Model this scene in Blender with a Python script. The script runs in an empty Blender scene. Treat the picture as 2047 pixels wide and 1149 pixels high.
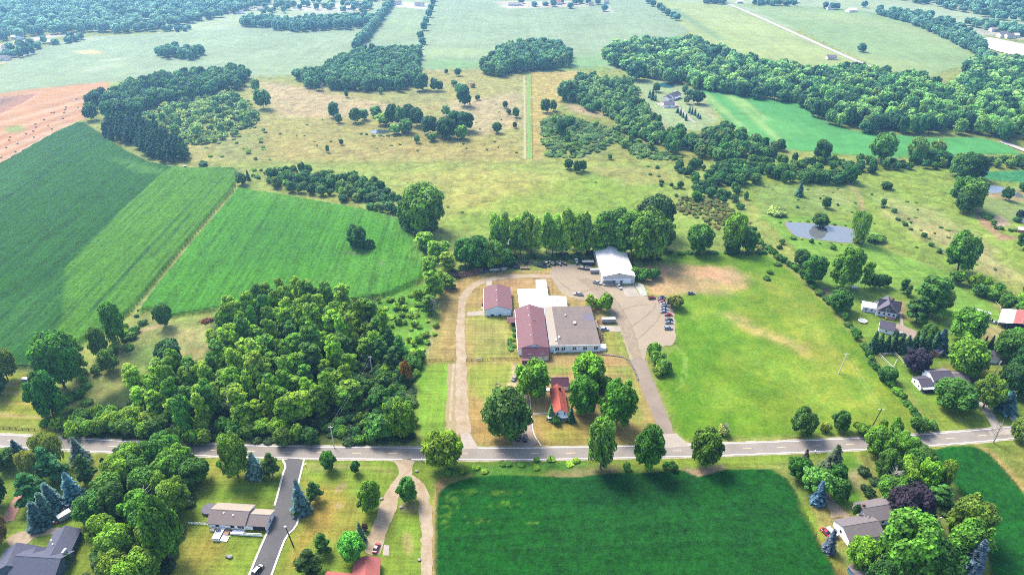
import bpy, bmesh, math, random
import numpy as np
from mathutils import Vector, Matrix
from mathutils.geometry import tessellate_polygon

S = bpy.context.scene
# ------------------------------------------------------------------ camera, sky, sun, exposure
F_PX, CX, CY, PITCH, CAM_H = 1363.0, 1023.5, 574.5, math.radians(30.55), 209.0
cam_d = bpy.data.cameras.new('camera'); cam = bpy.data.objects.new('camera', cam_d)
S.collection.objects.link(cam); S.camera = cam
cam_d.sensor_width = 36.0; cam_d.lens = 36.0*F_PX/2047.0
cam_d.clip_start = 1.0; cam_d.clip_end = 20000.0
cam.location = (0, 0, CAM_H); cam.rotation_euler = (math.pi/2 - PITCH, 0, 0)

SUN_EL = math.radians(52); SHADOW = Vector((0.64, -0.768))           # the way shadows fall on the ground
world = bpy.data.worlds.new('World'); S.world = world; world.use_nodes = True
wn = world.node_tree.nodes; wl = world.node_tree.links
bg = wn['Background']; sky = wn.new('ShaderNodeTexSky'); sky.sky_type = 'NISHITA'; sky.sun_disc = False
sky.sun_elevation = SUN_EL; sky.sun_rotation = math.atan2(-SHADOW.x, -SHADOW.y)
sky.air_density = 1.0; sky.dust_density = 2.5; sky.ozone_density = 1.0
wl.new(sky.outputs['Color'], bg.inputs['Color']); bg.inputs['Strength'].default_value = 0.15
sun_d = bpy.data.lights.new('sun', 'SUN'); sun_d.energy = 2.9; sun_d.angle = math.radians(22); sun_d.color = (1.0, 0.945, 0.86)
sun = bpy.data.objects.new('sun', sun_d); S.collection.objects.link(sun)
ldir = Vector((SHADOW.x*math.cos(SUN_EL), SHADOW.y*math.cos(SUN_EL), -math.sin(SUN_EL)))
sun.rotation_euler = ldir.to_track_quat('-Z', 'Y').to_euler(); sun.location = (-400, 400, 900)
S.view_settings.view_transform = 'Standard'; S.view_settings.look = 'None'
S.view_settings.gamma = 1.0; S.view_settings.use_curve_mapping = False
S.view_settings.exposure = 1.78
S.cycles.max_bounces = 6; S.cycles.diffuse_bounces = 3; S.cycles.transmission_bounces = 3; S.cycles.glossy_bounces = 2
S.cycles.volume_bounces = 0; S.cycles.transparent_max_bounces = 6
S.cycles.caustics_reflective = False; S.cycles.caustics_refractive = False
S.cycles.use_denoising = False
S.cycles.pixel_filter_type = 'BLACKMAN_HARRIS'; S.cycles.filter_width = 1.0

# ------------------------------------------------------------------ helpers
cp, sp = math.cos(PITCH), math.sin(PITCH)
def G(px, py, z=0.0):
    """The point of the real ground (or of a level at height z) seen at a pixel of the survey photograph."""
    u = (px-CX)/F_PX; v = (py-CY)/F_PX
    dy = cp - v*sp; dz = -sp - v*cp
    t = (z-CAM_H)/dz
    return Vector((u*t, dy*t, z))
def scale_at(p):                                       # survey pixels per metre at a ground point
    return F_PX/(p.y*cp + (CAM_H-p.z)*sp)
def height_to(p, py):                                  # height above p.z at which a vertical line through p is seen at row py
    k = (CY-py)/F_PX
    q = (k*p.y*cp - p.y*sp)/(cp + k*sp)
    return q + CAM_H - p.z
def lin(c):
    return c/12.92 if c <= 0.04045 else ((c+0.055)/1.055)**2.4
K_ALB = 3.0
def C(h, k=1.0):
    """Albedo of a surface whose sunlit colour reads as the given hex."""
    return tuple(min(0.85, lin(int(h[i:i+2], 16)/255.0)/K_ALB*k) for i in (0, 2, 4))
def RAW(h):
    return tuple(lin(int(h[i:i+2], 16)/255.0) for i in (0, 2, 4))
rng = random.Random(7)
NP = np.random.default_rng(11)

def tag(o, label=None, cat=None, group=None, kind=None):
    if label: o['label'] = label
    if cat: o['category'] = cat
    if group: o['group'] = group
    if kind: o['kind'] = kind
    return o
def link(o):
    S.collection.objects.link(o); return o
def empty(name, loc, rz=0.0):
    o = bpy.data.objects.new(name, None); o.empty_display_size = 1.0
    o.location = loc; o.rotation_euler = (0, 0, rz); return link(o)
def mesh_obj(name, verts, faces, mat, parent=None, mids=None, smooth=False):
    me = bpy.data.meshes.new(name); me.from_pydata([tuple(v) for v in verts], [], faces)
    mats = mat if isinstance(mat, (list, tuple)) else [mat]
    for m in mats: me.materials.append(m)
    if mids is not None: me.polygons.foreach_set('material_index', mids)
    if smooth: me.polygons.foreach_set('use_smooth', [True]*len(me.polygons))
    me.update()
    o = bpy.data.objects.new(name, me); link(o)
    if parent: o.parent = parent
    return o
class MB:
    """Collects boxes, prisms and tubes into one mesh."""
    def __init__(self): self.v = []; self.f = []
    def add(self, vs, fs):
        b = len(self.v); self.v += [tuple(x) for x in vs]; self.f += [tuple(i+b for i in f) for f in fs]; return self
    def box(self, x0, x1, y0, y1, z0, z1):
        return self.add([(x0,y0,z0),(x1,y0,z0),(x1,y1,z0),(x0,y1,z0),(x0,y0,z1),(x1,y0,z1),(x1,y1,z1),(x0,y1,z1)],
                        [(0,3,2,1),(4,5,6,7),(0,1,5,4),(1,2,6,5),(2,3,7,6),(3,0,4,7)])
    def hexa(self, lo, hi):                            # four lower and four upper corners, counter-clockwise
        return self.add(list(lo)+list(hi), [(0,3,2,1),(4,5,6,7),(0,1,5,4),(1,2,6,5),(2,3,7,6),(3,0,4,7)])
    def prism(self, poly, z0, z1):
        n = len(poly); vs = [(x,y,z0) for x,y in poly]+[(x,y,z1) for x,y in poly]
        fs = [tuple(range(n-1,-1,-1)), tuple(range(n,2*n))]+[(i,(i+1)%n,(i+1)%n+n,i+n) for i in range(n)]
        return self.add(vs, fs)
    def tube(self, pts, rad, n=7):
        rings = []
        for i, p in enumerate(pts):
            p = Vector(p); a = Vector(pts[max(0,i-1)]); b = Vector(pts[min(len(pts)-1,i+1)])
            d = (b-a).normalized(); ref = Vector((1,0,0)) if abs(d.x) < 0.9 else Vector((0,1,0))
            s = d.cross(ref).normalized(); t = d.cross(s)
            r = rad[i] if isinstance(rad, (list,tuple)) else rad
            rings.append([tuple(p+(s*math.cos(6.28318*k/n)+t*math.sin(6.28318*k/n))*r) for k in range(n)])
        vs = [q for r in rings for q in r]; fs = []
        for i in range(len(rings)-1):
            for k in range(n):
                fs.append((i*n+k, i*n+(k+1)%n, (i+1)*n+(k+1)%n, (i+1)*n+k))
        fs.append(tuple(range(n-1,-1,-1))); fs.append(tuple((len(rings)-1)*n+k for k in range(n)))
        return self.add(vs, fs)
    def build(self, name, mat, parent=None, smooth=False):
        return mesh_obj(name, self.v, self.f, mat, parent, smooth=smooth)
def copy_tree(o, parent=None):
    c = o.copy(); S.collection.objects.link(c)
    if parent is not None: c.parent = parent
    for ch in list(o.children): copy_tree(ch, c)
    return c

# ------------------------------------------------------------------ materials
def new_mat(name):
    m = bpy.data.materials.new(name); m.use_nodes = True
    nt = m.node_tree; nt.nodes.clear()
    out = nt.nodes.new('ShaderNodeOutputMaterial')
    return m, nt, nt.nodes, nt.links, out
def nnoise(N, L, vec, scale, detail=3.0, rough=0.55, dist=0.0):
    n = N.new('ShaderNodeTexNoise'); n.inputs['Scale'].default_value = scale; n.inputs['Detail'].default_value = detail
    n.inputs['Roughness'].default_value = rough; n.inputs['Distortion'].default_value = dist
    if vec is not None: L.new(vec, n.inputs['Vector'])
    return n.outputs['Fac']
def nmath(N, L, op, a, b=None, clamp=False):
    n = N.new('ShaderNodeMath'); n.operation = op; n.use_clamp = clamp
    for i, x in enumerate((a, b)):
        if x is None: continue
        if isinstance(x, (int, float)): n.inputs[i].default_value = x
        else: L.new(x, n.inputs[i])
    return n.outputs[0]
def nrange(N, L, x, a, b, c, d):
    n = N.new('ShaderNodeMapRange'); n.inputs[1].default_value = a; n.inputs[2].default_value = b
    n.inputs[3].default_value = c; n.inputs[4].default_value = d; L.new(x, n.inputs[0]); return n.outputs[0]
def nmix(N, L, fac, a, b, blend='MIX'):
    n = N.new('ShaderNodeMix'); n.data_type = 'RGBA'; n.blend_type = blend
    for sock, x in ((n.inputs[0], fac), (n.inputs[6], a), (n.inputs[7], b)):
        if isinstance(x, (int, float)): sock.default_value = x
        elif isinstance(x, tuple): sock.default_value = (*x, 1) if len(x) == 3 else x
        else: L.new(x, sock)
    return n.outputs[2]
def nscale_col(N, L, col, fac):                        # colour times a scalar socket
    n = N.new('ShaderNodeVectorMath'); n.operation = 'SCALE'; L.new(col, n.inputs[0])
    if isinstance(fac, (int, float)): n.inputs['Scale'].default_value = fac
    else: L.new(fac, n.inputs['Scale'])
    return n.outputs[0]
def nbump(N, L, h, strength, dist):
    b = N.new('ShaderNodeBump'); b.inputs['Strength'].default_value = strength; b.inputs['Distance'].default_value = dist
    L.new(h, b.inputs['Height']); return b.outputs['Normal']
def geo_pos(N):
    return N.new('ShaderNodeNewGeometry').outputs['Position']
def tex_obj(N):
    return N.new('ShaderNodeTexCoord').outputs['Object']
def diffuse_out(N, L, out, col, normal=None, rough=0.9, spec=0.2):
    b = N.new('ShaderNodeBsdfPrincipled'); b.inputs['Roughness'].default_value = rough
    b.inputs['Specular IOR Level'].default_value = spec
    if isinstance(col, tuple): b.inputs['Base Color'].default_value = (*col, 1)
    else: L.new(col, b.inputs['Base Color'])
    if normal is not None: L.new(normal, b.inputs['Normal'])
    L.new(b.outputs[0], out.inputs['Surface']); return b
def plain(name, col, rough=0.7, var=0.12, scale=0.8, metal=0.0, spec=0.3, bump=0.0):
    m, nt, N, L, out = new_mat(name)
    pos = tex_obj(N); n1 = nnoise(N, L, pos, scale, 4.0, 0.6)
    f = nrange(N, L, n1, 0.25, 0.75, 1-var, 1+var)
    rgb = N.new('ShaderNodeRGB'); rgb.outputs[0].default_value = (*col, 1)
    nrm = nbump(N, L, n1, 0.5, bump) if bump else None
    b = diffuse_out(N, L, out, nscale_col(N, L, rgb.outputs[0], f), nrm, rough, spec)
    b.inputs['Metallic'].default_value = metal
    return m
# ------------------------------------------------------------------ the ground: one continuous sheet, painted by land use
def poly_w(pts): return np.array([G(x, y)[:2] for x, y in pts])
def sdist(P, poly):
    """Signed distance of points P to a polygon, positive inside."""
    d2 = np.full(len(P), 1e18); ins = np.zeros(len(P), bool); n = len(poly)
    for i in range(n):
        a = poly[i]; b = poly[(i+1) % n]; ab = b-a; ap = P-a
        t = np.clip((ap@ab)/max(1e-9, ab@ab), 0, 1); q = ap-t[:, None]*ab
        d2 = np.minimum(d2, (q*q).sum(1))
        c = (a[1] > P[:, 1]) != (b[1] > P[:, 1])
        xi = a[0]+(P[:, 1]-a[1])/(ab[1] if abs(ab[1]) > 1e-9 else 1e-9)*ab[0]
        ins ^= c & (P[:, 0] < xi)
    d = np.sqrt(d2); return np.where(ins, d, -d)
def vhash(ix, iy, s):
    h = (ix*374761393 + iy*668265263 + s*974634721) & 0xffffffff
    h = ((h ^ (h >> 13))*1274126177) & 0xffffffff
    return ((h ^ (h >> 16)) & 0xffff)/65535.0
def vnoise(x, y, s=0):
    ix = np.floor(x).astype(np.int64); iy = np.floor(y).astype(np.int64); fx = x-ix; fy = y-iy
    fx = fx*fx*(3-2*fx); fy = fy*fy*(3-2*fy)
    a = vhash(ix, iy, s); b = vhash(ix+1, iy, s); c = vhash(ix, iy+1, s); d = vhash(ix+1, iy+1, s)
    return (a*(1-fx)+b*fx)*(1-fy)+(c*(1-fx)+d*fx)*fy
def fbm(x, y, s=0, o=3):
    v = 0; a = 0.5; t = 0
    for k in range(o):
        v = v+a*vnoise(x, y, s+k); t += a; a *= 0.55; x = x*2.03+11.3; y = y*2.03+5.7
    return v/t

NR, NC = 600, 470
yr = 95.0*np.exp(np.linspace(0, math.log(2600.0/95.0), NR))
uc = np.linspace(-1, 1, NC)
half = (yr*cp + CAM_H*sp)*0.751*1.22
GX = (uc[None, :]*half[:, None]); GY = np.repeat(yr[:, None], NC, 1)
GP = np.stack([GX.ravel(), GY.ravel()], 1)
DEP = GP[:, 1]*cp+CAM_H*sp
GPX = CX+F_PX*GP[:, 0]/DEP; GPY = CY-F_PX*(GP[:, 1]*sp-CAM_H*cp)/DEP
col = np.tile(np.array(C('a0b056')), (len(GP), 1)); zh = np.zeros(len(GP))
region = np.zeros(len(GP), int); REGN = ['ground']
nz_big = fbm(GP[:, 0]/26, GP[:, 1]/26, 3)-0.5; nz_sm = fbm(GP[:, 0]/7, GP[:, 1]/7, 9)-0.5
def mask(pts, soft, amp):
    p = np.array(pts, float); x0, y0 = p.min(0)-25; x1, y1 = p.max(0)+25
    sel = np.where((GPX > x0) & (GPX < x1) & (GPY > y0) & (GPY < y1))[0]
    sd = sdist(GP[sel], poly_w(pts))+amp*(nz_big[sel]*1.6+nz_sm[sel])*2
    return sel, sd, np.clip(sd/max(soft, 0.01)*0.5+0.5, 0, 1)
def paint(hexc, pts, soft=2.0, amp=1.5, alpha=1.0, k=1.0):
    sel, sd, w = mask(pts, soft, amp); w = (w*w*(3-2*w)*alpha)[:, None]
    col[sel] = col[sel]*(1-w)+np.array(C(hexc, k))*w
def blot(hexc, x, y, rx, ry, rot=0.0, soft=0.5, alpha=0.8, amp=0.5, k=1.0):
    """A soft oval patch, radii in survey pixels."""
    r = max(rx, ry)*1.8; sel = np.where((abs(GPX-x) < r) & (abs(GPY-y) < r))[0]
    dx = GPX[sel]-x; dy = GPY[sel]-y; c, s = math.cos(math.radians(rot)), math.sin(math.radians(rot))
    d = np.sqrt(((dx*c+dy*s)/rx)**2+((-dx*s+dy*c)/ry)**2)+amp*(nz_big[sel]+nz_sm[sel])
    w = np.clip((1-d)/soft*0.5+0.5, 0, 1); w = (w*w*(3-2*w)*alpha)[:, None]
    col[sel] = col[sel]*(1-w)+np.array(C(hexc, k))*w
def streak(hexc, pts, wid, soft=0.8, alpha=0.8, amp=0.3, k=1.0):
    """A band along a line of survey pixels, width in metres."""
    W = poly_w(pts); p = np.array(pts, float); x0, y0 = p.min(0)-40; x1, y1 = p.max(0)+40
    sel = np.where((GPX > x0) & (GPX < x1) & (GPY > y0) & (GPY < y1))[0]
    P = GP[sel]; d2 = np.full(len(P), 1e18)
    for a, b in zip(W[:-1], W[1:]):
        ab = b-a; ap = P-a; t = np.clip((ap@ab)/max(1e-9, ab@ab), 0, 1); q = ap-t[:, None]*ab
        d2 = np.minimum(d2, (q*q).sum(1))
    d = np.sqrt(d2)-wid/2+amp*wid*(nz_sm[sel]+nz_big[sel])*2
    w = np.clip(-d/soft*0.5+0.5, 0, 1); w = (w*w*(3-2*w)*alpha)[:, None]
    col[sel] = col[sel]*(1-w)+np.array(C(hexc, k))*w
def zone(name, pts, hexc, soft=1.5, amp=0.6, height=0.0, k=1.0, alpha=1.0):
    """A field: its colour, its standing height and its faces as an object of its own."""
    if hexc: paint(hexc, pts, soft, amp, alpha, k)
    sel, sd, w = mask(pts, soft, amp*0.5)
    if name not in REGN: REGN.append(name)
    ins = sd > 0; region[sel[ins]] = REGN.index(name)
    if height:
        zh[sel] = np.maximum(zh[sel]*(sd < -1), np.clip(sd/0.7+0.35, 0, 1)*height)
    else:
        zh[sel] = np.where(ins, 0.0, zh[sel])
    return sel, sd

# ---- far country
zone('far_field', [(-80,60),(2130,60),(2130,-40),(-80,-40)], 'bccb96', 20, 8)
zone('far_soybean_field', [(-60,150),(0,135),(60,104),(150,76),(300,68),(480,52),(620,42),(745,20),(860,0),(1350,0),(1380,60),(1240,140),(1200,135),(850,142),(640,140),(580,152),(500,156),(330,148),(215,168),(0,190),(-60,195)], 'a9bd8c', 6, 3, 0.7)
zone('far_soybean_field', [(1290,0),(1470,12),(1580,60),(1735,132),(1700,150),(1500,130),(1400,80)], 'b9c878', 6, 3, 0.6)
zone('far_soybean_field', [(1475,8),(1700,18),(1850,45),(1935,95),(1960,125),(1900,140),(1840,160),(1735,128),(1600,62)], 'a3bd78', 6, 3, 0.6)
paint('c3d088', [(1500,14),(1700,30),(1850,60),(1900,90),(1780,60),(1600,38)], 40, 10, 0.5)
paint('c6d18a', [(1380,20),(1470,30),(1560,70),(1650,115),(1600,120),(1480,70)], 40, 10, 0.45)
paint('c6d184', [(1700,110),(1860,130),(1840,158),(1740,130)], 25, 8, 0.5)
streak('6f9b70', [(1350,20),(1400,55),(1440,80)], 14, 10, 0.6)
for a, b in (((560,66),(700,58)), ((420,60),(500,56)), ((330,70),(400,60))): streak('d2d9ab', [a, b], 10, 10, 0.5)
blot('e4cf92', 181, 106, 28, 4, 2, 0.4, 0.95, 0.3)
for x, y, rx, ry in ((175,80,40,3),(230,120,30,2.5),(210,135,35,3),(150,88,20,2),(185,142,25,2)): blot('cfd8ac', x, y, rx, ry, -6, 0.8, 0.6)
paint('86bd68', [(850,118),(1000,126),(1190,112),(1235,128),(1200,140),(850,142)], 20, 5, 0.6)
paint('bcd086', [(850,95),(960,100),(1000,112),(850,118)], 18, 5, 0.55)
paint('aec488', [(760,20),(850,10),(840,70),(760,85)], 18, 5, 0.6)
for k in range(5): streak('9fc08f', [(1000+70*k, 12), (985+95*k, 70), (960+120*k, 120)], 5, 6, 0.35)
paint('e6d8bd', [(985,4),(1140,4),(1180,14),(1010,18)], 8, 4, 0.9)
paint('efe6d6', [(800,6),(856,8),(850,20),(790,14)], 8, 3, 0.95)
paint('e2d9c0', [(1215,14),(1230,28),(1198,26)], 8, 3, 0.8)
paint('ded5bb', [(620,8),(730,5),(735,22),(640,26),(560,18)], 10, 5, 0.8)
paint('ead9c2', [(-30,92),(0,98),(60,84),(120,74),(170,66),(120,66),(60,76),(0,88)], 10, 5, 0.85)
paint('ead9c2', [(0,128),(60,110),(70,96),(40,100),(0,116)], 10, 4, 0.8)
paint('e5d8c4', [(320,48),(420,34),(500,22),(560,10),(480,14),(400,32)], 12, 6, 0.6)
paint('c9cdb0', [(1930,60),(2047,50),(2047,80),(2000,72),(1960,72)], 10, 4, 0.9)
paint('b9caa0', [(1760,10),(1900,30),(1990,55),(1900,45),(1780,22)], 15, 6, 0.8)
# ---- hay stubble, upper left
zone('hay_stubble_field', [(-60,192),(0,187),(60,180),(140,171),(216,164),(216,192),(190,214),(172,236),(150,244),(112,264),(60,292),(0,328),(-60,362)], 'dda670', 2.5, 1.5)
paint('b98a6c', [(-60,200),(10,193),(76,187),(44,206),(0,226),(-60,255)], 2, 1, 0.9)
paint('9d7a62', [(-60,205),(20,197),(34,195),(0,212),(-60,235)], 4, 2, 0.7)
streak('cf8f74', [(0,226),(44,206),(78,186)], 3, 1.5, 0.9)
streak('e9c6a2', [(0,196),(80,184),(60,200),(0,232)], 1.5, 1.0, 0.9)
for k in range(12):
    a, b = (-30, 236+10*k), (205-9*k, 178+9*k); streak('c08a6a' if k % 2 else 'edc9a6', [a, b], 5+3*(k % 3), 4, 0.5)
blot('9fb25a', 28, 258, 19, 6.5, -4, 0.5, 0.9)
streak('e5d3bd', [(-40,358),(0,328),(60,292),(112,263),(150,246)], 1.6, 0.6, 0.95, 0.1)
# ---- golden meadow
zone('meadow', [(470,170),(520,158),(600,165),(700,182),(850,142),(960,140),(1053,148),(1060,322),(495,322),(380,330),(330,300),(420,270),(520,232)], 'b2b366', 16, 4)
paint('cbb98a', [(520,165),(620,175),(720,205),(820,215),(700,235),(560,232),(530,200)], 10, 5, 0.8)
paint('cdbc94', [(880,205),(1040,185),(1048,250),(960,270),(900,240)], 16, 6, 0.6)
paint('aeaa5c', [(480,240),(700,240),(900,268),(1050,280),(1055,318),(500,318)], 16, 6, 0.65)
paint('b8ab68', [(560,275),(760,290),(1000,285),(1040,318),(560,316)], 20, 8, 0.5)
paint('a9b26a', [(740,180),(870,170),(900,200),(780,205)], 10, 5, 0.6)
paint('8fa35c', [(420,275),(520,262),(540,312),(430,320)], 12, 6, 0.5)
streak('cdbb92', [(840,142),(960,140),(1150,139)], 3, 2, 0.9)
streak('d3b596', [(690,192),(780,212),(860,214)], 3, 3, 0.6)
streak('b59a6a', [(720,205),(800,222),(880,215)], 3, 3, 0.5)
zone('meadow', [(1062,145),(1160,142),(1130,200),(1090,240),(1085,320),(1062,322)], 'c6b968', 3, 1.5)
zone('meadow', [(1085,240),(1140,205),(1320,265),(1390,322),(1085,322)], '9aa650', 4, 3)
paint('cdb890', [(1130,205),(1210,225),(1205,238),(1140,222)], 5, 2, 0.8)
streak('a9b86c', [(1170,318),(1200,290),(1238,272)], 5, 3, 0.9)
# ---- far house lawn and the field beside it
zone('lawn', [(1262,158),(1330,160),(1385,178),(1400,185),(1440,240),(1400,262),(1350,262),(1300,235),(1280,190)], 'aec183', 3, 1.5)
paint('d3c59b', [(1300,212),(1330,250),(1350,268),(1330,262),(1295,225)], 3, 1, 0.8)
paint('c7c08d', [(1390,180),(1440,235),(1420,240),(1370,205)], 5, 3, 0.5)
zone('far_soybean_field', [(1395,180),(1420,180),(1520,196),(1600,206),(1640,240),(1700,262),(1850,276),(1960,276),(2010,290),(2040,308),(1760,316),(1580,300),(1500,278),(1445,240)], '62b25c', 3, 1.5, 0.7)
for a, b in (((1410,190),(1490,262)), ((1455,190),(1560,285)), ((1480,200),(1530,240))): streak('b2d47c', [a, b], 7, 4, 0.95)
paint('7dbb62', [(1440,190),(1560,240),(1640,270),(1560,285),(1480,260)], 15, 5, 0.4)
# ---- land to the right of the parcel
zone('pasture', [(1420,322),(1560,318),(1760,330),(2130,345),(2130,560),(1980,560),(1900,545),(1790,500),(1740,470),(1600,440),(1520,430),(1470,380)], '96b44a', 4, 2)
paint('85a556', [(1500,360),(1700,368),(1710,430),(1530,425)], 12, 6, 0.6)
paint('b3bd72', [(1620,380),(1700,375),(1710,410),(1640,420)], 14, 6, 0.55)
paint('cfc489', [(1770,395),(1860,420),(1960,480),(1990,540),(1930,520),(1840,470),(1780,430)], 12, 6, 0.7)
paint('c4bb80', [(1890,470),(1990,500),(2047,560),(1960,545)], 10, 5, 0.7)
paint('8fb458', [(1720,370),(1870,420),(1900,460),(1780,420)], 12, 6, 0.5)
streak('6d8a4a', [(1768,412),(1830,466),(1880,500),(1940,540)], 3, 2, 0.75)
zone('soybean_field', [(1960,345),(2130,340),(2130,372),(2047,368),(1960,358)], '4fa362', 2, 1, 0.7)
zone('lawn', [(1930,372),(2047,372),(2110,400),(2110,445),(2047,450),(1960,430),(1940,405)], '9db063', 3, 1.5)
paint('c3a07c', [(1943,418),(1962,420),(1968,432),(2000,470),(2040,476),(2000,480),(1962,448)], 1.5, 0.8, 0.9)
paint('cdb59b', [(1975,432),(2004,432),(2024,450),(1990,456)], 1.5, 0.8, 0.9)
paint('c9a27c', [(1958,376),(1985,368),(2047,384),(2047,404),(1990,396),(1962,386)], 1.5, 0.6, 0.7)
zone('lawn', [(1515,432),(1600,432),(1740,452),(1740,486),(1790,506),(1905,548),(1960,590),(2010,640),(1940,660),(1900,650),(1840,560),(1700,600),(1640,588),(1600,512),(1560,470)], '88b343', 2, 1)
for k in range(14):
    streak('9fc156' if k % 2 else '79a63b', [(1600+16*k, 498), (1720+17*k, 560), (1830+14*k, 640)], 2.0, 1.5, 0.4, 0.1)
streak('55752f', [(1742,470),(1752,492),(1790,522),(1860,548),(1905,562),(1960,600)], 1.6, 0.8, 0.8)
streak('6f8a3c', [(1522,434),(1600,430),(1690,440)], 1.4, 0.7, 0.7)
streak('c79f78', [(1480,392),(1505,415),(1520,430)], 1.5, 0.8, 0.9)
streak('c4a878', [(1697,368),(1718,392),(1728,428)], 2.4, 0.9, 0.95)
# ---- corn
LEFTCORN = [(-70,378),(0,331),(60,296),(110,268),(156,247),(170,248),(205,272),(250,302),(300,327),(350,337),(400,339),(440,337),(470,340),(478,352),(466,380),(380,480),(300,575),(262,624),(230,650),(185,672),(150,700),(100,728),(88,738),(30,738),(-70,735)]
zone('corn_field', LEFTCORN, '3a8420', 1.2, 0.5, 2.3, 0.78)
paint('68a828', [(350,336),(440,338),(475,345),(466,380),(380,480),(262,624),(150,700),(60,735),(130,640),(130,545),(230,440),(320,355)], 1.6, 0.5, 0.9, 0.95)
paint('6aa546', [(215,318),(260,322),(300,340),(350,350),(300,352),(240,335)], 6, 3, 0.7, 0.95)
paint('4b9040', [(-70,400),(100,290),(60,360),(-70,450)], 12, 4, 0.5, 0.95)
paint('54963f', [(-70,640),(60,600),(130,560),(60,700),(-70,730)], 12, 4, 0.6, 0.95)
MIDCORN = [(478,378),(520,386),(545,389),(600,399),(650,407),(700,416),(760,429),(800,441),(812,462),(830,474),(846,490),(852,530),(846,558),(825,575),(790,592),(720,602),(650,607),(560,612),(480,614),(425,622),(350,634),(325,634),(300,620),(278,626),(300,592),(390,480)]
for x, y, y2 in ((408,383,640),(445,362,520),(330,345,690),(262,330,735),(240,430,735),(160,430,720),(170,300,600),(120,330,560),(60,420,735),(210,560,700),(300,500,660),(140,560,735)):
    streak('1f5a26', [(x, y), (x+(965-x)/(-230-y)*(y2-y), y2)], 1.3, 1.2, 0.75, 0.5)
zone('corn_field', MIDCORN, '5cab2a', 1.2, 0.5, 2.3, 0.95)
paint('6fb23a', [(500,382),(640,410),(780,440),(830,480),(840,530),(760,440),(620,420),(500,400)], 8, 3, 0.7, 0.95)
paint('4d9433', [(500,430),(640,450),(660,520),(520,540),(430,540)], 16, 6, 0.5, 0.95)
paint('72b843', [(700,520),(820,500),(845,550),(760,590),(600,600),(640,560)], 10, 4, 0.5, 0.95)
for x, y, rx, ry, r in ((660,590,30,4,0),(710,512,26,4,0),(762,532,5,5,0)): blot('7d9a63', x, y, rx, ry, r, 0.6, 0.7)
for x, y, y2 in ((520,392,600),(560,400,600),(600,405,590),(640,412,600),(680,420,590),(730,432,590),(775,445,570)):
    streak('3f8026', [(x, y), (x+(965-x)/(-230-y)*(y2-y), y2)], 1.0, 1.0, 0.5, 0.5)
streak('9a9068', [(466,384),(380,486),(300,582),(266,628)], 1.1, 0.6, 0.8, 0.25)
# ---- rough ground west of the woodlot
zone('meadow', [(275,634),(350,642),(428,628),(440,650),(420,720),(330,745),(250,800),(190,800),(180,740),(230,700)], '9fae5e', 3, 2)
paint('bcbd79', [(330,655),(425,660),(420,700),(380,720)], 8, 5, 0.7)
paint('8c8a4a', [(215,745),(270,720),(290,790),(240,810)], 8, 4, 0.6)
paint('6fa347', [(270,690),(330,690),(330,740),(280,745)], 10, 5, 0.5)
streak('c6a489', [(278,664),(326,648)], 2.2, 0.8, 0.9)
zone('lawn', [(-60,745),(85,742),(100,790),(92,850),(-60,850)], '9fa838', 3, 1.5)
for y in (768, 785, 805, 830): streak('d3b47c' if y != 805 else 'c5ad5e', [(-40,y-6),(20,y),(85,y+4)], 1.4, 1, 0.8)
streak('5a5a2c', [(-40,852),(30,856),(75,860)], 1.0, 0.5, 0.8)
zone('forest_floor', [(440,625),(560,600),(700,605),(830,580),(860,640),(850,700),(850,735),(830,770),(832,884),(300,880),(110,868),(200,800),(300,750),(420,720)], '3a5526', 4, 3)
zone('meadow', [(735,606),(850,560),(872,590),(878,650),(850,715),(800,700),(760,650)], '6fae3a', 3, 2)
paint('89c248', [(780,640),(840,620),(850,690),(800,690)], 6, 4, 0.6)
blot('b59a58', 750, 790, 28, 12, -35, 0.6, 0.8)
# ---- the parcel's own meadow
zone('meadow', [(500,330),(1420,330),(1480,400),(1535,505),(1320,510),(1270,530),(960,545),(905,560),(860,520),(845,470),(800,430),(760,385),(700,350),(520,345)], 'a2b858', 14, 4)
paint('c6bf68', [(780,350),(960,335),(1100,345),(1150,380),(1050,430),(900,420),(880,380)], 16, 8, 0.55)
paint('8ab63c', [(900,440),(1050,380),(1200,350),(1330,360),(1320,440),(1100,460),(950,470)], 16, 8, 0.6)
paint('b6ad6c', [(1180,335),(1330,340),(1340,360),(1250,370)], 10, 5, 0.5)
paint('93b850', [(1320,440),(1400,430),(1440,490),(1360,505)], 8, 4, 0.6)
streak('8a9a50', [(495,326),(1420,326)], 2.0, 1.5, 0.7)
# ---- the works yard and its grass
zone('mown_field', [(1272,540),(1320,505),(1400,502),(1530,505),(1600,560),(1660,620),(1745,720),(1835,825),(1838,856),(1700,864),(1560,872),(1360,880),(1345,840),(1318,770),(1318,735),(1352,690),(1348,640),(1345,605),(1296,592)], '7cb02a', 2, 1, 0.0, 0.82)
paint('6eac26', [(1320,700),(1420,600),(1480,680),(1500,830),(1380,860),(1340,800)], 20, 8, 0.6)
paint('a7bd45', [(1480,620),(1600,640),(1760,780),(1800,850),(1600,850),(1560,740)], 24, 10, 0.55)
paint('c9bd72', [(1440,626),(1475,628),(1530,655),(1600,690),(1610,706),(1560,690),(1500,672),(1460,645)], 5, 3, 0.8)
paint('c3b95a', [(1520,560),(1600,580),(1650,660),(1690,730),(1640,700),(1560,620)], 14, 6, 0.4)
paint('d3b781', [(1280,538),(1330,530),(1460,532),(1488,555),(1492,578),(1462,588),(1380,590),(1330,592),(1300,588),(1290,560)], 4, 2, 0.95)
paint('ddc29a', [(1420,540),(1470,545),(1478,575),(1420,570)], 6, 3, 0.5)
streak('aad058', [(1356,694),(1372,714),(1374,742),(1366,768),(1350,780)], 0.7, 0.4, 0.7, 0.1)
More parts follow.
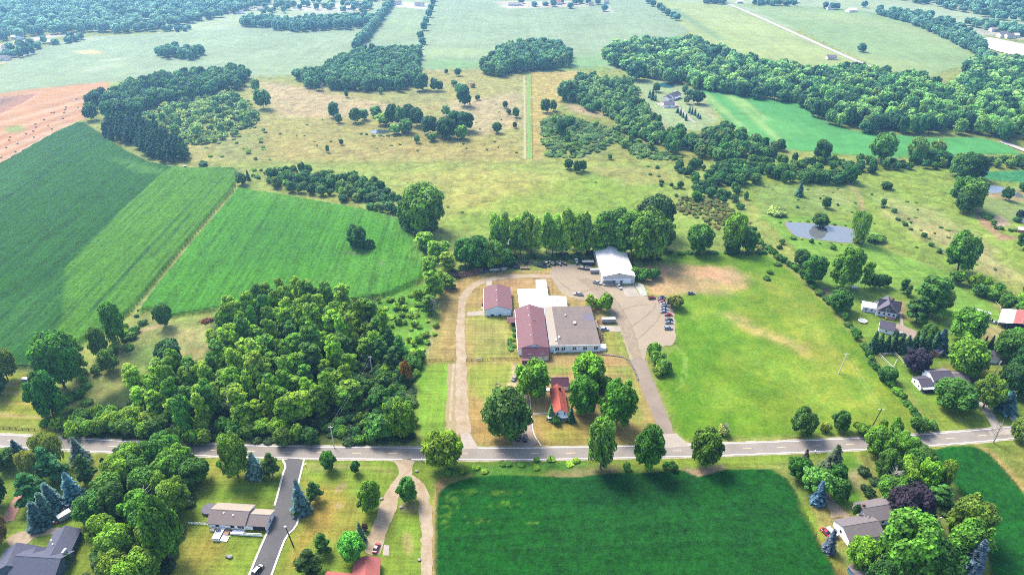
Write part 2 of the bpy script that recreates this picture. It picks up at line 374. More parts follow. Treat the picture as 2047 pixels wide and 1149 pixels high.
streak('aad058', [(1350,690),(1366,712),(1367,742),(1360,764)], 0.7, 0.4, 0.7, 0.1)
for x, y in ((1470,590),(1400,625),(1500,720),(1590,760),(1655,800),(1440,790),(1620,650),(1740,800)): blot('9cc043', x, y, 45, 20, 20, 1.0, 0.45, 0.9)
zone('yard_grass', [(878,590),(905,565),(960,545),(1110,535),(1190,535),(1205,600),(1240,700),(1300,760),(1350,885),(1060,892),(950,895),(838,892),(830,770),(850,720),(880,640)], 'bda564', 2.5, 1.5)
paint('82b532', [(836,726),(900,722),(898,800),(895,885),(838,885),(832,790)], 3, 2, 0.9)
paint('a9b94a', [(936,612),(1010,640),(1035,660),(1035,715),(936,716)], 6, 4, 0.75)
paint('a5b846', [(934,728),(1030,728),(1030,790),(990,800),(936,790)], 5, 4, 0.8)
paint('c6b274', [(936,640),(1000,650),(1020,690),(940,700)], 10, 5, 0.5)
paint('bf9c56', [(940,800),(985,830),(1015,870),(1000,890),(950,890),(934,830)], 6, 4, 0.8)
paint('cda877', [(985,560),(1090,545),(1110,560),(1110,590),(1070,575),(1000,575)], 4, 3, 0.8)
paint('c9a376', [(1100,550),(1120,590),(1180,605),(1140,600),(1120,575)], 4, 2, 0.7)
paint('c8a26c', [(1075,712),(1230,706),(1265,740),(1290,790),(1270,770),(1200,722),(1080,728)], 4, 3, 0.85)
paint('93b840', [(1095,735),(1150,730),(1260,735),(1275,790),(1282,850),(1270,840),(1250,745),(1180,740),(1100,748)], 4, 2, 0.7)
paint('bb9d4d', [(1070,830),(1180,850),(1330,860),(1345,885),(1070,890)], 6, 4, 0.7)
paint('a3a845', [(1085,850),(1150,860),(1170,878),(1090,880)], 6, 4, 0.6)
paint('9caa3f', [(1205,660),(1228,670),(1250,700),(1238,712),(1204,700)], 3, 2, 0.7)
blot('e6ca9b', 1026, 770, 14, 6, 10, 0.4, 0.9)
streak('dcc09a', [(1030,730),(1026,760),(1040,790),(1050,820)], 2.6, 1, 0.85)
for x in (866, 880): streak('a0a84a', [(x,600),(x-3,700),(x-10,880)], 1.5, 1.2, 0.4)
streak('cdb98a', [(858,600),(865,660),(855,710)], 2, 1.5, 0.6)
# ---- verges and the near side of the road
zone('verge', [(-60,860),(95,872),(400,887),(800,905),(950,912),(1400,900),(1900,870),(2110,842),(2110,915),(2047,905),(1850,892),(1500,935),(1000,950),(870,955),(860,1200),(-60,1200)], '8ea63a', 2, 1)
paint('9aa63c', [(-60,845),(95,850),(95,866),(-60,860)], 2, 1, 0.8)
paint('7aa02f', [(385,925),(560,925),(560,1000),(420,1000),(380,960)], 5, 3, 0.6)
paint('a99a47', [(400,930),(520,925),(540,950),(420,965)], 8, 4, 0.6)
paint('b39a4c', [(360,1075),(420,1080),(430,1149),(330,1149)], 8, 5, 0.7)
paint('c29f4d', [(610,965),(690,960),(700,1010),(640,1060),(580,1149),(560,1149),(590,1080),(612,1040)], 5, 3, 0.8)
paint('b9a04e', [(690,1000),(730,1000),(720,1060),(680,1100),(640,1080)], 8, 4, 0.6)
paint('c3a877', [(610,930),(700,928),(780,935),(792,950),(740,936),(620,938)], 2, 1.5, 0.7)
paint('91ad3c', [(610,935),(790,940),(785,985),(700,1000),(620,975)], 6, 4, 0.55)
blot('cbb683', 680, 975, 12, 6, -30, 0.5, 0.8); blot('cbb683', 676, 1010, 9, 5, 0, 0.5, 0.8)
paint('8db83c', [(795,1040),(835,1040),(838,1110),(800,1100)], 4, 2, 0.7)
blot('c8b070', 815, 1085, 9, 22, -8, 0.5, 0.7); blot('cdb381', 818, 1012, 16, 12, 0, 0.5, 0.7)
streak('cba66f', [(872,1200),(868,1060),(872,1000),(880,965),(910,945)], 2.2, 1, 0.8)
paint('6d9430', [(0,940),(240,930),(230,1040),(60,1060),(0,1020)], 8, 4, 0.5)
paint('a38f45', [(150,915),(210,905),(220,960),(170,980)], 8, 4, 0.6)
zone('weed_strip', [(880,930),(1150,918),(1180,940),(1050,950),(905,955),(870,950)], '5f9a34', 3, 2)
paint('c5a97c', [(1095,945),(1230,935),(1235,955),(1100,958)], 2.5, 2, 0.75)
paint('d2b192', [(1366,940),(1446,932),(1420,950),(1385,954)], 1.8, 1.2, 0.95)
paint('d0b07c', [(872,968),(940,950),(900,960),(882,980)], 1.5, 1, 0.85)
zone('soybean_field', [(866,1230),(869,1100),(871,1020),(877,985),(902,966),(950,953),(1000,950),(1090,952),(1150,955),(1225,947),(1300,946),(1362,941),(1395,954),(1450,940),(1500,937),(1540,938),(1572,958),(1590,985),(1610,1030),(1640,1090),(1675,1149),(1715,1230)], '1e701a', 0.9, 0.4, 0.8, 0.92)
_r = random.Random(5)
for cx_, cy_, sx_, sy_, n_ in ((908,1000,16,12,34), (892,1030,10,20,22), (1000,988,26,5,20), (1010,1010,24,7,16), (940,985,26,6,18), (1075,1046,14,3,8), (960,1040,18,8,10)):
    for _ in range(n_): blot('86bb38', _r.gauss(cx_, sx_*.6), _r.gauss(cy_, sy_*.6), _r.uniform(1.5, 5), _r.uniform(0.8, 2.2), -8, 0.8, 0.6, 0.9, 0.8)
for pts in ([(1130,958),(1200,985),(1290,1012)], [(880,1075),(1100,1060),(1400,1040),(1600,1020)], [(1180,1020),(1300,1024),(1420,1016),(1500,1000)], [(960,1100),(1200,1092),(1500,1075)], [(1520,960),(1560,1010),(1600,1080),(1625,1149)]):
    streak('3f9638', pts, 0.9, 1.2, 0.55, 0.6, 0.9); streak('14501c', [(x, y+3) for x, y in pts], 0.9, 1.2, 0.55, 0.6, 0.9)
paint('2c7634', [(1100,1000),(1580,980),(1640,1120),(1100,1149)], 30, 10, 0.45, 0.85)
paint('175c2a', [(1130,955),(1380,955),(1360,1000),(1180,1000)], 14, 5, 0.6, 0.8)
zone('soybean_field', [(1858,902),(1900,893),(1945,892),(1975,908),(2010,944),(2047,990),(2120,1060),(2120,1240),(2010,1240),(1985,1149),(1965,1060),(1930,1000),(1890,950)], '237620', 0.9, 0.4, 0.8, 0.92)
paint('9aa548', [(1975,895),(2047,870),(2110,860),(2110,1040),(2047,975),(2000,925)], 3, 2, 0.7)
streak('d1b073', [(1945,886),(1985,905),(2020,945),(2060,990)], 2.2, 1, 0.8)
zone('lawn', [(1590,940),(1700,905),(1720,930),(1710,960),(1720,1000),(1690,1010),(1625,1000),(1600,975)], '6fa02e', 2, 1)
paint('a89a58', [(1605,1010),(1650,1010),(1685,1045),(1690,1090),(1660,1100),(1635,1060)], 3, 2, 0.7)
streak('b98f57', [(1632,1060),(1665,1110),(1690,1160),(1720,1200)], 3, 1.5, 0.8)
paint('8cb034', [(1596,985),(1614,1010),(1650,1080),(1690,1149),(1680,1149),(1640,1085),(1606,1020)], 1.5, 0.8, 0.8)
paint('c1ab86', [(1696,946),(1712,940),(1716,975),(1706,968)], 3, 1.5, 0.8)
# ---- gardens of the houses to the right
zone('lawn', [(1640,588),(1700,600),(1840,560),(1900,650),(2047,640),(2110,680),(2110,850),(1960,858),(1880,862),(1842,820),(1760,720),(1680,625)], '86a63c', 2.5, 1.5)
paint('c7ab7a', [(1940,655),(2000,650),(2047,660),(2047,680),(1960,680)], 4, 2, 0.7)
paint('c09b72', [(1785,598),(1808,605),(1815,640),(1800,640)], 2.5, 1.5, 0.7)
paint('c3a073', [(1622,570),(1640,580),(1668,592),(1650,600)], 2, 1.5, 0.8)
paint('a9b53f', [(1850,750),(1890,790),(1980,830),(1960,850),(1880,845)], 8, 4, 0.4)
paint('b39a5a', [(1880,730),(1910,735),(1950,735),(1900,745)], 4, 2, 0.7)
paint('a3a447', [(1960,720),(2000,720),(2005,750),(1975,765)], 5, 3, 0.6)
zone('verge', [(-60,1000),(0,990),(150,1000),(150,1149),(-60,1149)], None)
paint('a87a5c', [(45,975),(58,980),(24,1036),(4,1040)], 1.0, 0.5, 0.0)

# soft unevenness of every field's colour, then the meshes
mott = (fbm(GP[:, 0]/18, GP[:, 1]/18, 31)-0.5)*0.30+(fbm(GP[:, 0]/4.5, GP[:, 1]/4.5, 41)-0.5)*0.26
flat = np.isin(region, [REGN.index(n) for n in ('corn_field', 'soybean_field', 'far_soybean_field')])
far_k = np.clip(1.2-GP[:, 1]/1200.0, 0.3, 1)
col *= (1+mott*np.where(flat, 0.75, 1.35)*far_k)[:, None]
dry = (fbm(GP[:, 0]/11+50, GP[:, 1]/11, 57)-0.5)*np.where(flat, 0.10, 0.55)*far_k
col[:, 0] *= 1+dry*0.55; col[:, 2] *= 1+dry*0.25
zj = np.where(zh > 0.3, (vnoise(GP[:, 0]*0.9, GP[:, 1]*0.9, 5)-0.5)*0.45*np.minimum(1, zh), 0.0)
GZ = zh+zj
def ground_mat(name, kind):
    m, nt, N, L, out = new_mat(name)
    a = N.new('ShaderNodeAttribute'); a.attribute_name = 'land'; base = a.outputs['Color']
    pos = geo_pos(N)
    if kind == 'crop':                                 # drilled rows with ragged leaves
        mp = N.new('ShaderNodeMapping'); L.new(pos, mp.inputs['Vector']); mp.inputs['Rotation'].default_value = (0, 0, math.radians(-2.1))
        st = N.new('ShaderNodeMapping'); L.new(mp.outputs[0], st.inputs['Vector']); st.inputs['Scale'].default_value = (1.0, 0.06, 1.0)
        n1 = nnoise(N, L, st.outputs[0], 0.55, 4.0, 0.7); n2 = nnoise(N, L, pos, 0.42, 6.0, 0.85); n3 = nnoise(N, L, pos, 0.12, 3.0, 0.6)
        f = nmath(N, L, 'ADD', nrange(N, L, n1, 0.3, 0.7, -0.26, 0.26), nrange(N, L, n2, 0.3, 0.7, 0.42, 1.58))
        f = nmath(N, L, 'ADD', f, nrange(N, L, n3, 0.3, 0.7, -0.12, 0.12))
        s5 = N.new('ShaderNodeMapping'); L.new(mp.outputs[0], s5.inputs['Vector']); s5.inputs['Scale'].default_value = (1.0, 0.012, 1.0)
        n5 = nnoise(N, L, s5.outputs[0], 0.32, 3.0, 0.7); f = nmath(N, L, 'ADD', f, nrange(N, L, n5, 0.35, 0.62, -0.17, 0.10))
        h = nmath(N, L, 'ADD', nmath(N, L, 'MULTIPLY', n1, 0.6), n2); nrm = nbump(N, L, h, 0.9, 1.3)
    elif kind == 'soy':
        n1 = nnoise(N, L, pos, 0.45, 6.0, 0.85); n3 = nnoise(N, L, pos, 0.1, 3.0, 0.6)
        st = N.new('ShaderNodeMapping'); L.new(pos, st.inputs['Vector']); st.inputs['Scale'].default_value = (0.05, 0.5, 1.0); st.inputs['Rotation'].default_value = (0, 0, 0.06)
        n2 = nnoise(N, L, st.outputs[0], 0.8, 4.0, 0.65)
        f = nmath(N, L, 'ADD', nrange(N, L, n1, 0.3, 0.7, 0.36, 1.64), nrange(N, L, n3, 0.3, 0.7, -0.16, 0.16))
        f = nmath(N, L, 'ADD', f, nrange(N, L, n2, 0.3, 0.7, -0.14, 0.14))
        nrm = nbump(N, L, nmath(N, L, 'ADD', n1, nmath(N, L, 'MULTIPLY', n2, 0.5)), 0.9, 1.0)
    elif kind == 'meadow':
        n1 = nnoise(N, L, pos, 0.11, 8.0, 0.82, 0.8); n2 = nnoise(N, L, pos, 2.2, 3.0, 0.7); n3 = nnoise(N, L, pos, 0.07, 3.0, 0.6, 0.8)
        f = nmath(N, L, 'ADD', nrange(N, L, n1, 0.36, 0.64, 0.58, 1.42), nrange(N, L, n2, 0.3, 0.7, -0.14, 0.14))
        f = nmath(N, L, 'ADD', f, nrange(N, L, n3, 0.3, 0.7, -0.1, 0.1))
        nrm = nbump(N, L, n1, 0.9, 1.2)
        n6 = nnoise(N, L, pos, 0.30, 6.0, 0.78, 0.8); t = N.new('ShaderNodeVectorMath'); t.operation = 'MULTIPLY'; L.new(base, t.inputs[0]); t.inputs[1].default_value = (1.20, 1.02, 1.0)
        base = nmix(N, L, nrange(N, L, n6, 0.44, 0.58, 0, 1), base, t.outputs[0])   # dead stems among the green
    elif kind == 'farcrop':
        n1 = nnoise(N, L, pos, 0.06, 5.0, 0.6); st = N.new('ShaderNodeMapping'); L.new(pos, st.inputs['Vector']); st.inputs['Scale'].default_value = (1.0, 0.04, 1.0); st.inputs['Rotation'].default_value = (0, 0, math.radians(-2.1))
        n2 = nnoise(N, L, st.outputs[0], 0.12, 3.0, 0.6); n3 = nnoise(N, L, pos, 0.012, 4.0, 0.6, 0.6)
        f = nmath(N, L, 'ADD', nrange(N, L, n1, 0.3, 0.7, 0.88, 1.12), nrange(N, L, n2, 0.3, 0.7, -0.07, 0.07)); f = nmath(N, L, 'ADD', f, nrange(N, L, n3, 0.3, 0.7, -0.12, 0.12)); nrm = None
    elif kind == 'soil':
        st = N.new('ShaderNodeMapping'); L.new(pos, st.inputs['Vector']); st.inputs['Rotation'].default_value = (0, 0, math.radians(52)); st.inputs['Scale'].default_value = (0.05, 1.0, 1.0)
        n1 = nnoise(N, L, st.outputs[0], 0.35, 4.0, 0.65); n2 = nnoise(N, L, pos, 1.2, 3.0, 0.6)
        f = nmath(N, L, 'ADD', nrange(N, L, n1, 0.3, 0.7, 0.82, 1.18), nrange(N, L, n2, 0.3, 0.7, -0.06, 0.06)); nrm = None
    elif kind == 'field':                              # uneven hay grass with dry and lush patches
        n1 = nnoise(N, L, pos, 0.7, 6.0, 0.8, 0.5); n3 = nnoise(N, L, pos, 0.09, 5.0, 0.68, 0.9); n4 = nnoise(N, L, pos, 0.03, 4.0, 0.6, 0.6)
        f = nmath(N, L, 'ADD', nrange(N, L, n1, 0.3, 0.7, 0.62, 1.38), nrange(N, L, n3, 0.3, 0.7, -0.18, 0.18))
        t = N.new('ShaderNodeVectorMath'); t.operation = 'MULTIPLY'; L.new(base, t.inputs[0]); t.inputs[1].default_value = (1.42, 1.02, 1.15)
        dryf = nmath(N, L, 'ADD', nrange(N, L, n3, 0.46, 0.64, 0, 0.7), nrange(N, L, n4, 0.5, 0.66, 0, 0.5), True)
        base = nmix(N, L, dryf, base, t.outputs[0]); nrm = nbump(N, L, n1, 0.7, 0.5)
    else:                                              # short grass
        n1 = nnoise(N, L, pos, 1.3, 5.0, 0.72); n3 = nnoise(N, L, pos, 0.18, 4.0, 0.65, 0.7); n4 = nnoise(N, L, pos, 0.05, 3.0, 0.6, 0.5)
        f = nmath(N, L, 'ADD', nrange(N, L, n1, 0.3, 0.7, 0.66, 1.34), nrange(N, L, n3, 0.3, 0.7, -0.2, 0.2))
        f = nmath(N, L, 'ADD', f, nrange(N, L, n4, 0.3, 0.7, -0.08, 0.08))
        for sc, rot, amp in (((0.05, 1.0, 1.0), 0.03, 0.15), ((1.0, 0.05, 1.0), -0.04, 0.10)):   # mowing lines
            st = N.new('ShaderNodeMapping'); L.new(pos, st.inputs['Vector']); st.inputs['Scale'].default_value = sc; st.inputs['Rotation'].default_value = (0, 0, rot)
            f = nmath(N, L, 'ADD', f, nrange(N, L, nnoise(N, L, st.outputs[0], 0.55, 2.0, 0.6), 0.35, 0.65, -amp, amp))
        nrm = nbump(N, L, n1, 0.6, 0.35)
    diffuse_out(N, L, out, nscale_col(N, L, base, f), nrm, 0.95, 0.1)
    return m
GM = {k: ground_mat('ground_'+k, k) for k in ('crop', 'soy', 'meadow', 'soil', 'grass', 'field', 'farcrop')}
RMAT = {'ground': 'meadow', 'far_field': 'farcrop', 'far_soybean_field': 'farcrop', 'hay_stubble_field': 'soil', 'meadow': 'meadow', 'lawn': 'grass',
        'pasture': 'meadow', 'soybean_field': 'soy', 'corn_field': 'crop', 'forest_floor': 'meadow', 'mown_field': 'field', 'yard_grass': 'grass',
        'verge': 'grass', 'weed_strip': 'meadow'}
ii = np.arange((NR-1)*(NC-1)); r_, c_ = ii//(NC-1), ii % (NC-1); q0 = r_*NC+c_
quads = np.stack([q0, q0+1, q0+NC+1, q0+NC], 1)
qreg = region[q0]
def grid_mesh(name, qs, mat):
    used, inv = np.unique(qs, return_inverse=True); inv = inv.reshape(-1, 4)
    me = bpy.data.meshes.new(name); n = len(used); nf = len(inv)
    me.vertices.add(n); me.vertices.foreach_set('co', np.stack([GP[used, 0], GP[used, 1], GZ[used]], 1).astype(np.float32).ravel())
    me.loops.add(nf*4); me.loops.foreach_set('vertex_index', inv.astype(np.int32).ravel())
    me.polygons.add(nf); me.polygons.foreach_set('loop_start', np.arange(0, nf*4, 4, dtype=np.int32))
    me.polygons.foreach_set('loop_total', np.full(nf, 4, np.int32)) if bpy.app.version < (4, 0) else None
    at = me.attributes.new('land', 'FLOAT_COLOR', 'POINT')
    at.data.foreach_set('color', np.concatenate([np.clip(col[used], 0.004, 0.8), np.ones((n, 1))], 1).astype(np.float32).ravel())
    me.materials.append(mat); me.update(calc_edges=True); me.validate()
    o = bpy.data.objects.new(name, me); link(o); o['kind'] = 'structure'; return o
for i, nm in enumerate(REGN):
    qs = quads[qreg == i]
    if len(qs): grid_mesh(nm, qs, GM[RMAT.get(nm, 'grass')])
far_m = plain('outer_ground', C('9fb07c'), 0.95, 0.25, 0.01)
far = mesh_obj('ground_beyond', [(-4000,-1500,-0.6),(4000,-1500,-0.6),(4000,6000,-0.6),(-4000,6000,-0.6)], [(0,1,2,3)], far_m); far['kind'] = 'structure'

# ------------------------------------------------------------------ roads, tracks, paths, water
def resample(W, step, closed=True):
    out = []; n = len(W)
    for i in range(n if closed else n-1):
        a = W[i]; b = W[(i+1) % n]; d = np.linalg.norm(b-a); k = max(1, int(d/step))
        for j in range(k): out.append(a+(b-a)*j/k)
    if not closed: out.append(W[-1])
    return np.array(out)
def smooth_line(W, it=2, closed=False):
    for _ in range(it):                                # corner cutting
        o = [] if closed else [W[0]]
        for a, b in (zip(W, np.roll(W, -1, 0)) if closed else zip(W[:-1], W[1:])):
            o += [a*0.75+b*0.25, a*0.25+b*0.75]
        if not closed: o.append(W[-1])
        W = np.array(o)
    return W
def sheet(name, pts, z, mat, jit=0.25, smooth=1, kind='structure', step=1.5, world=False):
    W = np.array(pts, float) if world else poly_w(pts)
    if smooth: W = smooth_line(W, smooth, True)
    W = resample(W, step)
    if jit:
        W = W+np.stack([vnoise(W[:, 0]*0.6, W[:, 1]*0.6, 71)-0.5, vnoise(W[:, 0]*0.6, W[:, 1]*0.6, 72)-0.5], 1)*2*jit
    tri = tessellate_polygon([[Vector((x, y, 0)) for x, y in W]])
    vs = [(x, y, z) for x, y in W]; fs = []
    for a, b, c in tri:
        nz = (vs[b][0]-vs[a][0])*(vs[c][1]-vs[a][1])-(vs[b][1]-vs[a][1])*(vs[c][0]-vs[a][0])
        fs.append((a, b, c) if nz > 0 else (a, c, b))
    o = mesh_obj(name, vs, fs, mat); o['kind'] = kind; return o
def ribbon(name, pts, width, z, mat, kind='structure', jit=0.0, px=True, smooth=3, ends=None):
    W = poly_w(pts) if px else np.array(pts, float)
    W = resample(smooth_line(W, smooth), 2.0, False)
    T = np.gradient(W, axis=0); T /= np.linalg.norm(T, axis=1)[:, None]; Nn = np.stack([-T[:, 1], T[:, 0]], 1)
    w = np.interp(np.linspace(0, 1, len(W)), np.linspace(0, 1, len(width)), width) if isinstance(width, (list, tuple)) else np.full(len(W), width)
    wl_ = w/2+jit*(vnoise(W[:, 0]*0.5, W[:, 1]*0.5, 81)-0.5)*2; wr_ = w/2+jit*(vnoise(W[:, 0]*0.5+9, W[:, 1]*0.5, 82)-0.5)*2
    A = W+Nn*wl_[:, None]; B = W-Nn*wr_[:, None]; n = len(W)
    vs = [(x, y, z) for x, y in B]+[(x, y, z) for x, y in A]
    o = mesh_obj(name, vs, [(i, i+1, n+i+1, n+i) for i in range(n-1)], mat); o['kind'] = kind; return o, W
def gravel(name, col, col2, s1=0.25, s2=2.5, var=0.16):
    m, nt, N, L, out = new_mat(name); pos = geo_pos(N)
    n1 = nnoise(N, L, pos, s1, 5.0, 0.65, 0.6); n2 = nnoise(N, L, pos, s2, 3.0, 0.7)
    c = nmix(N, L, nrange(N, L, n1, 0.38, 0.66, 0, 1), col, col2)
    f = nrange(N, L, n2, 0.3, 0.7, 1-var, 1+var)
    diffuse_out(N, L, out, nscale_col(N, L, c, f), nbump(N, L, n2, 0.4, 0.08), 0.95, 0.1); return m
M_road = gravel('road_asphalt', C('cbc0b2', .9), C('bbb0a4', .9), 0.08, 1.2, 0.07)
M_should = gravel('road_shoulder', C('efe2cc', 1.05), C('d9c7a8', .9), 0.2, 2.0)
M_black = gravel('black_asphalt', C('83807f'), C('777574'), 0.1, 1.5, 0.07)
M_conc = gravel('concrete', C('dfd2c2'), C('cdbeac'), 0.15, 2.0, 0.07)
M_grav = gravel('gravel_track', C('e6d0b2', .92), C('cdb28c', .92), 0.2, 2.2)
M_gravp = gravel('gravel_yard', C('cdbaa2', .92), C('d9c5a4', .92), 0.06, 1.4, 0.12)
M_drive = gravel('worn_tarmac', C('c4b29e', .9), C('b3a08e', .9), 0.07, 1.2, 0.1)
M_mark = plain('road_paint', C('f3e9e0', 2.4), 0.7, 0.08, 0.6)
M_yel = plain('yellow_road_paint', C('f1bd8a', 2.6), 0.7, 0.08, 0.6)
M_curb = plain('kerb_concrete', C('eadccf', 1.5), 0.8, 0.1, 0.6)
ROAD = [(-120,876),(0,879),(100,885),(250,893),(400,899),(600,904),(800,906),(1000,907),(1150,905),(1300,902),(1450,898),(1600,892),(1750,885),(1900,876),(2047,862),(2200,846)]
ribbon('road_shoulder', ROAD, 8.9, 0.05, M_should, jit=0.35)
_, RW = ribbon('road', ROAD, 7.6, 0.07, M_road, jit=0.06)
def offset(W, d):
    T = np.gradient(W, axis=0); T /= np.linalg.norm(T, axis=1)[:, None]
    return W+np.stack([-T[:, 1], T[:, 0]], 1)*d
mk = MB()
for d in (3.35, -3.35):
    A = offset(RW, d+0.13); B = offset(RW, d-0.13)
    for i in range(len(A)-1): mk.add([(*B[i], 0.09), (*B[i+1], 0.09), (*A[i+1], 0.09), (*A[i], 0.09)], [(0, 1, 2, 3)])
mk.build('road_markings', M_mark)['kind'] = 'structure'
cum = np.concatenate([[0], np.cumsum(np.linalg.norm(np.diff(RW, axis=0), axis=1))]); dash = None
A = offset(RW, 0.09); B = offset(RW, -0.09)
k = 0
while 15.24*k+4 < cum[-1]:
    s = np.linspace(15.24*k, 15.24*k+3.8, 3)
    pa = [(np.interp(t, cum, A[:, 0]), np.interp(t, cum, A[:, 1])) for t in s]; pb = [(np.interp(t, cum, B[:, 0]), np.interp(t, cum, B[:, 1])) for t in s]
    vs = [(*p, 0.095) for p in pb]+[(*p, 0.095) for p in pa]
    o = mesh_obj('road_dash_marking', vs, [(0,1,4,3),(1,2,5,4)], M_yel); o['kind'] = 'structure'; k += 1
# works entrance, gravel loop, yards
sheet('gravel_yard', [(1095,535),(1130,528),(1165,530),(1200,548),(1206,566),(1240,572),(1262,588),(1296,592),(1330,598),(1346,612),(1350,650),(1352,688),(1320,694),(1296,690),(1290,710),(1292,730),(1268,738),(1258,716),(1240,660),(1222,625),(1206,606),(1165,600),(1130,592),(1112,575)], 0.08, M_gravp, 0.5, 1)
sheet('works_drive', [(1258,714),(1292,716),(1298,740),(1318,790),(1352,872),(1330,878),(1322,872),(1300,820),(1272,752)], 0.10, M_drive, 0.15, 1)
sheet('drive_apron', [(1322,868),(1352,866),(1372,884),(1378,892),(1318,896)], 0.11, M_conc, 0.05, 0)
ribbon('gravel_track', [(926,868),(923,800),(922,730),(920,680),(921,630),(925,596),(940,574),(968,560),(1010,553),(1060,551),(1110,553)], [6.6,5.8,5.2,4.5,4.3,4.5,5,5.2,5,4,3.4], 0.07, M_grav, jit=0.7)
tr = gravel('track_strip', C('c9b58c'), C('b9ab74'), 0.3, 2.2)
ribbon('track_verge', [(915,868),(914,800),(914,726)], [11,10,9], 0.06, tr, jit=0.6)
ribbon('wheel_rut', [(899,868),(902,790),(907,726)], 1.2, 0.075, M_grav, jit=0.3)
sheet('drive_apron', [(920,866),(940,867),(956,896),(924,898)], 0.11, M_conc, 0.05, 0)
sheet('concrete_path', [(934,624),(968,621),(968,630),(934,632)], 0.1, M_conc, 0.05, 0)
sheet('concrete_path', [(973,556),(984,556),(983,570),(972,572)], 0.1, M_conc, 0.05, 0)
sheet('concrete_pad', [(1242,572),(1266,570),(1280,592),(1251,594)], 0.12, M_conc, 0.05, 0)
sheet('concrete_pad', [(1267,567),(1286,568),(1294,590),(1281,592)], 0.11, plain('rubble_pad', C('dcdccb'), 0.9, 0.3, 0.5), 0.2, 0)
sheet('concrete_pad', [(1192,650),(1238,652),(1243,663),(1198,662)], 0.12, M_conc, 0.05, 0)
M_hd = gravel('house_drive', C('cfb9a8'), C('bfa692'), 0.2, 1.4)
sheet('house_drive', [(1016,893),(1080,891),(1066,872),(1062,850),(1060,822),(1056,796),(1046,778),(1038,780),(1046,812),(1042,838),(1034,858)], 0.09, M_hd, 0.15, 1)
ribbon('kerb', [(1082,891),(1066,868),(1063,840),(1060,800),(1058,790)], 0.5, 0.2, M_curb)
sheet('concrete_path', [(1062,825),(1096,824),(1096,827),(1062,829)], 0.1, M_conc, 0.0, 0)
sheet('concrete_path', [(1089,800),(1093,800),(1094,818),(1089,818)], 0.1, plain('brick_path', C('d99a6a'), 0.9, 0.15, 2), 0.0, 0)
M_rut = gravel('tyre_tracks', C('bca890', .88), C('cbb799', .92), 0.3, 1.5, 0.12)
for off, w in ((-9, .9), (-4, 1.3), (0, .8), (5, 1.2), (10, .8), (15, 1.4)):
    ribbon('tyre_track', [(1274+off*.6, 722), (1262+off*.8, 690), (1248+off, 655), (1228+off*1.2, 622), (1206+off*1.2, 592), (1184+off, 572), (1160+off, 556)], w, 0.084+0.003*(off+9)/5, M_rut, jit=0.35)
for ti, pts in enumerate(([(1262,690),(1290,664),(1316,640),(1322,618)], [(1252,660),(1280,640),(1306,620),(1312,606)], [(1230,625),(1262,612),(1296,608)], [(1192,575),(1160,585),(1140,580),(1120,565)])): ribbon('tyre_track', pts, 1.0, 0.104+0.004*ti, M_rut, jit=0.35)
# black asphalt drive with pale kerbs, lower left
BD = [(567,917),(606,916),(602,935),(594,968),(590,998),(592,1022),(597,1030),(590,1052),(571,1070),(556,1110),(541,1149),(520,1205),(478,1205),(500,1149),(520,1100),(536,1058),(548,1016),(556,985),(566,945),(572,930)]
sheet('asphalt_drive', BD, 0.10, M_black, 0.05, 1)
ribbon('kerb', [(608,918),(604,935),(596,968),(591,998),(594,1022),(599,1030),(592,1053),(572,1071),(557,1110),(543,1149),(520,1205)], 0.75, 0.2, M_curb, smooth=1)
ribbon('kerb', [(565,919),(572,932),(566,945),(556,985),(549,1010)], 0.75, 0.2, M_curb, smooth=1)
ribbon('kerb', [(536,1060),(518,1100),(498,1149),(476,1205)], 0.75, 0.2, M_curb, smooth=1)
sheet('gravel_drive', [(785,918),(830,917),(824,935),(826,948),(812,962),(799,972),(798,1000),(790,1020),(778,1050),(768,1075),(764,1100),(752,1112),(730,1108),(727,1092),(740,1060),(752,1030),(764,1000),(775,975),(796,950),(797,935)], 0.09, M_grav, 0.5, 1)
ribbon('gravel_drive', [(818,950),(836,965),(846,990),(852,1030),(854,1080),(852,1149),(850,1210)], [3.0,3.2,4.5,5.0,4.2,4.0,4.0], 0.08, M_grav, jit=0.6)
sheet('concrete_pad', [(768,1088),(779,1090),(777,1110),(765,1110)], 0.1, M_conc, 0.1, 0)
ribbon('brick_drive', [(52,972),(30,1010),(14,1042)], [3.4,4.2,4.8], 0.09, plain('pink_paving', C('d39a86'), 0.9, 0.12, 1.0))
sheet('gravel_drive', [(10,1072),(60,1058),(115,1052),(130,1056),(122,1064),(70,1072),(52,1090),(20,1095)], 0.08, M_grav, 0.4, 1)
ribbon('gravel_drive', [(1613,915),(1621,935),(1637,960),(1650,985),(1665,1010),(1682,1032)], [1.4,1.8,2.0,2.6,5.5,9], 0.08, M_grav, jit=0.4)
ribbon('gravel_drive', [(1672,1012),(1690,1030),(1700,1044)], [3,2.6,2.4], 0.085, M_grav, jit=0.3)
ribbon('concrete_drive', [(1994,857),(1984,838),(1972,820),(1962,800),(1945,775),(1938,768)], 4.2, 0.1, M_conc)
ribbon('concrete_drive', [(2040,852),(2022,830),(2010,815),(1996,800)], 3.6, 0.1, M_conc)
sheet('concrete_drive', [(1976,862),(2060,850),(2070,862),(1980,872)], 0.1, M_conc, 0.05, 0)
sheet('gravel_drive', [(1789,646),(1804,650),(1832,662),(1832,676),(1815,678),(1795,664),(1785,664)], 0.1, M_hd, 0.2, 0)
ribbon('concrete_path', [(1799,624),(1801,636),(1803,650)], 1.6, 0.11, M_conc)
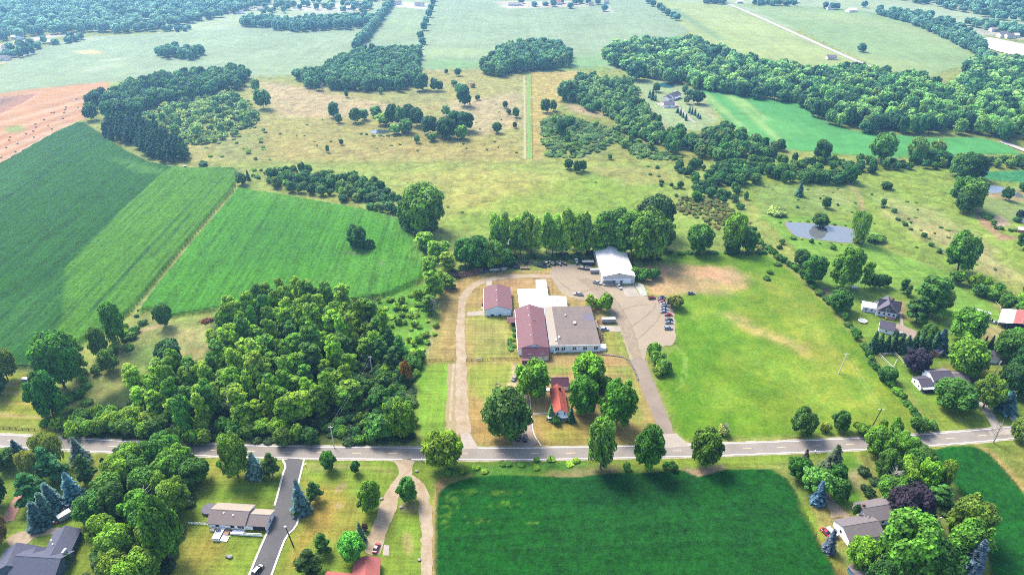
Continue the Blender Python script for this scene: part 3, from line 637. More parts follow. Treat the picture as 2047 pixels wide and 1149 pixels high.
# far roads
M_fr = gravel('far_gravel_road', C('efe6de'), C('e6d8cb'), 0.1, 1)
ribbon('far_road', [(1440,4),(1475,17),(1560,55),(1650,96),(1740,136),(1790,160)], 8, 0.9, M_fr)
ribbon('far_road', [(2000,284),(2047,302),(2120,330)], 6.5, 0.8, M_fr)
ribbon('farm_track', [(1056,150),(1057,240),(1058,318)], 3.2, 0.07, plain('green_lane', C('8bbb55'), 0.95, 0.3, 0.3), jit=0.6)
ribbon('farm_track', [(1048,152),(1049,240),(1049,318)], 2.2, 0.06, plain('pale_lane', C('c9c493'), 0.95, 0.2, 0.3), jit=0.4)
sheet('gravel_drive', [(1311,208),(1340,198),(1348,196),(1352,208),(1358,214),(1330,216)], 0.09, M_conc, 0.2, 0)
ribbon('gravel_drive', [(1352,212),(1366,222),(1376,236),(1390,246)], 3.0, 0.09, M_conc)
# water
def water_mat(name, col, rough=0.06, metal=0.0):
    m, nt, N, L, out = new_mat(name); pos = geo_pos(N); n1 = nnoise(N, L, pos, 1.6, 3.0, 0.5)
    b = diffuse_out(N, L, out, col, nbump(N, L, n1, 0.04, 0.1), rough, 0.9); b.inputs['IOR'].default_value = 1.33; b.inputs['Metallic'].default_value = metal; return m
M_wat = water_mat('pond_water', (0.15, 0.16, 0.155), 0.03, 0.5); M_lake = water_mat('lake_water', (0.62, 0.62, 0.66), 0.1, 0.45); M_grn = water_mat('green_pond_water', C('3f7f86'), 0.08)
M_bank = gravel('pond_bank', C('b3a468'), C('8f9a4c'), 0.3, 2)
def pond(name, pts, mat, z=0.10, bank=True, grow=1.06):
    if bank:
        c = np.mean(np.array(pts, float), 0); sheet('pond_bank', [tuple(c+(np.array(p)-c)*grow) for p in pts], z-0.03, M_bank, 0.5, 1)
    return sheet(name, pts, z, mat, 0.35, 1)
pond('pond_water', [(1566,444),(1600,445),(1650,449),(1698,455),(1718,470),(1720,484),(1690,486),(1640,480),(1590,474),(1580,462)], M_wat)
pond('pond_water', [(1962,376),(1980,371),(2002,373),(2012,379),(2000,386),(1976,387),(1964,382)], M_wat, grow=1.15)
pond('pond_water', [(2014,380),(2030,383),(2044,390),(2047,396),(2030,394),(2016,386)], M_wat, grow=1.15)
pond('pond_water', [(736,263),(752,259),(776,260),(784,264),(770,268),(744,268)], water_mat('dark_pond', C('5c6a70'), 0.05))
pond('pond_water', [(1314,172),(1322,166),(1336,166),(1350,172),(1346,176),(1328,176)], M_grn, grow=1.1)
pond('pond_water', [(985,470),(1040,468),(1120,470),(1185,468),(1192,480),(1120,492),(1040,492),(985,484)], M_wat)
sheet('lake_water', [(1962,80),(1975,76),(2000,80),(2047,90),(2160,112),(2160,160),(2047,116),(2020,110),(1985,102),(1966,92)], 0.9, M_lake, 0.5, 1)
# ------------------------------------------------------------------ foliage
def foliage_mat(name, rough=0.75, stand=False):
    m, nt, N, L, out = new_mat(name)
    oi = N.new('ShaderNodeObjectInfo'); a = N.new('ShaderNodeAttribute'); a.attribute_name = 'tone'
    hs = N.new('ShaderNodeHueSaturation')
    if stand:                                          # plants of a scattered stand carry their own colour
        ti = N.new('ShaderNodeAttribute'); ti.attribute_type = 'INSTANCER'; ti.attribute_name = 'tint'; L.new(ti.outputs['Color'], hs.inputs['Color'])
    else: L.new(oi.outputs['Color'], hs.inputs['Color'])
    L.new(nrange(N, L, oi.outputs['Random'], 0, 1, 0.484, 0.512), hs.inputs['Hue'])
    rv = nmath(N, L, 'FRACT', nmath(N, L, 'MULTIPLY', oi.outputs['Random'], 37.7))
    L.new(nmath(N, L, 'MULTIPLY', a.outputs['Fac'], nrange(N, L, rv, 0, 1, 0.78, 1.22)), hs.inputs['Value'])
    n1 = nnoise(N, L, tex_obj(N), 0.35, 2.0); hs.inputs['Saturation'].default_value = 1.0
    c = nscale_col(N, L, hs.outputs[0], nrange(N, L, n1, 0.3, 0.7, 0.82, 1.18))
    d = N.new('ShaderNodeBsdfPrincipled'); d.inputs['Roughness'].default_value = rough; d.inputs['Specular IOR Level'].default_value = 0.25
    L.new(c, d.inputs['Base Color'])
    t = N.new('ShaderNodeBsdfTranslucent'); L.new(nscale_col(N, L, c, 1.25), t.inputs['Color'])
    mx = N.new('ShaderNodeMixShader'); mx.inputs[0].default_value = 0.32
    L.new(d.outputs[0], mx.inputs[1]); L.new(t.outputs[0], mx.inputs[2]); L.new(mx.outputs[0], out.inputs['Surface'])
    return m
M_leaf = foliage_mat('leaves'); M_leafs = foliage_mat('leaves_of_a_stand', stand=True)
M_bark = plain('bark', (0.09, 0.07, 0.055), 0.95, 0.3, 1.2)
M_palebark = plain('pale_bark', (0.22, 0.20, 0.17), 0.95, 0.3, 1.2)

def unit(n, g):
    v = g.normal(size=(n, 3)); return v/np.linalg.norm(v, axis=1)[:, None]
ICO_V, ICO_F = None, None
def ico():
    global ICO_V, ICO_F
    if ICO_V is None:
        b = bmesh.new(); bmesh.ops.create_icosphere(b, subdivisions=1, radius=1.0)
        ICO_V = np.array([v.co[:] for v in b.verts]); ICO_F = np.array([[v.index for v in f.verts] for f in b.faces]); b.free()
    return ICO_V, ICO_F
def leaf_quads(P, Nr, size, g, aspect=1.0):
    n = len(P); r = unit(n, g); t = np.cross(Nr, r); t /= np.linalg.norm(t, axis=1)[:, None]+1e-9; b = np.cross(Nr, t)
    s = (size*g.uniform(0.6, 1.35, n))[:, None]; t = t*s*0.5; b = b*s*0.5*aspect
    bend = Nr*s*0.18
    return np.stack([P-t-b, P+t-b+bend, P+t+b, P-t+b+bend], 1).reshape(-1, 3)
def make_mesh(name, qv, cores, mat, tone):
    n = len(qv)//4; vs = [qv]; faces = [tuple(range(4*i, 4*i+4)) for i in range(n)]; base = 4*n; tones = list(tone)
    iv, jf = ico()
    for c, r, k in cores:
        vs.append(c+iv*r*k); faces += [tuple(int(x)+base for x in f) for f in jf]; base += len(iv); tones += [0.95]*len(jf)
    V = np.concatenate(vs)
    me = bpy.data.meshes.new(name); me.from_pydata(V.tolist(), [], faces)
    at = me.attributes.new('tone', 'FLOAT', 'FACE'); at.data.foreach_set('value', np.array(tones, np.float32))
    me.materials.append(mat); me.update(); return me
def lobed(name, seed, W, H, lobes, n, leaf, mat=None, zflat=0.9, up=0.35, out=0.75):
    """Crown from overlapping leaf lobes; lobes = list of (centre, radius)."""
    g = np.random.default_rng(seed); Cn = np.array([c for c, r in lobes]); R = np.array([r for c, r in lobes])
    pr = R**2/np.sum(R**2); k = g.choice(len(R), n*2, p=pr); d = unit(n*2, g)
    P = Cn[k]+d*np.array([1, 1, zflat])*(R[k]*g.uniform(0.70, 1.27, n*2))[:, None]
    keep = d[:, 2] > -0.65
    D = np.linalg.norm((P[:, None, :]-Cn[None])/np.array([1, 1, zflat]), axis=2)/R[None]; D[np.arange(n*2), k] = 9
    keep &= D.min(1) > 0.72
    P = P[keep][:n]; d = d[keep][:n]
    Nr = d*out+unit(len(P), g)*0.42+np.array([0, 0, up]); Nr /= np.linalg.norm(Nr, axis=1)[:, None]
    tone = g.uniform(0.5, 1.5, len(P))*(1+0.3*(g.uniform(-1, 1, len(R))[k[keep][:n]]))
    cores = [(c, r, np.array([0.72, 0.72, 0.72*zflat])) for c, r in lobes]
    return make_mesh(name, leaf_quads(P, Nr, leaf, g), cores, mat or M_leaf, tone)
def trunk_mesh(name, seed, H, r0, fork, tips, mat):
    g = np.random.default_rng(seed); m = MB()
    pts = [(0, 0, -0.3)]; 
    for t in (0.35, 0.7, 1.0): pts.append((g.normal()*0.03*H*t, g.normal()*0.03*H*t, fork*H*t))
    m.tube(pts, [r0, r0*0.85, r0*0.75, r0*0.6], 7); top = Vector(pts[-1])
    for tp in tips:
        tp = Vector(tp); mid = top.lerp(tp, 0.5)+Vector((g.normal()*0.2, g.normal()*0.2, 0.3)); st = Vector(pts[2]).lerp(top, float(g.uniform(0.3, 1)))
        m.tube([st, mid, tp], [r0*0.5, r0*0.32, r0*0.12], 5)
    me = bpy.data.meshes.new(name); me.from_pydata(m.v, [], m.f); me.materials.append(mat); me.update(); return me
def lobes_round(seed, W, H, n, base=0.05, rr=(0.11, 0.185)):
    g = np.random.default_rng(seed); L_ = []; cz = H*(base+1)/2; hz = H*(1-base)/2
    for i in range(n):
        a = 6.2832*(i*0.618+g.uniform(-0.08, 0.08)); z = -0.75+1.7*(i+0.5)/n+g.uniform(-0.1, 0.1); z = min(0.95, z)
        q = math.sqrt(max(0.06, 1-z*z*0.92)); r = W*g.uniform(*rr); rad = (W/2-r*0.85)*q*g.uniform(0.75, 1.1)
        L_.append((np.array([math.cos(a)*rad, math.sin(a)*rad, cz+z*(hz-r*0.75)]), r))
    L_.append((np.array([0, 0, cz]), W*0.25)); L_.append((np.array([g.normal()*0.05*W, g.normal()*0.05*W, cz+hz*0.4]), W*0.2))
    for i in range(5):                                 # limbs that break the outline
        a = g.uniform(0, 6.28); z = g.uniform(-0.5, 0.85); q = math.sqrt(max(0.1, 1-z*z)); r = W*g.uniform(0.07, 0.11)
        L_.append((np.array([math.cos(a)*W*0.5*q, math.sin(a)*W*0.5*q, cz+z*hz*1.02]), r))
    sx, sy = g.uniform(0.84, 1.16), g.uniform(-0.09, 0.09)*W
    return [(np.array([c[0]*sx+sy*(c[2]/H-0.5), c[1]/sx, c[2]]), r) for c, r in L_ if g.uniform() > 0.12]
def lobes_poplar(seed, W, H, n):
    """Two or three leaders, each a ragged column of lobes under a blunt top."""
    g = np.random.default_rng(seed); L_ = []; k = 2+seed % 2; per = n//k
    for j in range(k):
        a0 = 6.2832*j/k+g.uniform(-0.5, 0.5); ox, oy = math.cos(a0)*W*0.2, math.sin(a0)*W*0.2; top = H*g.uniform(0.84, 0.97)
        for i in range(per):
            t = (i+0.5)/per; z = H*0.16+(top-H*0.16)*t; env = W*0.27*math.sin(math.pi*min(1.0, 0.22+0.66*t))**0.6
            a = 2.4*i+g.uniform(-0.5, 0.5); r = W*g.uniform(0.11, 0.19); rad = env*g.uniform(0.35, 1.0)
            L_.append((np.array([ox*(1-0.25*t)+math.cos(a)*rad, oy*(1-0.25*t)+math.sin(a)*rad, min(z, H-r)]), r))
    return L_
PROTO = {}
def put(kind, var, lod, crown, trunk, dims): PROTO.setdefault((kind, lod), []).append((crown, trunk, dims))
for v in range(6):
    W, H = 13.0, 14.5; lb = lobes_round(100+v, W, H, 36); tips = [tuple(lb[i][0]) for i in (2, 7, 11, 15, 19, 24)]
    tk = trunk_mesh('trunk', v, H, 0.42, 0.3, tips, M_bark)
    put('broadleaf', v, 0, lobed('crown', 200+v, W, H, lb, 6500, 0.62), tk, (W, H))
    put('broadleaf', v, 1, lobed('crown', 220+v, W, H, lb, 1300, 1.25), tk, (W, H))
for v in range(4):
    W, H = 8.0, 17.0; lb = lobes_poplar(140+v, W, H, 30); tips = [tuple(lb[i][0]) for i in (3, 9, 14, 20, 26)]
    tk = trunk_mesh('trunk', 20+v, H, 0.24, 0.35, tips, M_palebark)
    put('poplar', v, 0, lobed('crown', 240+v, W, H, lb, 4600, 0.52), tk, (W, H))
    put('poplar', v, 1, lobed('crown', 260+v, W, H, lb, 1000, 1.05), tk, (W, H))
def conifer(name, seed, W, H, tiers, per, leaf, droop, n_on=5, core=0.62, base=0.03):
    g = np.random.default_rng(seed); P = []; Nn = []; tn = []
    for i in range(tiers):
        t = i/(tiers-1); z = H*(base+(0.97-base)*t); R = (W/2)*(1-t)**0.85*g.uniform(0.88, 1.08)+0.12
        m = max(5, int(per*(1-t)+4))
        for k in range(m):
            a = 6.2832*(k/m+g.uniform(-0.04, 0.04))+i*1.3; Rb = R*g.uniform(0.72, 1.18)
            for j in range(n_on):
                s = 0.42+0.58*(j+g.uniform(0, 0.9))/n_on; rad = Rb*s
                P.append((math.cos(a)*rad+g.normal()*0.05*Rb, math.sin(a)*rad+g.normal()*0.05*Rb, z-droop*rad*s+g.normal()*0.08))
                Nn.append((math.cos(a)*0.45+g.normal()*0.25, math.sin(a)*0.45+g.normal()*0.25, 0.85)); tn.append(g.uniform(0.55, 1.55)*(0.7+0.5*s))
    P = np.array(P); Nn = np.array(Nn); Nn /= np.linalg.norm(Nn, axis=1)[:, None]
    qv = leaf_quads(P, Nn, leaf, g)
    me = make_mesh(name, qv, [], M_leaf, tn)
    b = bmesh.new(); b.from_mesh(me); n0 = len(b.faces)
    bmesh.ops.create_cone(b, cap_ends=True, segments=9, radius1=W/2*core, radius2=0.05, depth=H*0.93, matrix=Matrix.Translation((0, 0, H*(base+0.47))))
    b.faces.ensure_lookup_table(); b.to_mesh(me); b.free()
    at = me.attributes.get('tone')
    for i in range(n0, len(me.polygons)): at.data[i].value = 0.9
    return me
for v in range(3):
    W, H = 6.0, 12.0; tk = MB().tube([(0,0,-0.2),(0,0,H*0.5),(0,0,H*0.9)], [0.22,0.14,0.03], 6)
    me = bpy.data.meshes.new('trunk'); me.from_pydata(tk.v, [], tk.f); me.materials.append(M_bark)
    put('spruce', v, 0, conifer('crown', 300+v, W, H, 14, 12, 0.78, 0.3, core=0.5), me, (W, H))
    put('spruce', v, 1, conifer('crown', 320+v, W, H, 10, 9, 1.1, 0.28, 3), me, (W, H))
for v in range(3):
    W, H = 7.5, 15.0; g = np.random.default_rng(400+v); lb = []
    for i in range(20):
        t = (i+0.5)/20; z = H*(0.2+0.76*t); a = i*2.4+g.uniform(-.3, .3); env = W/2*(1-t**2.2)*0.95+0.3; r = W*g.uniform(0.13, 0.2)*(1.05-0.5*t)
        rad = max(0, env-r*0.6)*g.uniform(0.6, 1.1); lb.append((np.array([math.cos(a)*rad, math.sin(a)*rad, z]), r))
    for z in (0.3, 0.5, 0.7): lb.append((np.array([0, 0, H*z]), W*0.24*(1.2-z)))
    tk = trunk_mesh('trunk', 40+v, H, 0.3, 0.55, [(0, 0, H*0.9)], M_bark)
    put('pine', v, 0, lobed('crown', 420+v, W, H, lb, 3000, 0.62, zflat=0.62), tk, (W, H))
    put('pine', v, 1, lobed('crown', 440+v, W, H, lb, 900, 1.05, zflat=0.62), tk, (W, H))
for v in range(4):
    W, H = 4.5, 3.2; g = np.random.default_rng(500+v); lb = []
    for i in range(9):
        a = i*2.4; r = W*g.uniform(0.15, 0.25); rad = W*0.3*math.sqrt((i+0.3)/9)*1.1; lb.append((np.array([math.cos(a)*rad, math.sin(a)*rad, H*g.uniform(0.3, 0.75)*(1-0.3*rad/W)]), r))
    put('shrub', v, 0, lobed('shrub', 520+v, W, H, lb, 900, 0.42), None, (W, H))
    put('shrub', v, 1, lobed('shrub', 540+v, W, H, lb, 260, 0.75), None, (W, H))
def willow(seed, W, H):
    g = np.random.default_rng(seed); P = []; Nn = []
    n = 2600; d = unit(n, g); d[:, 2] = abs(d[:, 2]); k = g.integers(0, 14, n)
    ca = k*2.4; cx_ = np.cos(ca)*W*0.27*np.sqrt((k+1)/14); cy_ = np.sin(ca)*W*0.27*np.sqrt((k+1)/14); cz_ = H*(0.72+0.1*np.sin(k*1.7)); R = W*0.2
    fall = g.uniform(0, 1, n)**1.4*H*0.52*(1-d[:, 2])
    P = np.stack([cx_+d[:, 0]*R, cy_+d[:, 1]*R, cz_+d[:, 2]*R*0.8-fall], 1); P[:, 2] = np.maximum(P[:, 2], H*0.06)
    Nn = d+unit(n, g)*0.4; Nn /= np.linalg.norm(Nn, axis=1)[:, None]
    t = np.cross(Nn, np.array([0, 0, 1.0])); t /= np.linalg.norm(t, axis=1)[:, None]+1e-6; s = g.uniform(0.35, 0.7, n)[:, None]; h = np.array([0, 0, 1.0])*g.uniform(0.7, 1.6, n)[:, None]
    qv = np.stack([P-t*s*.5-h*.5, P+t*s*.5-h*.5, P+t*s*.35+h*.5, P-t*s*.35+h*.5], 1).reshape(-1, 3)
    cores = [(np.array([math.cos(i*2.4)*W*0.27*math.sqrt((i+1)/14), math.sin(i*2.4)*W*0.27*math.sqrt((i+1)/14), H*(0.7+0.1*math.sin(i*1.7))]), W*0.17, np.array([1, 1, 1.0])) for i in range(14)]
    return make_mesh('crown', qv, cores, M_leaf, g.uniform(0.7, 1.3, n))
put('willow', 0, 0, willow(600, 13, 12), trunk_mesh('trunk', 61, 12, 0.45, 0.3, [(2, 2, 8), (-3, 1, 8), (0, -3, 8)], M_bark), (13, 12)); PROTO[('willow', 1)] = PROTO[('willow', 0)]
def bare(seed):
    g = np.random.default_rng(seed); m = MB(); H = 9
    m.tube([(0,0,-.2),(0.1,0,3),(0,0.1,6),(0.1,0,H)], [0.28,0.22,0.13,0.03], 6)
    for i in range(34):
        z = g.uniform(2.2, 8.2); a = g.uniform(0, 6.28); l = g.uniform(1.2, 3.4)*(1.1-z/12); p = Vector((0.05, 0.05, z)); q = p+Vector((math.cos(a)*l, math.sin(a)*l, l*0.7)); e = q+Vector((math.cos(a+.6)*l*.5, math.sin(a+.6)*l*.5, l*0.5))
        m.tube([p, q, e], [0.09, 0.06, 0.02], 4)
    me = bpy.data.meshes.new('trunk'); me.from_pydata(m.v, [], m.f); me.materials.append(M_palebark); return me
PROTO[('bare', 0)] = PROTO[('bare', 1)] = [(None, bare(3), (5, 9))]
NAME = {'broadleaf': 'broadleaf_tree', 'poplar': 'poplar_tree', 'spruce': 'spruce_tree', 'pine': 'pine_tree', 'shrub': 'shrub', 'willow': 'willow_tree', 'bare': 'bare_tree'}
CAT = {'broadleaf': 'tree', 'poplar': 'tree', 'spruce': 'tree', 'pine': 'tree', 'shrub': 'shrub', 'willow': 'tree', 'bare': 'tree'}
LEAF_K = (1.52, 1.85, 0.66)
PLACED = []                                            # every plant: kind, x, y, height, width, colour, label, group
def plant(kind, p, h, w, colr, label, group=None):
    haze_fr = min(1, max(0, (p.y-520)/600)); b = {'spruce': 1.4, 'pine': 1.4, 'poplar': 1.3, 'broadleaf': 1.14}.get(kind, 1.1)*(1+0.5*haze_fr)  # distant plants turn paler and bluer: haze put into the leaf colour
    PLACED.append([kind, p.x, p.y, h, w, tuple(c*k*b for c, k in zip(colr, (LEAF_K[0]+0.12*haze_fr, LEAF_K[1]-0.3*haze_fr, LEAF_K[2]+0.55*haze_fr) if kind != 'spruce' else (1.45, 1.5, 1.3))), label, group])
def T(kind, x, yb, yt, wpx, hexc, label, group=None, k=1.0):
    """One plant by its foot, its top and its width as surveyed."""
    p = G(x, yb); w = wpx/scale_at(p); h = height_to(p, yt)
    h = max(0.8, h)
    plant(kind, p, h, w, C(hexc, k), label, group)
_vn, _fb = vnoise, fbm
def vnoise1(x, y, k): return float(_vn(np.array([x]), np.array([y]), k)[0])
def fbm1(x, y, k): return float(_fb(np.array([x]), np.array([y]), k, 2)[0])
def inside(pt, poly):
    x, y = pt; r = False; n = len(poly)
    for i in range(n):
        (x1, y1), (x2, y2) = poly[i], poly[(i+1) % n]
        if (y1 > y) != (y2 > y) and x < (x2-x1)*(y-y1)/(y2-y1)+x1: r = not r
    return r
def fill(kinds, poly, gap, hr, wr, cols, label, group, seed=0, jit=0.38, dens=1.0):
    """A stand of plants over a surveyed outline; kinds is a name or {name: share}."""
    W = poly_w(poly); R = random.Random(seed*977+13); pl = [tuple(q) for q in W]
    x0, y0 = W.min(0); x1, y1 = W.max(0); y = y0; row = 0
    kk = [(kinds, 1.0)] if isinstance(kinds, str) else list(kinds.items())
    while y < y1:
        x = x0+(gap/2 if row % 2 else 0)
        while x < x1:
            q = (x+R.uniform(-jit, jit)*gap, y+R.uniform(-jit, jit)*gap)
            wob = ((vnoise1(q[0]/16, q[1]/16, 91)-0.5)*min(14, gap*1.5), (vnoise1(q[0]/16+40, q[1]/16, 92)-0.5)*min(14, gap*1.5))
            if inside((q[0]+wob[0], q[1]+wob[1]), pl) and R.random() < dens and (q[1] < 640 or fbm1(q[0]/22, q[1]/22, 95) > 0.24):
                k = R.choices([a for a, b in kk], [b for a, b in kk])[0]; h = R.uniform(*hr); w = R.uniform(*wr)
                if k == 'spruce': w *= 0.6
                lab = label[k] if isinstance(label, dict) else label; gr = group[k] if isinstance(group, dict) else group
                plant(k, Vector((*q, 0)), h, w, C(R.choice(cols)), lab, gr)
            x += gap
        y += gap*0.87; row += 1
def line(kind, pts, gap, hr, wr, cols, label, group, seed=0, jit=0.5):
    W = resample(poly_w(pts), gap, False); R = random.Random(seed+len(PLACED))
    for q in W:
        plant(kind, Vector((q[0]+R.uniform(-jit, jit)*gap*0.6, q[1]+R.uniform(-jit, jit)*gap*0.6, 0)), R.uniform(*hr), R.uniform(*wr), C(R.choice(cols)), label, group)
# ------------------------------------------------------------------ planting
LG = ['8cab45', '7d9f3f', '98b24b', '86a23a']; MG = ['648c3f', '5a8440', '73963f', '557a3c']; DG = ['4a7a44', '416f42', '568348', '3d6a40']
BG = ['4f7f52', '487656', '5c8a58', '41704f']; HZ = ['5f8f5c', '6f9a62', '578658', '7fa56a', '4f7e56']; GR = ['8a9d66', '7b9260', '96a66f']
YG = ['9cb84a', 'a7bd52', '8db043']
# -- poplar woodlot left of the gravel track
fill('poplar', [(452,650),(500,615),(560,607),(650,628),(735,640),(765,668),(768,705),(722,750),(705,815),(620,850),(500,858),(400,850),(300,842),(256,806),(330,745),(418,735),(440,690)], 8.3, (11, 23), (6.5, 11.5), LG+YG+MG[:2]+['7fa53f'], 'tall light green poplar in the dense woodlot left of the gravel track', 'poplars of the dense woodlot', 1)
fill({'broadleaf': .55, 'shrub': .45}, [(100,868),(140,835),(230,830),(300,838),(420,850),(520,858),(640,862),(700,870),(640,886),(400,884),(250,878),(130,872)], 6.5, (5, 9), (6, 9), MG+LG, {'broadleaf': 'low bushy tree along the woodlot edge beside the road', 'shrub': 'dense shrub along the woodlot edge beside the road'}, {'broadleaf': 'low trees at the roadside woodlot edge', 'shrub': 'shrubs at the roadside woodlot edge'}, 2)
fill('shrub', [(640,850),(700,790),(770,705),(800,700),(835,705),(848,730),(810,770),(820,830),(832,884),(700,884)], 5.0, (2.5, 5), (4, 6.5), MG+DG, 'dark green shrub in the thicket between woodlot and gravel track', 'thicket shrubs by the woodlot', 3, dens=0.85)
fill('broadleaf', [(690,840),(770,760),(800,700),(840,710),(800,780),(770,830)], 10, (5, 9), (5, 8), DG+MG, 'small dark tree in the thicket between woodlot and gravel track', 'thicket trees by the woodlot', 4)
fill('shrub', [(760,670),(740,610),(845,575),(872,600),(872,690),(850,715),(800,700)], 5.2, (1.0, 4.2), (2.4, 6), YG+LG, 'low bright green shrub in the marsh west of the gravel track', 'marsh shrubs', 5, dens=0.7)
for x, yb, yt, w, h in ((780,700,655,34,'4a7350'),(800,720,672,32,'4c7a4c'),(762,720,675,36,'456e4a'),(785,735,695,36,'41694a')): T('pine', x, yb, yt, w, h, 'dark conifer in the thicket beside the marsh', 'dark conifers beside the marsh')
T('broadleaf', 812, 765, 722, 22, 'c67a3c', 'small tree with orange dying leaves near the gravel track')
T('broadleaf', 803, 872, 800, 60, '7fa63a', 'bright bushy tree at the woodlot corner beside the road')
T('shrub', 760, 878, 838, 60, '5e8f55', 'large round grey green shrub at the woodlot roadside')
T('shrub', 842, 722, 702, 20, '4f7f3c', 'single dark shrub at the end of the fence line')
T('bare', 868, 630, 596, 24, '8a7a6a', 'dead grey brown tree at the end of the poplar row')
for x, yb, yt, w, c in ((850,500,462,38,'9cb65a'),(870,520,480,34,'93b04f'),(888,518,482,30,'a4ba62'),(862,560,512,36,'8cab48'),(895,545,503,34,'9bb254'),(866,600,540,38,'86a545'),(880,588,540,26,'a3b84e'),(858,625,590,30,'7e9f48'),(895,575,548,30,'7fa546')): T('poplar', x, yb, yt, w, c, 'yellow green poplar in the row between cornfield and works', 'poplar row beside the cornfield')
# -- west boundary
for x, yb, yt, w, c, l in ((130,775,668,82,'5f8c3a','big spreading tree on the west boundary above the roadside lawn'),(108,835,745,62,'4f8040','broad dark tree at the foot of the west boundary'),(240,688,604,42,'6f9b38','tall leafy tree at the south end of the cornfield lane'),(204,712,655,38,'7a9d4c','rounded light tree on the west boundary beside the corn'),(332,652,606,34,'5f8a55','lone grey green tree at the cornfield corner'),(345,735,682,52,'44654e','dark bluish round tree in the rough meadow'),(16,760,692,50,'8a9f58','pale loose tree at the left picture edge beside the lawn'),(2,790,740,40,'4d7a40','dark tree half cut by the left picture edge'),(222,740,700,36,'6d8f44','leafy bush tree below the lane end')):
    T('broadleaf', x, yb, yt, w, c, l)
T('poplar', 160, 745, 668, 40, '6c9440', 'narrow tree behind the big boundary tree')
fill('shrub', [(80,868),(95,800),(150,780),(200,690),(262,632),(290,640),(250,720),(200,800),(150,850),(110,868)], 6, (2, 4), (3.5, 6), MG+LG, 'leafy shrub along the west boundary', 'west boundary shrubs', 6, dens=0.8)
line('shrub', [(470,392),(390,490),(310,590),(268,634)], 5, (1.0, 2.0), (2, 3.2), DG, 'low dark weed clump along the lane between cornfields', 'weeds along the cornfield lane', 7)
# -- corn island and the hedgerow above
T('broadleaf', 716, 498, 450, 46, '3f7040', 'lone dark tree in the middle of the cornfield'); T('shrub', 738, 500, 478, 26, '477a3c', 'dark bush against the lone cornfield tree')
fill({'broadleaf': .8, 'shrub': .2}, [(525,372),(530,352),(560,342),(640,348),(700,356),(745,370),(790,405),(802,424),(770,424),(700,406),(620,396),(545,384)], 7.5, (5, 9.5), (5.5, 8), BG+GR[:1]+['6f9068'], {'broadleaf': 'grey green tree in the copse between cornfield and meadow', 'shrub': 'grey green bush in the copse between cornfield and meadow'}, {'broadleaf': 'copse trees above the cornfield', 'shrub': 'copse bushes above the cornfield'}, 8)
T('broadleaf', 848, 462, 368, 84, '6a9440', 'great spreading oak between cornfield and meadow')
for x, yb, yt, w in ((806,458,400,28),(820,466,420,28),(836,468,425,30),(862,466,430,34)): T('poplar', x, yb, yt, w, '537f4a', 'slim dark tree clustered under the great oak', 'slim trees under the great oak')
T('broadleaf', 484, 370, 346, 26, '527a54', 'small tree at the north end of the lane'); T('spruce', 497, 360, 340, 12, '4a7452', 'little conifer at the north end of the lane')
# -- trees north of the works
for i, (x, yb, yt) in enumerate(((990,512,430),(1008,516,428),(1030,514,434),(1052,512,425),(1072,516,436),(1092,514,424),(1112,518,430),(1132,518,420),(1152,518,428),(1168,512,424),(1010,500,440),(1048,502,436),(1098,500,434),(1140,504,428))):
    T('poplar', x, yb-9, yt-4, 24+(i*7) % 10, ['9dba58', '8fae4e', 'a9c464', '82a24c'][i % 4], 'poplar in the tall row between pond and works yard', 'tall poplar row by the pond')
for x, yb, yt, w, c in ((998,506,440,36,'83a650'),(1040,508,452,34,'6f9645'),(1062,506,432,40,'8fae4e'),(1104,508,438,38,'7b9d48'),(1124,507,446,34,'98b658'),(1162,508,436,42,'6f9444'),(1178,508,446,36,'86a64c')): T('broadleaf', x, yb, yt, w, c, 'rounded tree filling the tall row between pond and works yard', 'rounded trees in the pond row')
for x, yb, yt, w, c in ((930,530,478,50,'5a8a42'),(955,532,474,56,'4f803e'),(985,534,482,48,'6f9c3c'),(1012,530,500,34,'4d7c44')): T('broadleaf', x, yb, yt, w, c, 'dense dark tree behind the brush pile', 'dense trees behind the brush pile')
for x, yb, yt, w, c in ((1205,510,420,50,'83a44a'),(1228,505,415,54,'7b9d45'),(1245,512,425,50,'6f9642'),(1262,505,418,50,'648c40')): T('poplar', x, yb, yt, w, c, 'tall tree behind the white barn', 'tall trees behind the white barn')
T('broadleaf', 1292, 520, 420, 84, '6d9640', 'huge rounded tree right of the white barn'); T('broadleaf', 1308, 470, 390, 72, '4a6448', 'dark purplish tree behind the huge rounded tree'); T('broadleaf', 1325, 500, 440, 42, '5a8444', 'medium tree at the right of the barn clump')
T('broadleaf', 1396, 504, 450, 54, '55823f', 'rounded dark tree on the edge of the bright field'); T('broadleaf', 1464, 500, 424, 42, '88a54a', 'light leafy tree near the parcel corner'); T('broadleaf', 1494, 502, 462, 34, '4a7842', 'dark bushy tree beside the light leafy tree'); T('broadleaf', 1462,506,478,30,'456f40','low dark tree under the light leafy tree')
for x, yb, yt, w, c in ((1270,556,536,26,'6f9642'),(1288,562,540,30,'5b8848'),(1306,556,538,28,'4c7a42')): T('shrub', x, yb, yt, w, c, 'rounded shrub beside the right wall of the barn', 'shrubs beside the barn')
fill('shrub', [(1340,420),(1360,395),(1440,400),(1490,440),(1535,500),(1500,505),(1450,470),(1400,440)], 3.4, (0.8, 2.2), (2.4, 4.6), ['8a8560', '7a7f58', '94885f', '6f7f4e', '7f7455'], 'brownish low shrub in the scrub right of the barn', 'brownish scrub shrubs', 9, dens=0.8)
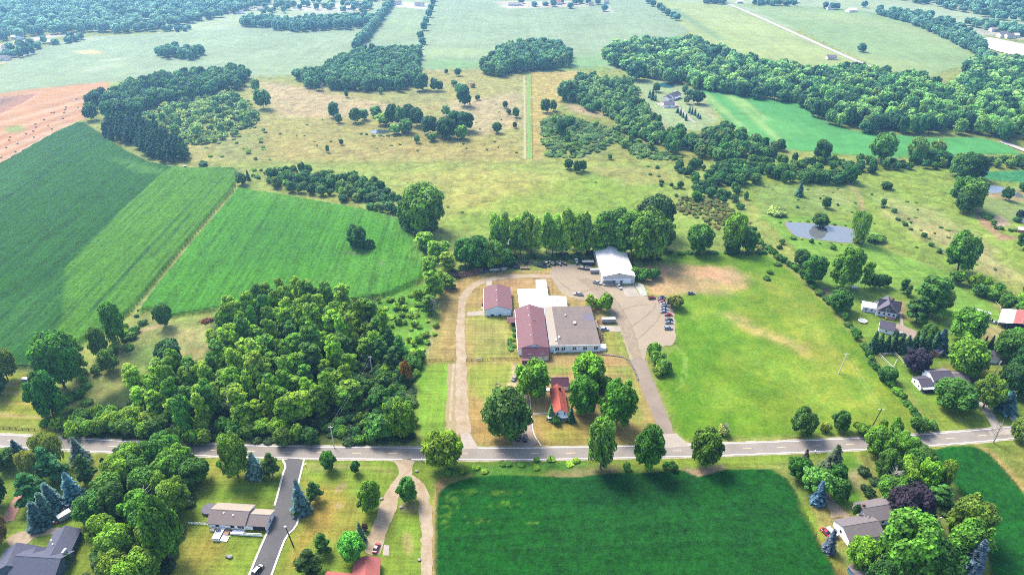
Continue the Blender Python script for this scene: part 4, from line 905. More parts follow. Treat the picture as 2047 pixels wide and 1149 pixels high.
fill({'broadleaf': .35, 'shrub': .65}, [(1340,335),(1420,328),(1460,360),(1500,400),(1480,425),(1440,400),(1390,400),(1370,360)], 7.5, (3, 8), (4, 8), DG+BG, {'broadleaf': 'dark tree in the scrub at the parcel corner', 'shrub': 'dark shrub in the scrub at the parcel corner'}, {'broadleaf': 'scrub trees at the parcel corner', 'shrub': 'scrub shrubs at the parcel corner'}, 10, dens=0.85)
fill('shrub', [(1280,335),(1330,332),(1345,360),(1380,400),(1350,395),(1300,350)], 8, (1, 2.5), (3, 5), GR+DG, 'scattered low bush on the meadow top', 'scattered meadow bushes', 11, dens=0.6)
for x, yb, yt, w in ((1136,338,318,18),(1153,345,322,16),(1164,342,320,16),(1360,376,362,12),(1321,372,366,8)): T('broadleaf', x, yb, yt, w, '4f7650', 'small dark tree on the meadow boundary', 'small trees on the meadow boundary')
line('shrub', [(1500,460),(1540,505),(1600,548),(1640,590),(1690,640),(1720,690),(1770,760),(1820,820),(1860,858)], 4.2, (1.5, 4.2), (3.8, 6.0), DG+MG, 'dark hedge shrub along the east boundary', 'east boundary hedge shrubs', 12)
line('shrub', [(1340,505),(1400,508),(1480,506),(1530,506)], 5.0, (1.2, 2.2), (3, 5), DG, 'low dark hedge bush above the bright field', 'hedge bushes above the bright field', 13)
line('shrub', [(905,543),(960,529),(1060,518),(1150,517)], 6, (1.5, 3), (4, 6), DG+MG, 'undergrowth bush behind the parked boats', 'bushes behind the parked boats', 14)
# -- works grounds
T('shrub', 1208, 622, 590, 34, '7ba63a', 'bright round bush beside the works drive'); T('poplar', 1178, 618, 588, 22, '9fb04e', 'yellow green sapling by the white flat roof'); T('shrub', 1190, 612, 596, 20, '8a9a50', 'olive bush between sapling and drive')
T('shrub', 1348, 615, 590, 34, '8a8a52', 'olive brown bush at the end of the parked car row')
for x, yb, yt, w, c in ((1306,712,686,30,'5d8c38'),(1314,728,700,30,'7a9d52'),(1322,742,716,30,'86a35c'),(1332,744,722,22,'7d9a52'),(1316,750,735,24,'93a95c')): T('shrub', x, yb, yt, w, c, 'roadside bush along the right of the works drive', 'bushes along the works drive')
line('shrub', [(1018,680),(1024,700),(1030,652)], 4, (1, 2), (2.2, 3.5), MG+LG, 'foundation bush along the maroon roofed hall', 'foundation bushes', 15); line('shrub', [(982,632),(1000,630),(1020,628)], 3, (.8, 1.4), (1.6, 2.6), DG, 'dark clipped bush below the pale blue gable', 'bushes below the blue gable', 15)
# -- farmhouse maples
for x, yb, yt, w, c, l in ((1064,790,726,78,'7ea63c','large maple beside the red roofed farmhouse drive'),(1174,775,712,68,'74a83a','tall bright maple behind the farmhouse'),(1164,824,757,60,'5d9a34','broad green maple pressed against the farmhouse'),(1232,850,762,76,'6aa638','big round maple nearest the works drive'),(1012,872,784,96,'557a44','huge oak overhanging the farmhouse drive'),(1208,790,756,34,'4a7440','dark tree between the maples')): T('broadleaf', x, yb, yt, w, c, l)
T('spruce', 1101, 838, 808, 20, '5a7f4c', 'small conifer on the left of the farmhouse gable'); T('spruce', 1141, 842, 814, 22, '3f6844', 'dark conifer on the right of the farmhouse gable'); T('shrub', 1112, 846, 832, 22, '4d8040', 'clipped shrub below the farmhouse gable window')
for x, yb, yt, w, c, l in ((886,932,864,76,'8aa83e','round yellow green maple at the roadside left of the gravel drive'),(1200,936,838,62,'6f8f4e','tall double crowned oak at the roadside'),(1294,938,853,58,'5e8a3c','dark maple at the roadside opposite the works drive'),(1405,928,858,64,'72903c','olive maple at the roadside right of the works drive'),(1602,870,820,54,'4a7038','round dark maple inside the right end of the field'),(1678,858,824,36,'55783c','smaller dark tree right of the round maple')): T('broadleaf', x, yb, yt, w, c, l)
T('shrub', 1446, 868, 850, 26, 'aaa582', 'pale straw coloured bush beside the roadside maple'); T('bare', 1448, 868, 846, 20, '9a9a80', 'small leafless tree in the pale bush')
for x, yb, yt, w, c in ((1648,862,846,24,'8c9a58'),(1722,866,846,36,'7a9a3c'),(1762,862,838,18,'74953c'),(1790,866,838,28,'5b8338'),(1830,864,835,34,'4a7038'),(1848,862,842,24,'557a3c')): T('shrub', x, yb, yt, w, c, 'hedge bush along the roadside fence of the bright field', 'hedge bushes at the roadside')
fill('shrub', [(890,938),(1150,920),(1170,936),(1060,946),(900,952)], 4.6, (.7, 1.6), (2.4, 4.2), LG+MG, 'low weedy bush between road and soybean field', 'weedy bushes by the soybean field', 16, dens=0.8)
for x, yb, w in ((1252,938,18),(1345,938,22),(1330,936,16)): T('shrub', x, yb, yb-14, w, '5f8f4a', 'low bush under the roadside maples', 'low bushes under roadside maples')
# -- houses south of the road
fill('broadleaf', [(232,895),(398,893),(396,950),(372,1030),(335,1110),(310,1190),(190,1200),(185,1150),(212,1085),(205,1030),(232,965)], 9.8, (12, 17.5), (9, 13), LG+MG+['6aa03a', '8fa85a'], 'leafy tree in the grove between the dark roofed house and the ranch house', 'grove trees beside the ranch house', 17)
T('broadleaf', 342, 1118, 1000, 70, '6f9a3a', 'tall leaning tree with a bare trunk at the grove edge'); T('broadleaf', 476, 952, 868, 60, '7ca044', 'full bright tree between road and ranch house lawn')
T('bare', 470, 842, 780, 30, 'a08a6a', 'dead brown tree at the front of the poplar woodlot')
T('bare', 300, 1020, 975, 60, '8f7f72', 'leafless brown tree inside the grove')
for x, yb, yt, w, c, l in ((40,914,880,26,'516f7c','blue spruce at the road on the far left'),(165,925,874,32,'7c8f86','silvery spruce beside the road on the left'),(110,1016,966,36,'5f8488','blue spruce behind the white trailer'),(98,1035,985,36,'587a70','grey green spruce left of the white trailer'),(82,1050,1004,38,'4f6f72','dark blue spruce above the dark roofed house'),(152,1000,945,38,'57808e','blue spruce standing alone in the left garden'),(512,950,905,34,'6f8f8a','pale blue spruce at the roadside island'),(604,1024,960,32,'5f7f86','blue spruce at the bend of the asphalt drive'),(722,1080,1044,20,'5c7a60','narrow spruce beside the gravel drive'),(1633,1004,962,28,'5f7fa0','bright blue spruce beside the right gravel drive'),(2008,822,782,34,'58868a','blue spruce on the lawn at the right'),(1655,1100,1058,26,'66748c','pale blue spruce hidden beside the lower right house'),(1935,1149,1080,44,'5f7486','grey blue spruce at the lower right corner')): T('spruce', x, yb, yt, w*1.3, c, l)
for x, yb, yt, w, c, l in ((108,962,893,50,'4d7d6a','dark green spruce between the weeping tree and the road'),(182,970,908,42,'4f6f4c','bushy dark pine on the left garden lawn'),(70,1005,945,62,'3f6f56','broad dark pine in the left garden'),(545,950,905,36,'5b6f50','olive conifer at the roadside island'),(630,1000,962,30,'486e48','dark round pine beside the asphalt drive'),(606,1020,985,38,'4f7848','bushy pine at the foot of the blue spruce'),(645,1102,1066,34,'44703f','dark round pine on the dry lawn'),(622,1149,1098,52,'53663c','dark brownish pine near the red roof'),(588,932,906,0.1,'000000','')): 
    if l: T('pine', x, yb, yt, w, c, l)
for x, yb, yt, w, c, l in ((20,935,902,44,'4a6f48','dark bush tree at the left roadside garden'),(0,1010,940,44,'3f6a40','dark tree cut by the left picture edge above the drive'),(2,1085,1020,46,'93704f','copper brown tree at the lower left picture edge'),(136,1128,1108,18,'4f7040','round bush at the corner of the dark roofed house'),(658,938,904,28,'5a8a4c','small tree on the roadside lawn'),(712,945,921,18,'4f7d4c','smallest tree on the roadside lawn'),(742,1020,964,42,'7fa840','light green tree left of the gravel drive'),(816,1000,958,40,'5f8a52','round tree in the fork of the gravel drive'),(706,1120,1070,52,'78b060','light bushy tree against the red roof'),(1596,958,915,46,'4f8038','dark round tree beside the right gravel drive'),(1630,985,938,58,'6fa068','pale green tree above the blue spruce')): T('broadleaf', x, yb, yt, w, c, l)
T('willow', 110, 930, 870, 66, 'a3ab66', 'pale weeping tree beside the road on the left'); T('willow', 74, 965, 905, 44, 'a5a26c', 'straw coloured weeping tree behind the dark pine')
T('shrub', 730, 1060, 1045, 14, '6f4a4f', 'small purple bush beside the narrow spruce')
for x, y in ((208,922),(216,932),(231,924)): T('shrub', x, y+6, y-6, 9, '4a6338', 'tiny clipped bush on the left roadside lawn', 'tiny clipped bushes')
T('spruce', 1606, 928, 898, 24, '6b6458', 'brownish spruce at the head of the right gravel drive'); T('spruce', 1660, 945, 890, 54, '5a6a50', 'tall dark spruce beside the road on the right'); T('broadleaf', 1672,962,930,36,'4d7842','round tree under the tall dark spruce'); T('shrub', 1674, 998, 962, 44, '44703c', 'large clipped dome shrub on the right lawn')
T('broadleaf', 1812, 1040, 976, 76, '4f3d78', 'purple leaved tree behind the lower right house'); T('broadleaf', 1828, 742, 700, 54, '463a78', 'purple leaved tree behind the white house with dark roofs'); T('broadleaf', 2036,440,420,15,'3c4660','small blackish purple tree on the far right lawn')
fill('broadleaf', [(1715,950),(1740,905),(1790,890),(1850,892),(1862,930),(1890,985),(1880,1010),(1800,960),(1772,1000),(1735,1000)], 9.5, (10, 16), (8, 12), ['7fb043', '6fa03c', '5d8a40', '8fb24a'], 'bright tree in the clump above the lower right house', 'clump above the lower right house', 18)
fill({'pine': .55, 'broadleaf': .45}, [(1850,935),(1870,930),(1930,1010),(1960,1080),(1940,1110),(1900,1060),(1870,1010)], 9, (10, 15), (7, 10), ['5a7a48', '4f7344', '6f8a48', '8a9a4c'], {'pine': 'dark pine along the right side of the lower right garden', 'broadleaf': 'leafy tree along the right side of the lower right garden'}, {'pine': 'pines along the lower right garden', 'broadleaf': 'trees along the lower right garden'}, 19)
for x, yb, yt, w, c, l in ((1715,1135,1080,58,'74a044','leafy tree in front of the lower garage'),(1800,1140,1038,116,'6f9a4a','largest maple in front of the lower right house'),(1925,1080,1000,84,'7d9548','yellowish tree at the field edge on the lower right'),(1920,1120,1045,76,'6a9446','leafy tree at the corner of the lower right garden'),(1860,1165,1090,80,'557f44','dark tree at the bottom edge on the right'),(1760,1175,1120,60,'4f7a40','dark tree beside the grey shed'),(1705,1110,1068,0.1,'000000','')):
    if l: T('broadleaf', x, yb, yt, w, c, l)
T('bare', 1775, 985, 935, 40, '8a8378', 'leafless tree inside the lower right clump'); T('shrub', 1706, 1032, 1008, 16, '44703c', 'dark bush against the white gable of the lower right house')
# -- gardens right of the parcel
for x, yb, yt, w, c, l in ((1685,575,496,62,'6d9a42','tall ragged tree right of the parcel corner'),(1622,565,512,46,'5c8342','dark round tree just inside the east boundary'),(1600,530,500,34,'56803f','small tree on the east boundary below the pond'),(1676,620,580,48,'5d8447','round tree beside the boundary near the grey shingled house'),(1912,545,465,66,'648f40','big tree at the edge of the striped lawn'),(1875,610,560,0.1,'','')):
    if l: T('broadleaf', x, yb, yt, w, c, l)
T('poplar', 1728, 575, 522, 24, '7fa24c', 'slim tree beside the tall ragged tree')
for x, yb, yt, w in ((1742,575,548,22),(1756,576,548,22),(1768,572,550,18)): T('broadleaf', x, yb, yt, w, '48763f', 'one of three dark trees in the row behind the grey shingled house', 'three dark trees in a row')
for x, yb, yt, w in ((1805,585,557,18),(1814,592,570,14)): T('poplar', x, yb, yt, w, '507c42', 'small upright tree on the lawn beside the grey shingled house', 'small upright lawn trees')
T('poplar', 1852, 630, 548, 62, '5c7f48', 'massive tall tree behind the grey shingled house'); T('pine', 1830, 645, 590, 46, '3d6444', 'dark pine under the massive tall tree'); T('broadleaf',1880,620,575,34,'8a9668','pale dry tree beside the massive tall tree'); T('broadleaf', 1925, 680, 618, 66, '7ca04c', 'pale green tree left of the red and white shed'); T('broadleaf',1852,684,650,36,'65904a','rounded tree beside the brick drive')
for i in range(11): T('spruce', 1742+13.5*i, 702-(i % 2)*3+i*0.3, 662+(i % 3)*4, 24, ['38603f', '3f6844'][i % 2], 'dark spruce in the dense row below the garage', 'dense dark spruce row')
for i in range(7): T('spruce', 1962+14*i, 702-i*2, 672-i*2, 16, '44664f', 'blackish spruce in the screen below the red and white shed', 'spruce screen')
T('spruce', 1874, 702, 658, 44, '46707a', 'bluish spruce at the end of the dark row')
for x, yb, yt, w, c, l in ((1925,745,682,80,'6f9838','wide spreading tree above the white house with dark roofs'),(1900,815,765,84,'4f8240','wide dark tree in front of the white house'),(1965,815,752,54,'6f8a42','tall mixed tree beside the concrete drive'),(1990,800,770,44,'62946a','pale green tree behind the blue spruce'),(1772,760,735,36,'4b7840','hedge tree left of the white house'),(1935,745,725,30,'3f6640','dark tree under the spreading tree')): T('broadleaf', x, yb, yt, w, c, l)
for x, yb, yt, w, c in ((2010,720,660,60,'55843c'),(2045,700,665,60,'5f8f40'),(2040,770,700,64,'3f6e40'),(2015,785,730,46,'3d6040'),(2050,800,745,50,'41703f'),(2070,740,690,60,'4a7840')): T('broadleaf', x, yb, yt, w, c, 'large dark tree on the right picture edge', 'dark trees on the right edge')
T('bare', 1985, 885, 846, 26, '8a7a6f', 'bare brownish tree at the roadside on the right'); T('broadleaf', 2035, 880, 838, 40, '7d8a58', 'thin leafed tree at the right end of the road')
fill({'broadleaf': .7, 'shrub': .3}, [(1905,565),(1940,555),(2000,575),(2110,590),(2110,660),(2047,648),(2010,620),(1965,600)], 8.5, (5, 10), (6, 10), MG+DG+LG, {'broadleaf': 'tree in the thick hedge above the red and white shed', 'shrub': 'bush in the thick hedge above the red and white shed'}, {'broadleaf': 'hedge trees above the shed', 'shrub': 'hedge bushes above the shed'}, 20)
# -- ponds and pasture on the right
T('willow', 1712, 484, 425, 46, '94a868', 'big weeping willow on the pond bank'); T('broadleaf', 1638, 452, 428, 36, '56803f', 'leaning tree on the far bank of the pond'); T('shrub', 1716, 486, 466, 22, 'a2b27a', 'pale round bush under the weeping willow')
T('spruce', 1597, 392, 364, 20, '48705a', 'lone spruce on the right pasture'); T('broadleaf', 1650, 416, 394, 18, '5a8254', 'small upright tree above the pond'); T('broadleaf', 1771, 377, 364, 22, '4f7c4c', 'low round bush tree on the pasture'); T('poplar', 1765, 412, 397, 12, '527e48', 'tiny upright tree beside the pasture ditch')
T('shrub', 1553, 428, 416, 44, 'a5b78c', 'pale silvery bush patch above the pond'); T('shrub',1745,480,468,40,'7fa566','reedy bush patch right of the willow')
line('shrub', [(1768,414),(1800,440),(1840,470),(1862,490),(1880,508)], 8, (1, 3), (2.5, 4.5), DG, 'dark shrub along the pasture ditch', 'pasture ditch shrubs', 21)
line('shrub', [(1540,560),(1560,500),(1580,480),(1620,488),(1660,500)], 9, (1.5, 3.5), (3, 5.5), DG+MG, 'shrub between pond and east boundary', 'shrubs below the pond', 22)
fill('broadleaf', [(1530,345),(1700,355),(1712,368),(1600,366),(1530,360)], 7.5, (7, 10), (6, 8), MG+BG, 'tree in the short windbreak above the pond pasture', 'short windbreak trees', 23)
T('broadleaf', 1700, 366, 328, 26, '4c7848', 'tall tree at the end of the short windbreak')
for x, yb, yt, w, c in ((1930,360,305,48,'4d7a4a'),(1912,352,312,36,'5a8850'),(1945,358,310,40,'466f4a'),(1915,405,352,40,'6f9650'),(1935,420,360,48,'6a9149'),(1925,425,385,36,'44703f')): T('broadleaf', x, yb, yt, w, c, 'tall tree in the clump left of the two small ponds', 'clump left of the two ponds')
T('broadleaf', 2010, 400, 374, 22, '447046', 'round tree on the bank between the two ponds'); T('broadleaf', 2045,382,366,20,'4c7a4c','dark bush tree at the right edge above the ponds')
fill('shrub', [(1955,425),(1975,425),(1990,460),(1975,455)], 5, (1.5, 3), (3, 5), MG, 'garden bush beside the vegetable plot', 'bushes by the vegetable plot', 24); line('shrub', [(1990,458),(2030,462)], 4, (1.5, 2.2), (3, 4), MG, 'clipped hedge bush below the vegetable plot', 'hedge below the vegetable plot', 25); T('broadleaf',2045,500,460,30,'548044','leafy tree cut by the right edge below the greenhouse'); T('shrub',2032,443,432,14,'4a7446','bush beside the grey roofed house at the far right')
fill({'broadleaf': .6, 'shrub': .4}, [(1430,330),(1500,322),(1600,318),(1760,325),(2110,322),(2110,345),(1960,338),(1760,345),(1600,340),(1500,355)], 8.5, (4, 9), (5, 9), MG+BG+['7f9d5c'], {'broadleaf': 'hedgerow tree between soybean strip and pasture', 'shrub': 'hedgerow bush between soybean strip and pasture'}, {'broadleaf': 'hedgerow trees above the pasture', 'shrub': 'hedgerow bushes above the pasture'}, 26, dens=0.9)
for x, yb, yt, w, c in ((1760,322,264,52,'64905a'),(1830,322,274,34,'6f9560'),(1868,318,280,30,'96ad64'),(1640,322,278,34,'578456'),(1870,326,300,50,'4c7a50')): T('broadleaf', x, yb, yt, w, c, 'tall tree standing out of the hedgerow below the soybean strip', 'tall hedgerow trees')
line('shrub', [(1562,446),(1600,443),(1650,446),(1690,450)], 5, (.5, 1.2), (1.6, 3), MG+YG, 'reed clump on the far bank of the right pond', 'reeds on the right pond bank', 64); line('shrub', [(1582,474),(1620,482),(1680,490),(1722,490)], 6, (.4, 1.0), (1.4, 2.6), MG+YG, 'reed clump on the near bank of the right pond', 'reeds on the near pond bank', 65)
# -- the golden meadow
for x, yb, yt, w, c, l, g in ((928,212,170,30,'41705a','big dark tree alone on the golden meadow',None),(528,218,178,32,'5a8650','tall tree at the left edge of the golden meadow',None),(512,182,158,18,'6f9a62','upper of two trees at the left edge of the golden meadow',None),(668,235,205,22,'45745a','slim dark tree left of the meadow copse',None),(677,246,228,16,'6f9668','pale bush tree below the slim dark tree',None),(994,266,244,18,'4d7c52','round bush tree right of the meadow copse',None),(892,232,210,15,'7a9a68','thin pale tree above the meadow copse',None),(1010,216,202,10,'4a6f58','tiny conifer shaped tree near the green lane','tiny trees near the green lane'),(1031,235,215,14,'55785a','tiny dark tree near the green lane','tiny trees near the green lane'),(1017,228,218,10,'6a6a58','tiny dark tree near the green lane','tiny trees near the green lane'),(1029,256,244,9,'6a6a58','tiny dark tree near the green lane','tiny trees near the green lane'),(955,200,190,10,'4f6f58','tiny dark tree right of the big meadow tree',None),(945,175,166,12,'b08a7c','small reddish tree on the golden meadow',None),(916,152,136,14,'5c8460','small tree at the top of the golden meadow',None),(892,148,138,8,'4f7560','tiniest tree at the top of the golden meadow',None),(761,188,175,10,'7fa070','thin pale sapling below the upper wood',None),(693,195,180,8,'4a7a60','tiny spruce below the upper wood',None),(655,305,290,8,'6f8a50','small sapling low on the golden meadow',None),(683,290,278,9,'5a7a50','small dark sapling above the low sapling',None)):
    T('broadleaf', x, yb, yt, w, c, l, g)
T('bare', 646, 186, 165, 14, '6f6660', 'leafless tree on the golden meadow')
for x, yb, yt, w, c in ((712,245,216,22,'5f8a5c'),(728,240,218,18,'6a9464'),(752,234,212,22,'6f9a66'),(770,250,226,30,'8fb060'),(786,250,208,28,'467558'),(802,254,212,28,'5a8658'),(818,240,208,26,'4a785a'),(834,252,216,30,'4d7a56'),(812,266,238,26,'74a06c'),(790,268,248,20,'8cb070'),(860,268,232,34,'48745a'),(892,276,236,40,'427050'),(912,260,220,34,'47785a'),(930,262,222,38,'44735a'),(922,278,250,26,'6f9a58'),(864,282,266,18,'5f8a58'),(834,286,270,12,'6a9060')): T('broadleaf', x, yb, yt, w, c, 'rounded tree in the copse around the little meadow pond', 'copse around the meadow pond')
line('shrub', [(722,268),(750,272),(790,272),(818,262)], 6, (.8, 1.6), (3, 5), DG, 'dark reed bush around the little meadow pond', 'reeds around the meadow pond', 27)
for x, yb, yt, w, c in ((798,183,158,16,'4c7a60'),(808,178,155,16,'55835f'),(846,180,145,22,'568462'),(838,182,155,20,'4a7a5e'),(868,182,156,15,'4d7c60'),(880,182,162,13,'4a785c'),(920,188,168,20,'5f8d68'),(908,172,160,12,'6a9068')): T('broadleaf', x, yb, yt, w, c, 'single tree in front of the upper wood', 'single trees before the upper wood')
fill('shrub', [(270,235),(390,195),(470,185),(525,235),(470,270),(400,290),(370,285),(330,262)], 6.0, (2, 6), (4, 8), ['a3b67e', '93aa74', 'b0bf88', '7f9a6c', 'a8b890'], 'pale scrub bush left of the golden meadow', 'pale scrub beside the pine wood', 28, dens=0.9)
fill('shrub', [(400,280),(520,240),(540,300),(500,318),(400,312)], 12, (.7, 2.4), (3, 5), GR+LG, 'low bush on the rough edge of the golden meadow', 'rough edge bushes', 29, dens=0.6)
fill('shrub', [(500,335),(540,335),(600,345),(530,360),(500,365)], 7, (1, 2.4), (3, 5), DG+LG, 'low bush at the head of the parcel', 'bushes at the parcel head', 30, dens=0.7)
T('shrub', 407, 331, 322, 22, '5a7a4a', 'bush beside the pine wood corner')
fill('shrub', [(1500,370),(1760,372),(1980,500),(2047,560),(1960,545),(1790,495),(1740,445),(1600,425)], 13, (.5, 1.6), (1.4, 3.2), GR+DG, 'scattered low bush on the right pasture', 'pasture bushes', 61, dens=0.5)
fill('shrub', [(480,240),(1040,200),(1050,318),(510,318)], 17, (.5, 1.7), (1.4, 3.4), GR+['6f8a52', '7d9460'], 'scattered low bush on the golden meadow', 'golden meadow bushes', 62, dens=0.2)
fill('shrub', [(760,345),(1330,345),(1320,430),(960,460),(900,430)], 19, (.4, 1.2), (1.2, 2.8), GR, 'scattered tussock bush on the parcel meadow', 'parcel meadow bushes', 63, dens=0.18)
fill('broadleaf', [(1085,245),(1180,240),(1380,318),(1090,312)], 17, (3.5, 8), (4, 7), ['5d8a58', '6f9a60', '4a7850', '88a670'], 'small tree standing in the scrub below the brushy wood', 'small trees in the scrub', 66, dens=0.5)
fill('broadleaf', [(270,238),(390,195),(480,185),(525,240),(400,288),(335,268)], 15, (6, 11), (6, 9), ['6f9a6c', '86ac78', '5d8a62', '97b488'], 'young tree standing in the pale scrub beside the pine wood', 'young trees in the pale scrub', 67, dens=0.6)
fill('broadleaf', [(765,665),(745,615),(840,580),(868,610),(860,690),(800,695)], 13, (4, 7.5), (4, 7), MG+LG, 'small tree in the marsh west of the gravel track', 'small marsh trees', 68, dens=0.4)
# -- woods
fill('pine', [(216,252),(240,240),(285,248),(330,275),(372,305),(374,325),(322,326),(270,300),(220,278)], 7.8, (11, 15.5), (7, 9.5), ['2f5a48', '2a5344', '35604a'], 'dark blue green pine in the pine wood above the cornfield', 'pine wood', 31)
fill('broadleaf', [(185,238),(190,205),(220,195),(300,170),(400,155),(470,150),(500,158),(480,180),(400,200),(330,215),(280,232),(240,240)], 10.5, (12, 17), (9, 13), ['4a7a5c', '447258', '568460', '3e6c54', '6a9468'], 'dark tree in the wood behind the pines', 'wood behind the pines', 32)
fill('broadleaf', [(594,172),(600,150),(640,152),(690,120),(740,108),(835,108),(842,140),(836,172),(760,182),(680,182),(625,184)], 10, (12, 16), (9, 12), ['548468', '4d7c62', '628e6a', '709a74'], 'hazy tree in the upper middle wood', 'upper middle wood', 33)
fill('broadleaf', [(958,152),(975,128),(1005,108),(1040,98),(1110,98),(1146,120),(1142,138),(1050,142),(1000,156)], 11, (14, 19), (9, 13), ['4f7f68', '588868', '6a9672', '47765f', '7da27c'], 'tall hazy tree in the wood beside the green lane', 'wood beside the green lane', 34)
fill({'broadleaf': .6, 'shrub': .4}, [(1120,205),(1140,180),(1160,155),(1255,168),(1290,215),(1322,262),(1300,292),(1250,270),(1205,235),(1160,215)], 9, (5, 11), (6, 11), ['558258', '628e5e', '4a7852', '7a9c6c', '88a676'], {'broadleaf': 'tree in the brushy wood below the far house', 'shrub': 'bush in the brushy wood below the far house'}, {'broadleaf': 'brushy wood trees', 'shrub': 'brushy wood bushes'}, 35)
fill('shrub', [(1080,245),(1105,228),(1180,245),(1290,290),(1380,320),(1280,318),(1235,285),(1170,318),(1090,312)], 4.6, (1.0, 2.6), (3, 6.5), ['5d7f54', '6f8a5c', '547850', '7d9464'], 'low dark shrub in the scrub below the brushy wood', 'scrub below the brushy wood', 36, dens=0.9)
fill('broadleaf', [(1318,300),(1345,262),(1380,285),(1370,310),(1330,312)], 10, (10, 15), (7, 10), ['4f7d50', '5f8d58'], 'tree in the clump at the corner of the scrub', 'clump at the scrub corner', 37)
for x, yb, yt, w, c in ((1122,270,238,24,'457254'),(1140,250,232,20,'568258'),(1090,225,198,20,'4f7a5c'),(1106,222,200,14,'6a9068'),(1132,200,162,38,'517f5c')): T('broadleaf', x, yb, yt, w, c, 'separate tree at the left edge of the scrub', 'separate trees left of the scrub')
fill('broadleaf', [(1378,305),(1400,275),(1440,262),(1500,285),(1562,300),(1560,318),(1450,322),(1395,318)], 9.5, (8, 14), (8, 11), ['4d7a50', '588652', '6a9058', '457050', '7a8f66'], 'tree in the dark hedge wood above the parcel corner', 'hedge wood above the parcel', 38)
fill('broadleaf', [(1425,345),(1460,335),(1500,345),(1510,365),(1470,375),(1440,365)], 9, (7, 11), (7, 10), DG+BG, 'dark tree just outside the parcel corner', 'trees outside the parcel corner', 39)
BIG = ['528468', '3f6f56', '5f8e68', '7aa878', '39664f', '8db884', 'a0c48e']
fill('broadleaf', [(1207,112),(1235,98),(1290,92),(1370,92),(1430,108),(1490,130),(1530,142),(1640,155),(1710,150),(1850,172),(1885,195),(1950,210),(2130,230),(2130,292),(2010,282),(1960,272),(1850,270),(1730,268),(1660,252),(1615,226),(1600,210),(1520,202),(1420,184),(1330,164),(1275,158),(1240,140),(1215,128)], 11.2, (13, 19), (10, 14), BIG+['8aae74'], 'tree in the great wood at the upper right', 'great wood at the upper right', 40)
fill('broadleaf', [(1915,140),(1960,128),(2130,135),(2130,232),(1960,212),(1890,195),(1925,165)], 12, (13, 17), (10, 14), BIG, 'tree in the wood below the lake', 'wood below the lake', 41)
FARC = ['5f9080', '6c9c88', '548676', '7aa892']  # far leaf colours with the blue of the haze mixed in
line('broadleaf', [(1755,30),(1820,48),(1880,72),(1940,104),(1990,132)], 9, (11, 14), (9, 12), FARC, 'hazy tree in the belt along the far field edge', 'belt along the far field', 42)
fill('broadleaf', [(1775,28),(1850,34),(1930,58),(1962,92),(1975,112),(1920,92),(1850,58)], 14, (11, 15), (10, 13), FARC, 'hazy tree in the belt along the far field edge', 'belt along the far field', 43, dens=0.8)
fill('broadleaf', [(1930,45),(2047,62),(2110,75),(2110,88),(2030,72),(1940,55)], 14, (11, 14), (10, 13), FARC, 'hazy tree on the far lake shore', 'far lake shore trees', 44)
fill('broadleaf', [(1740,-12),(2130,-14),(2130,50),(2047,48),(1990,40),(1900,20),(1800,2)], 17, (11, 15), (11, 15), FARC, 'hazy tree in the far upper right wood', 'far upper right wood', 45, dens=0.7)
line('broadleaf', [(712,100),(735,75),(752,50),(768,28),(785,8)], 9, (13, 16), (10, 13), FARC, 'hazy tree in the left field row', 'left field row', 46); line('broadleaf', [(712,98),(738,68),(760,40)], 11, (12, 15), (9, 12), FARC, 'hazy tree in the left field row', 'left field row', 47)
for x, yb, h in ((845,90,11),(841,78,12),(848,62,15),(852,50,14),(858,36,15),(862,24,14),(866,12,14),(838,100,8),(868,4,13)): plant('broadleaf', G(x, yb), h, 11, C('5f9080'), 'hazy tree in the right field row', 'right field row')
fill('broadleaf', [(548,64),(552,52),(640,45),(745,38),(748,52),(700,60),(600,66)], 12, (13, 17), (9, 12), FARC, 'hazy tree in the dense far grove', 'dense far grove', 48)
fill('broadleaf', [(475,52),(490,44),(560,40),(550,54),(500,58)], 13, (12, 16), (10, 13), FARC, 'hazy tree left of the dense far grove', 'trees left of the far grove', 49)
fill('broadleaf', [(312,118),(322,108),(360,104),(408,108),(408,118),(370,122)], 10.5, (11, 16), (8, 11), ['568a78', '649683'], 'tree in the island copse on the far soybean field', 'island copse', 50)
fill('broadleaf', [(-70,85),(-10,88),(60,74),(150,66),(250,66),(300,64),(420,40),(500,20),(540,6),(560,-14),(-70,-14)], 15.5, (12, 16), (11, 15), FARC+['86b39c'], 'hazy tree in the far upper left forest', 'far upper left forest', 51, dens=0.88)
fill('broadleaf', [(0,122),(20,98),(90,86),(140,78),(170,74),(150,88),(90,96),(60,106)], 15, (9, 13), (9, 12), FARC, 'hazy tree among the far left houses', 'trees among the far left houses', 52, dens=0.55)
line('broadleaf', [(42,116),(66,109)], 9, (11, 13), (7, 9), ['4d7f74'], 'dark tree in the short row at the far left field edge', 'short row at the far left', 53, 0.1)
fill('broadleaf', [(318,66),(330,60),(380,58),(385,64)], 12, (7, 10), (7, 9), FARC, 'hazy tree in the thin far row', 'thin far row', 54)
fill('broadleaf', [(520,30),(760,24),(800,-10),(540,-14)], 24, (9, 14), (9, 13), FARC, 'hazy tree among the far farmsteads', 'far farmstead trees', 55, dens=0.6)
for x, yb, h in ((1042,8,11),(1068,14,10),(1090,12,8),(1106,14,14),(1122,8,12),(1140,18,12),(1150,10,14),(1176,10,15),(1160,8,11),(1208,24,14),(1195,10,13)): plant('broadleaf', G(x, yb), h, 12, C('6496a0'), 'hazy tree at the far middle farm', 'far middle farm trees')  # blue grey leaves: haze painted into the colour
for x, yb in ((1295,8),(1305,14),(1318,20),(1325,26),(1334,32),(1345,38),(1352,42)): plant('broadleaf', G(x, yb), 13, 12, C('5f9286'), 'hazy tree in the diagonal far row', 'diagonal far row')
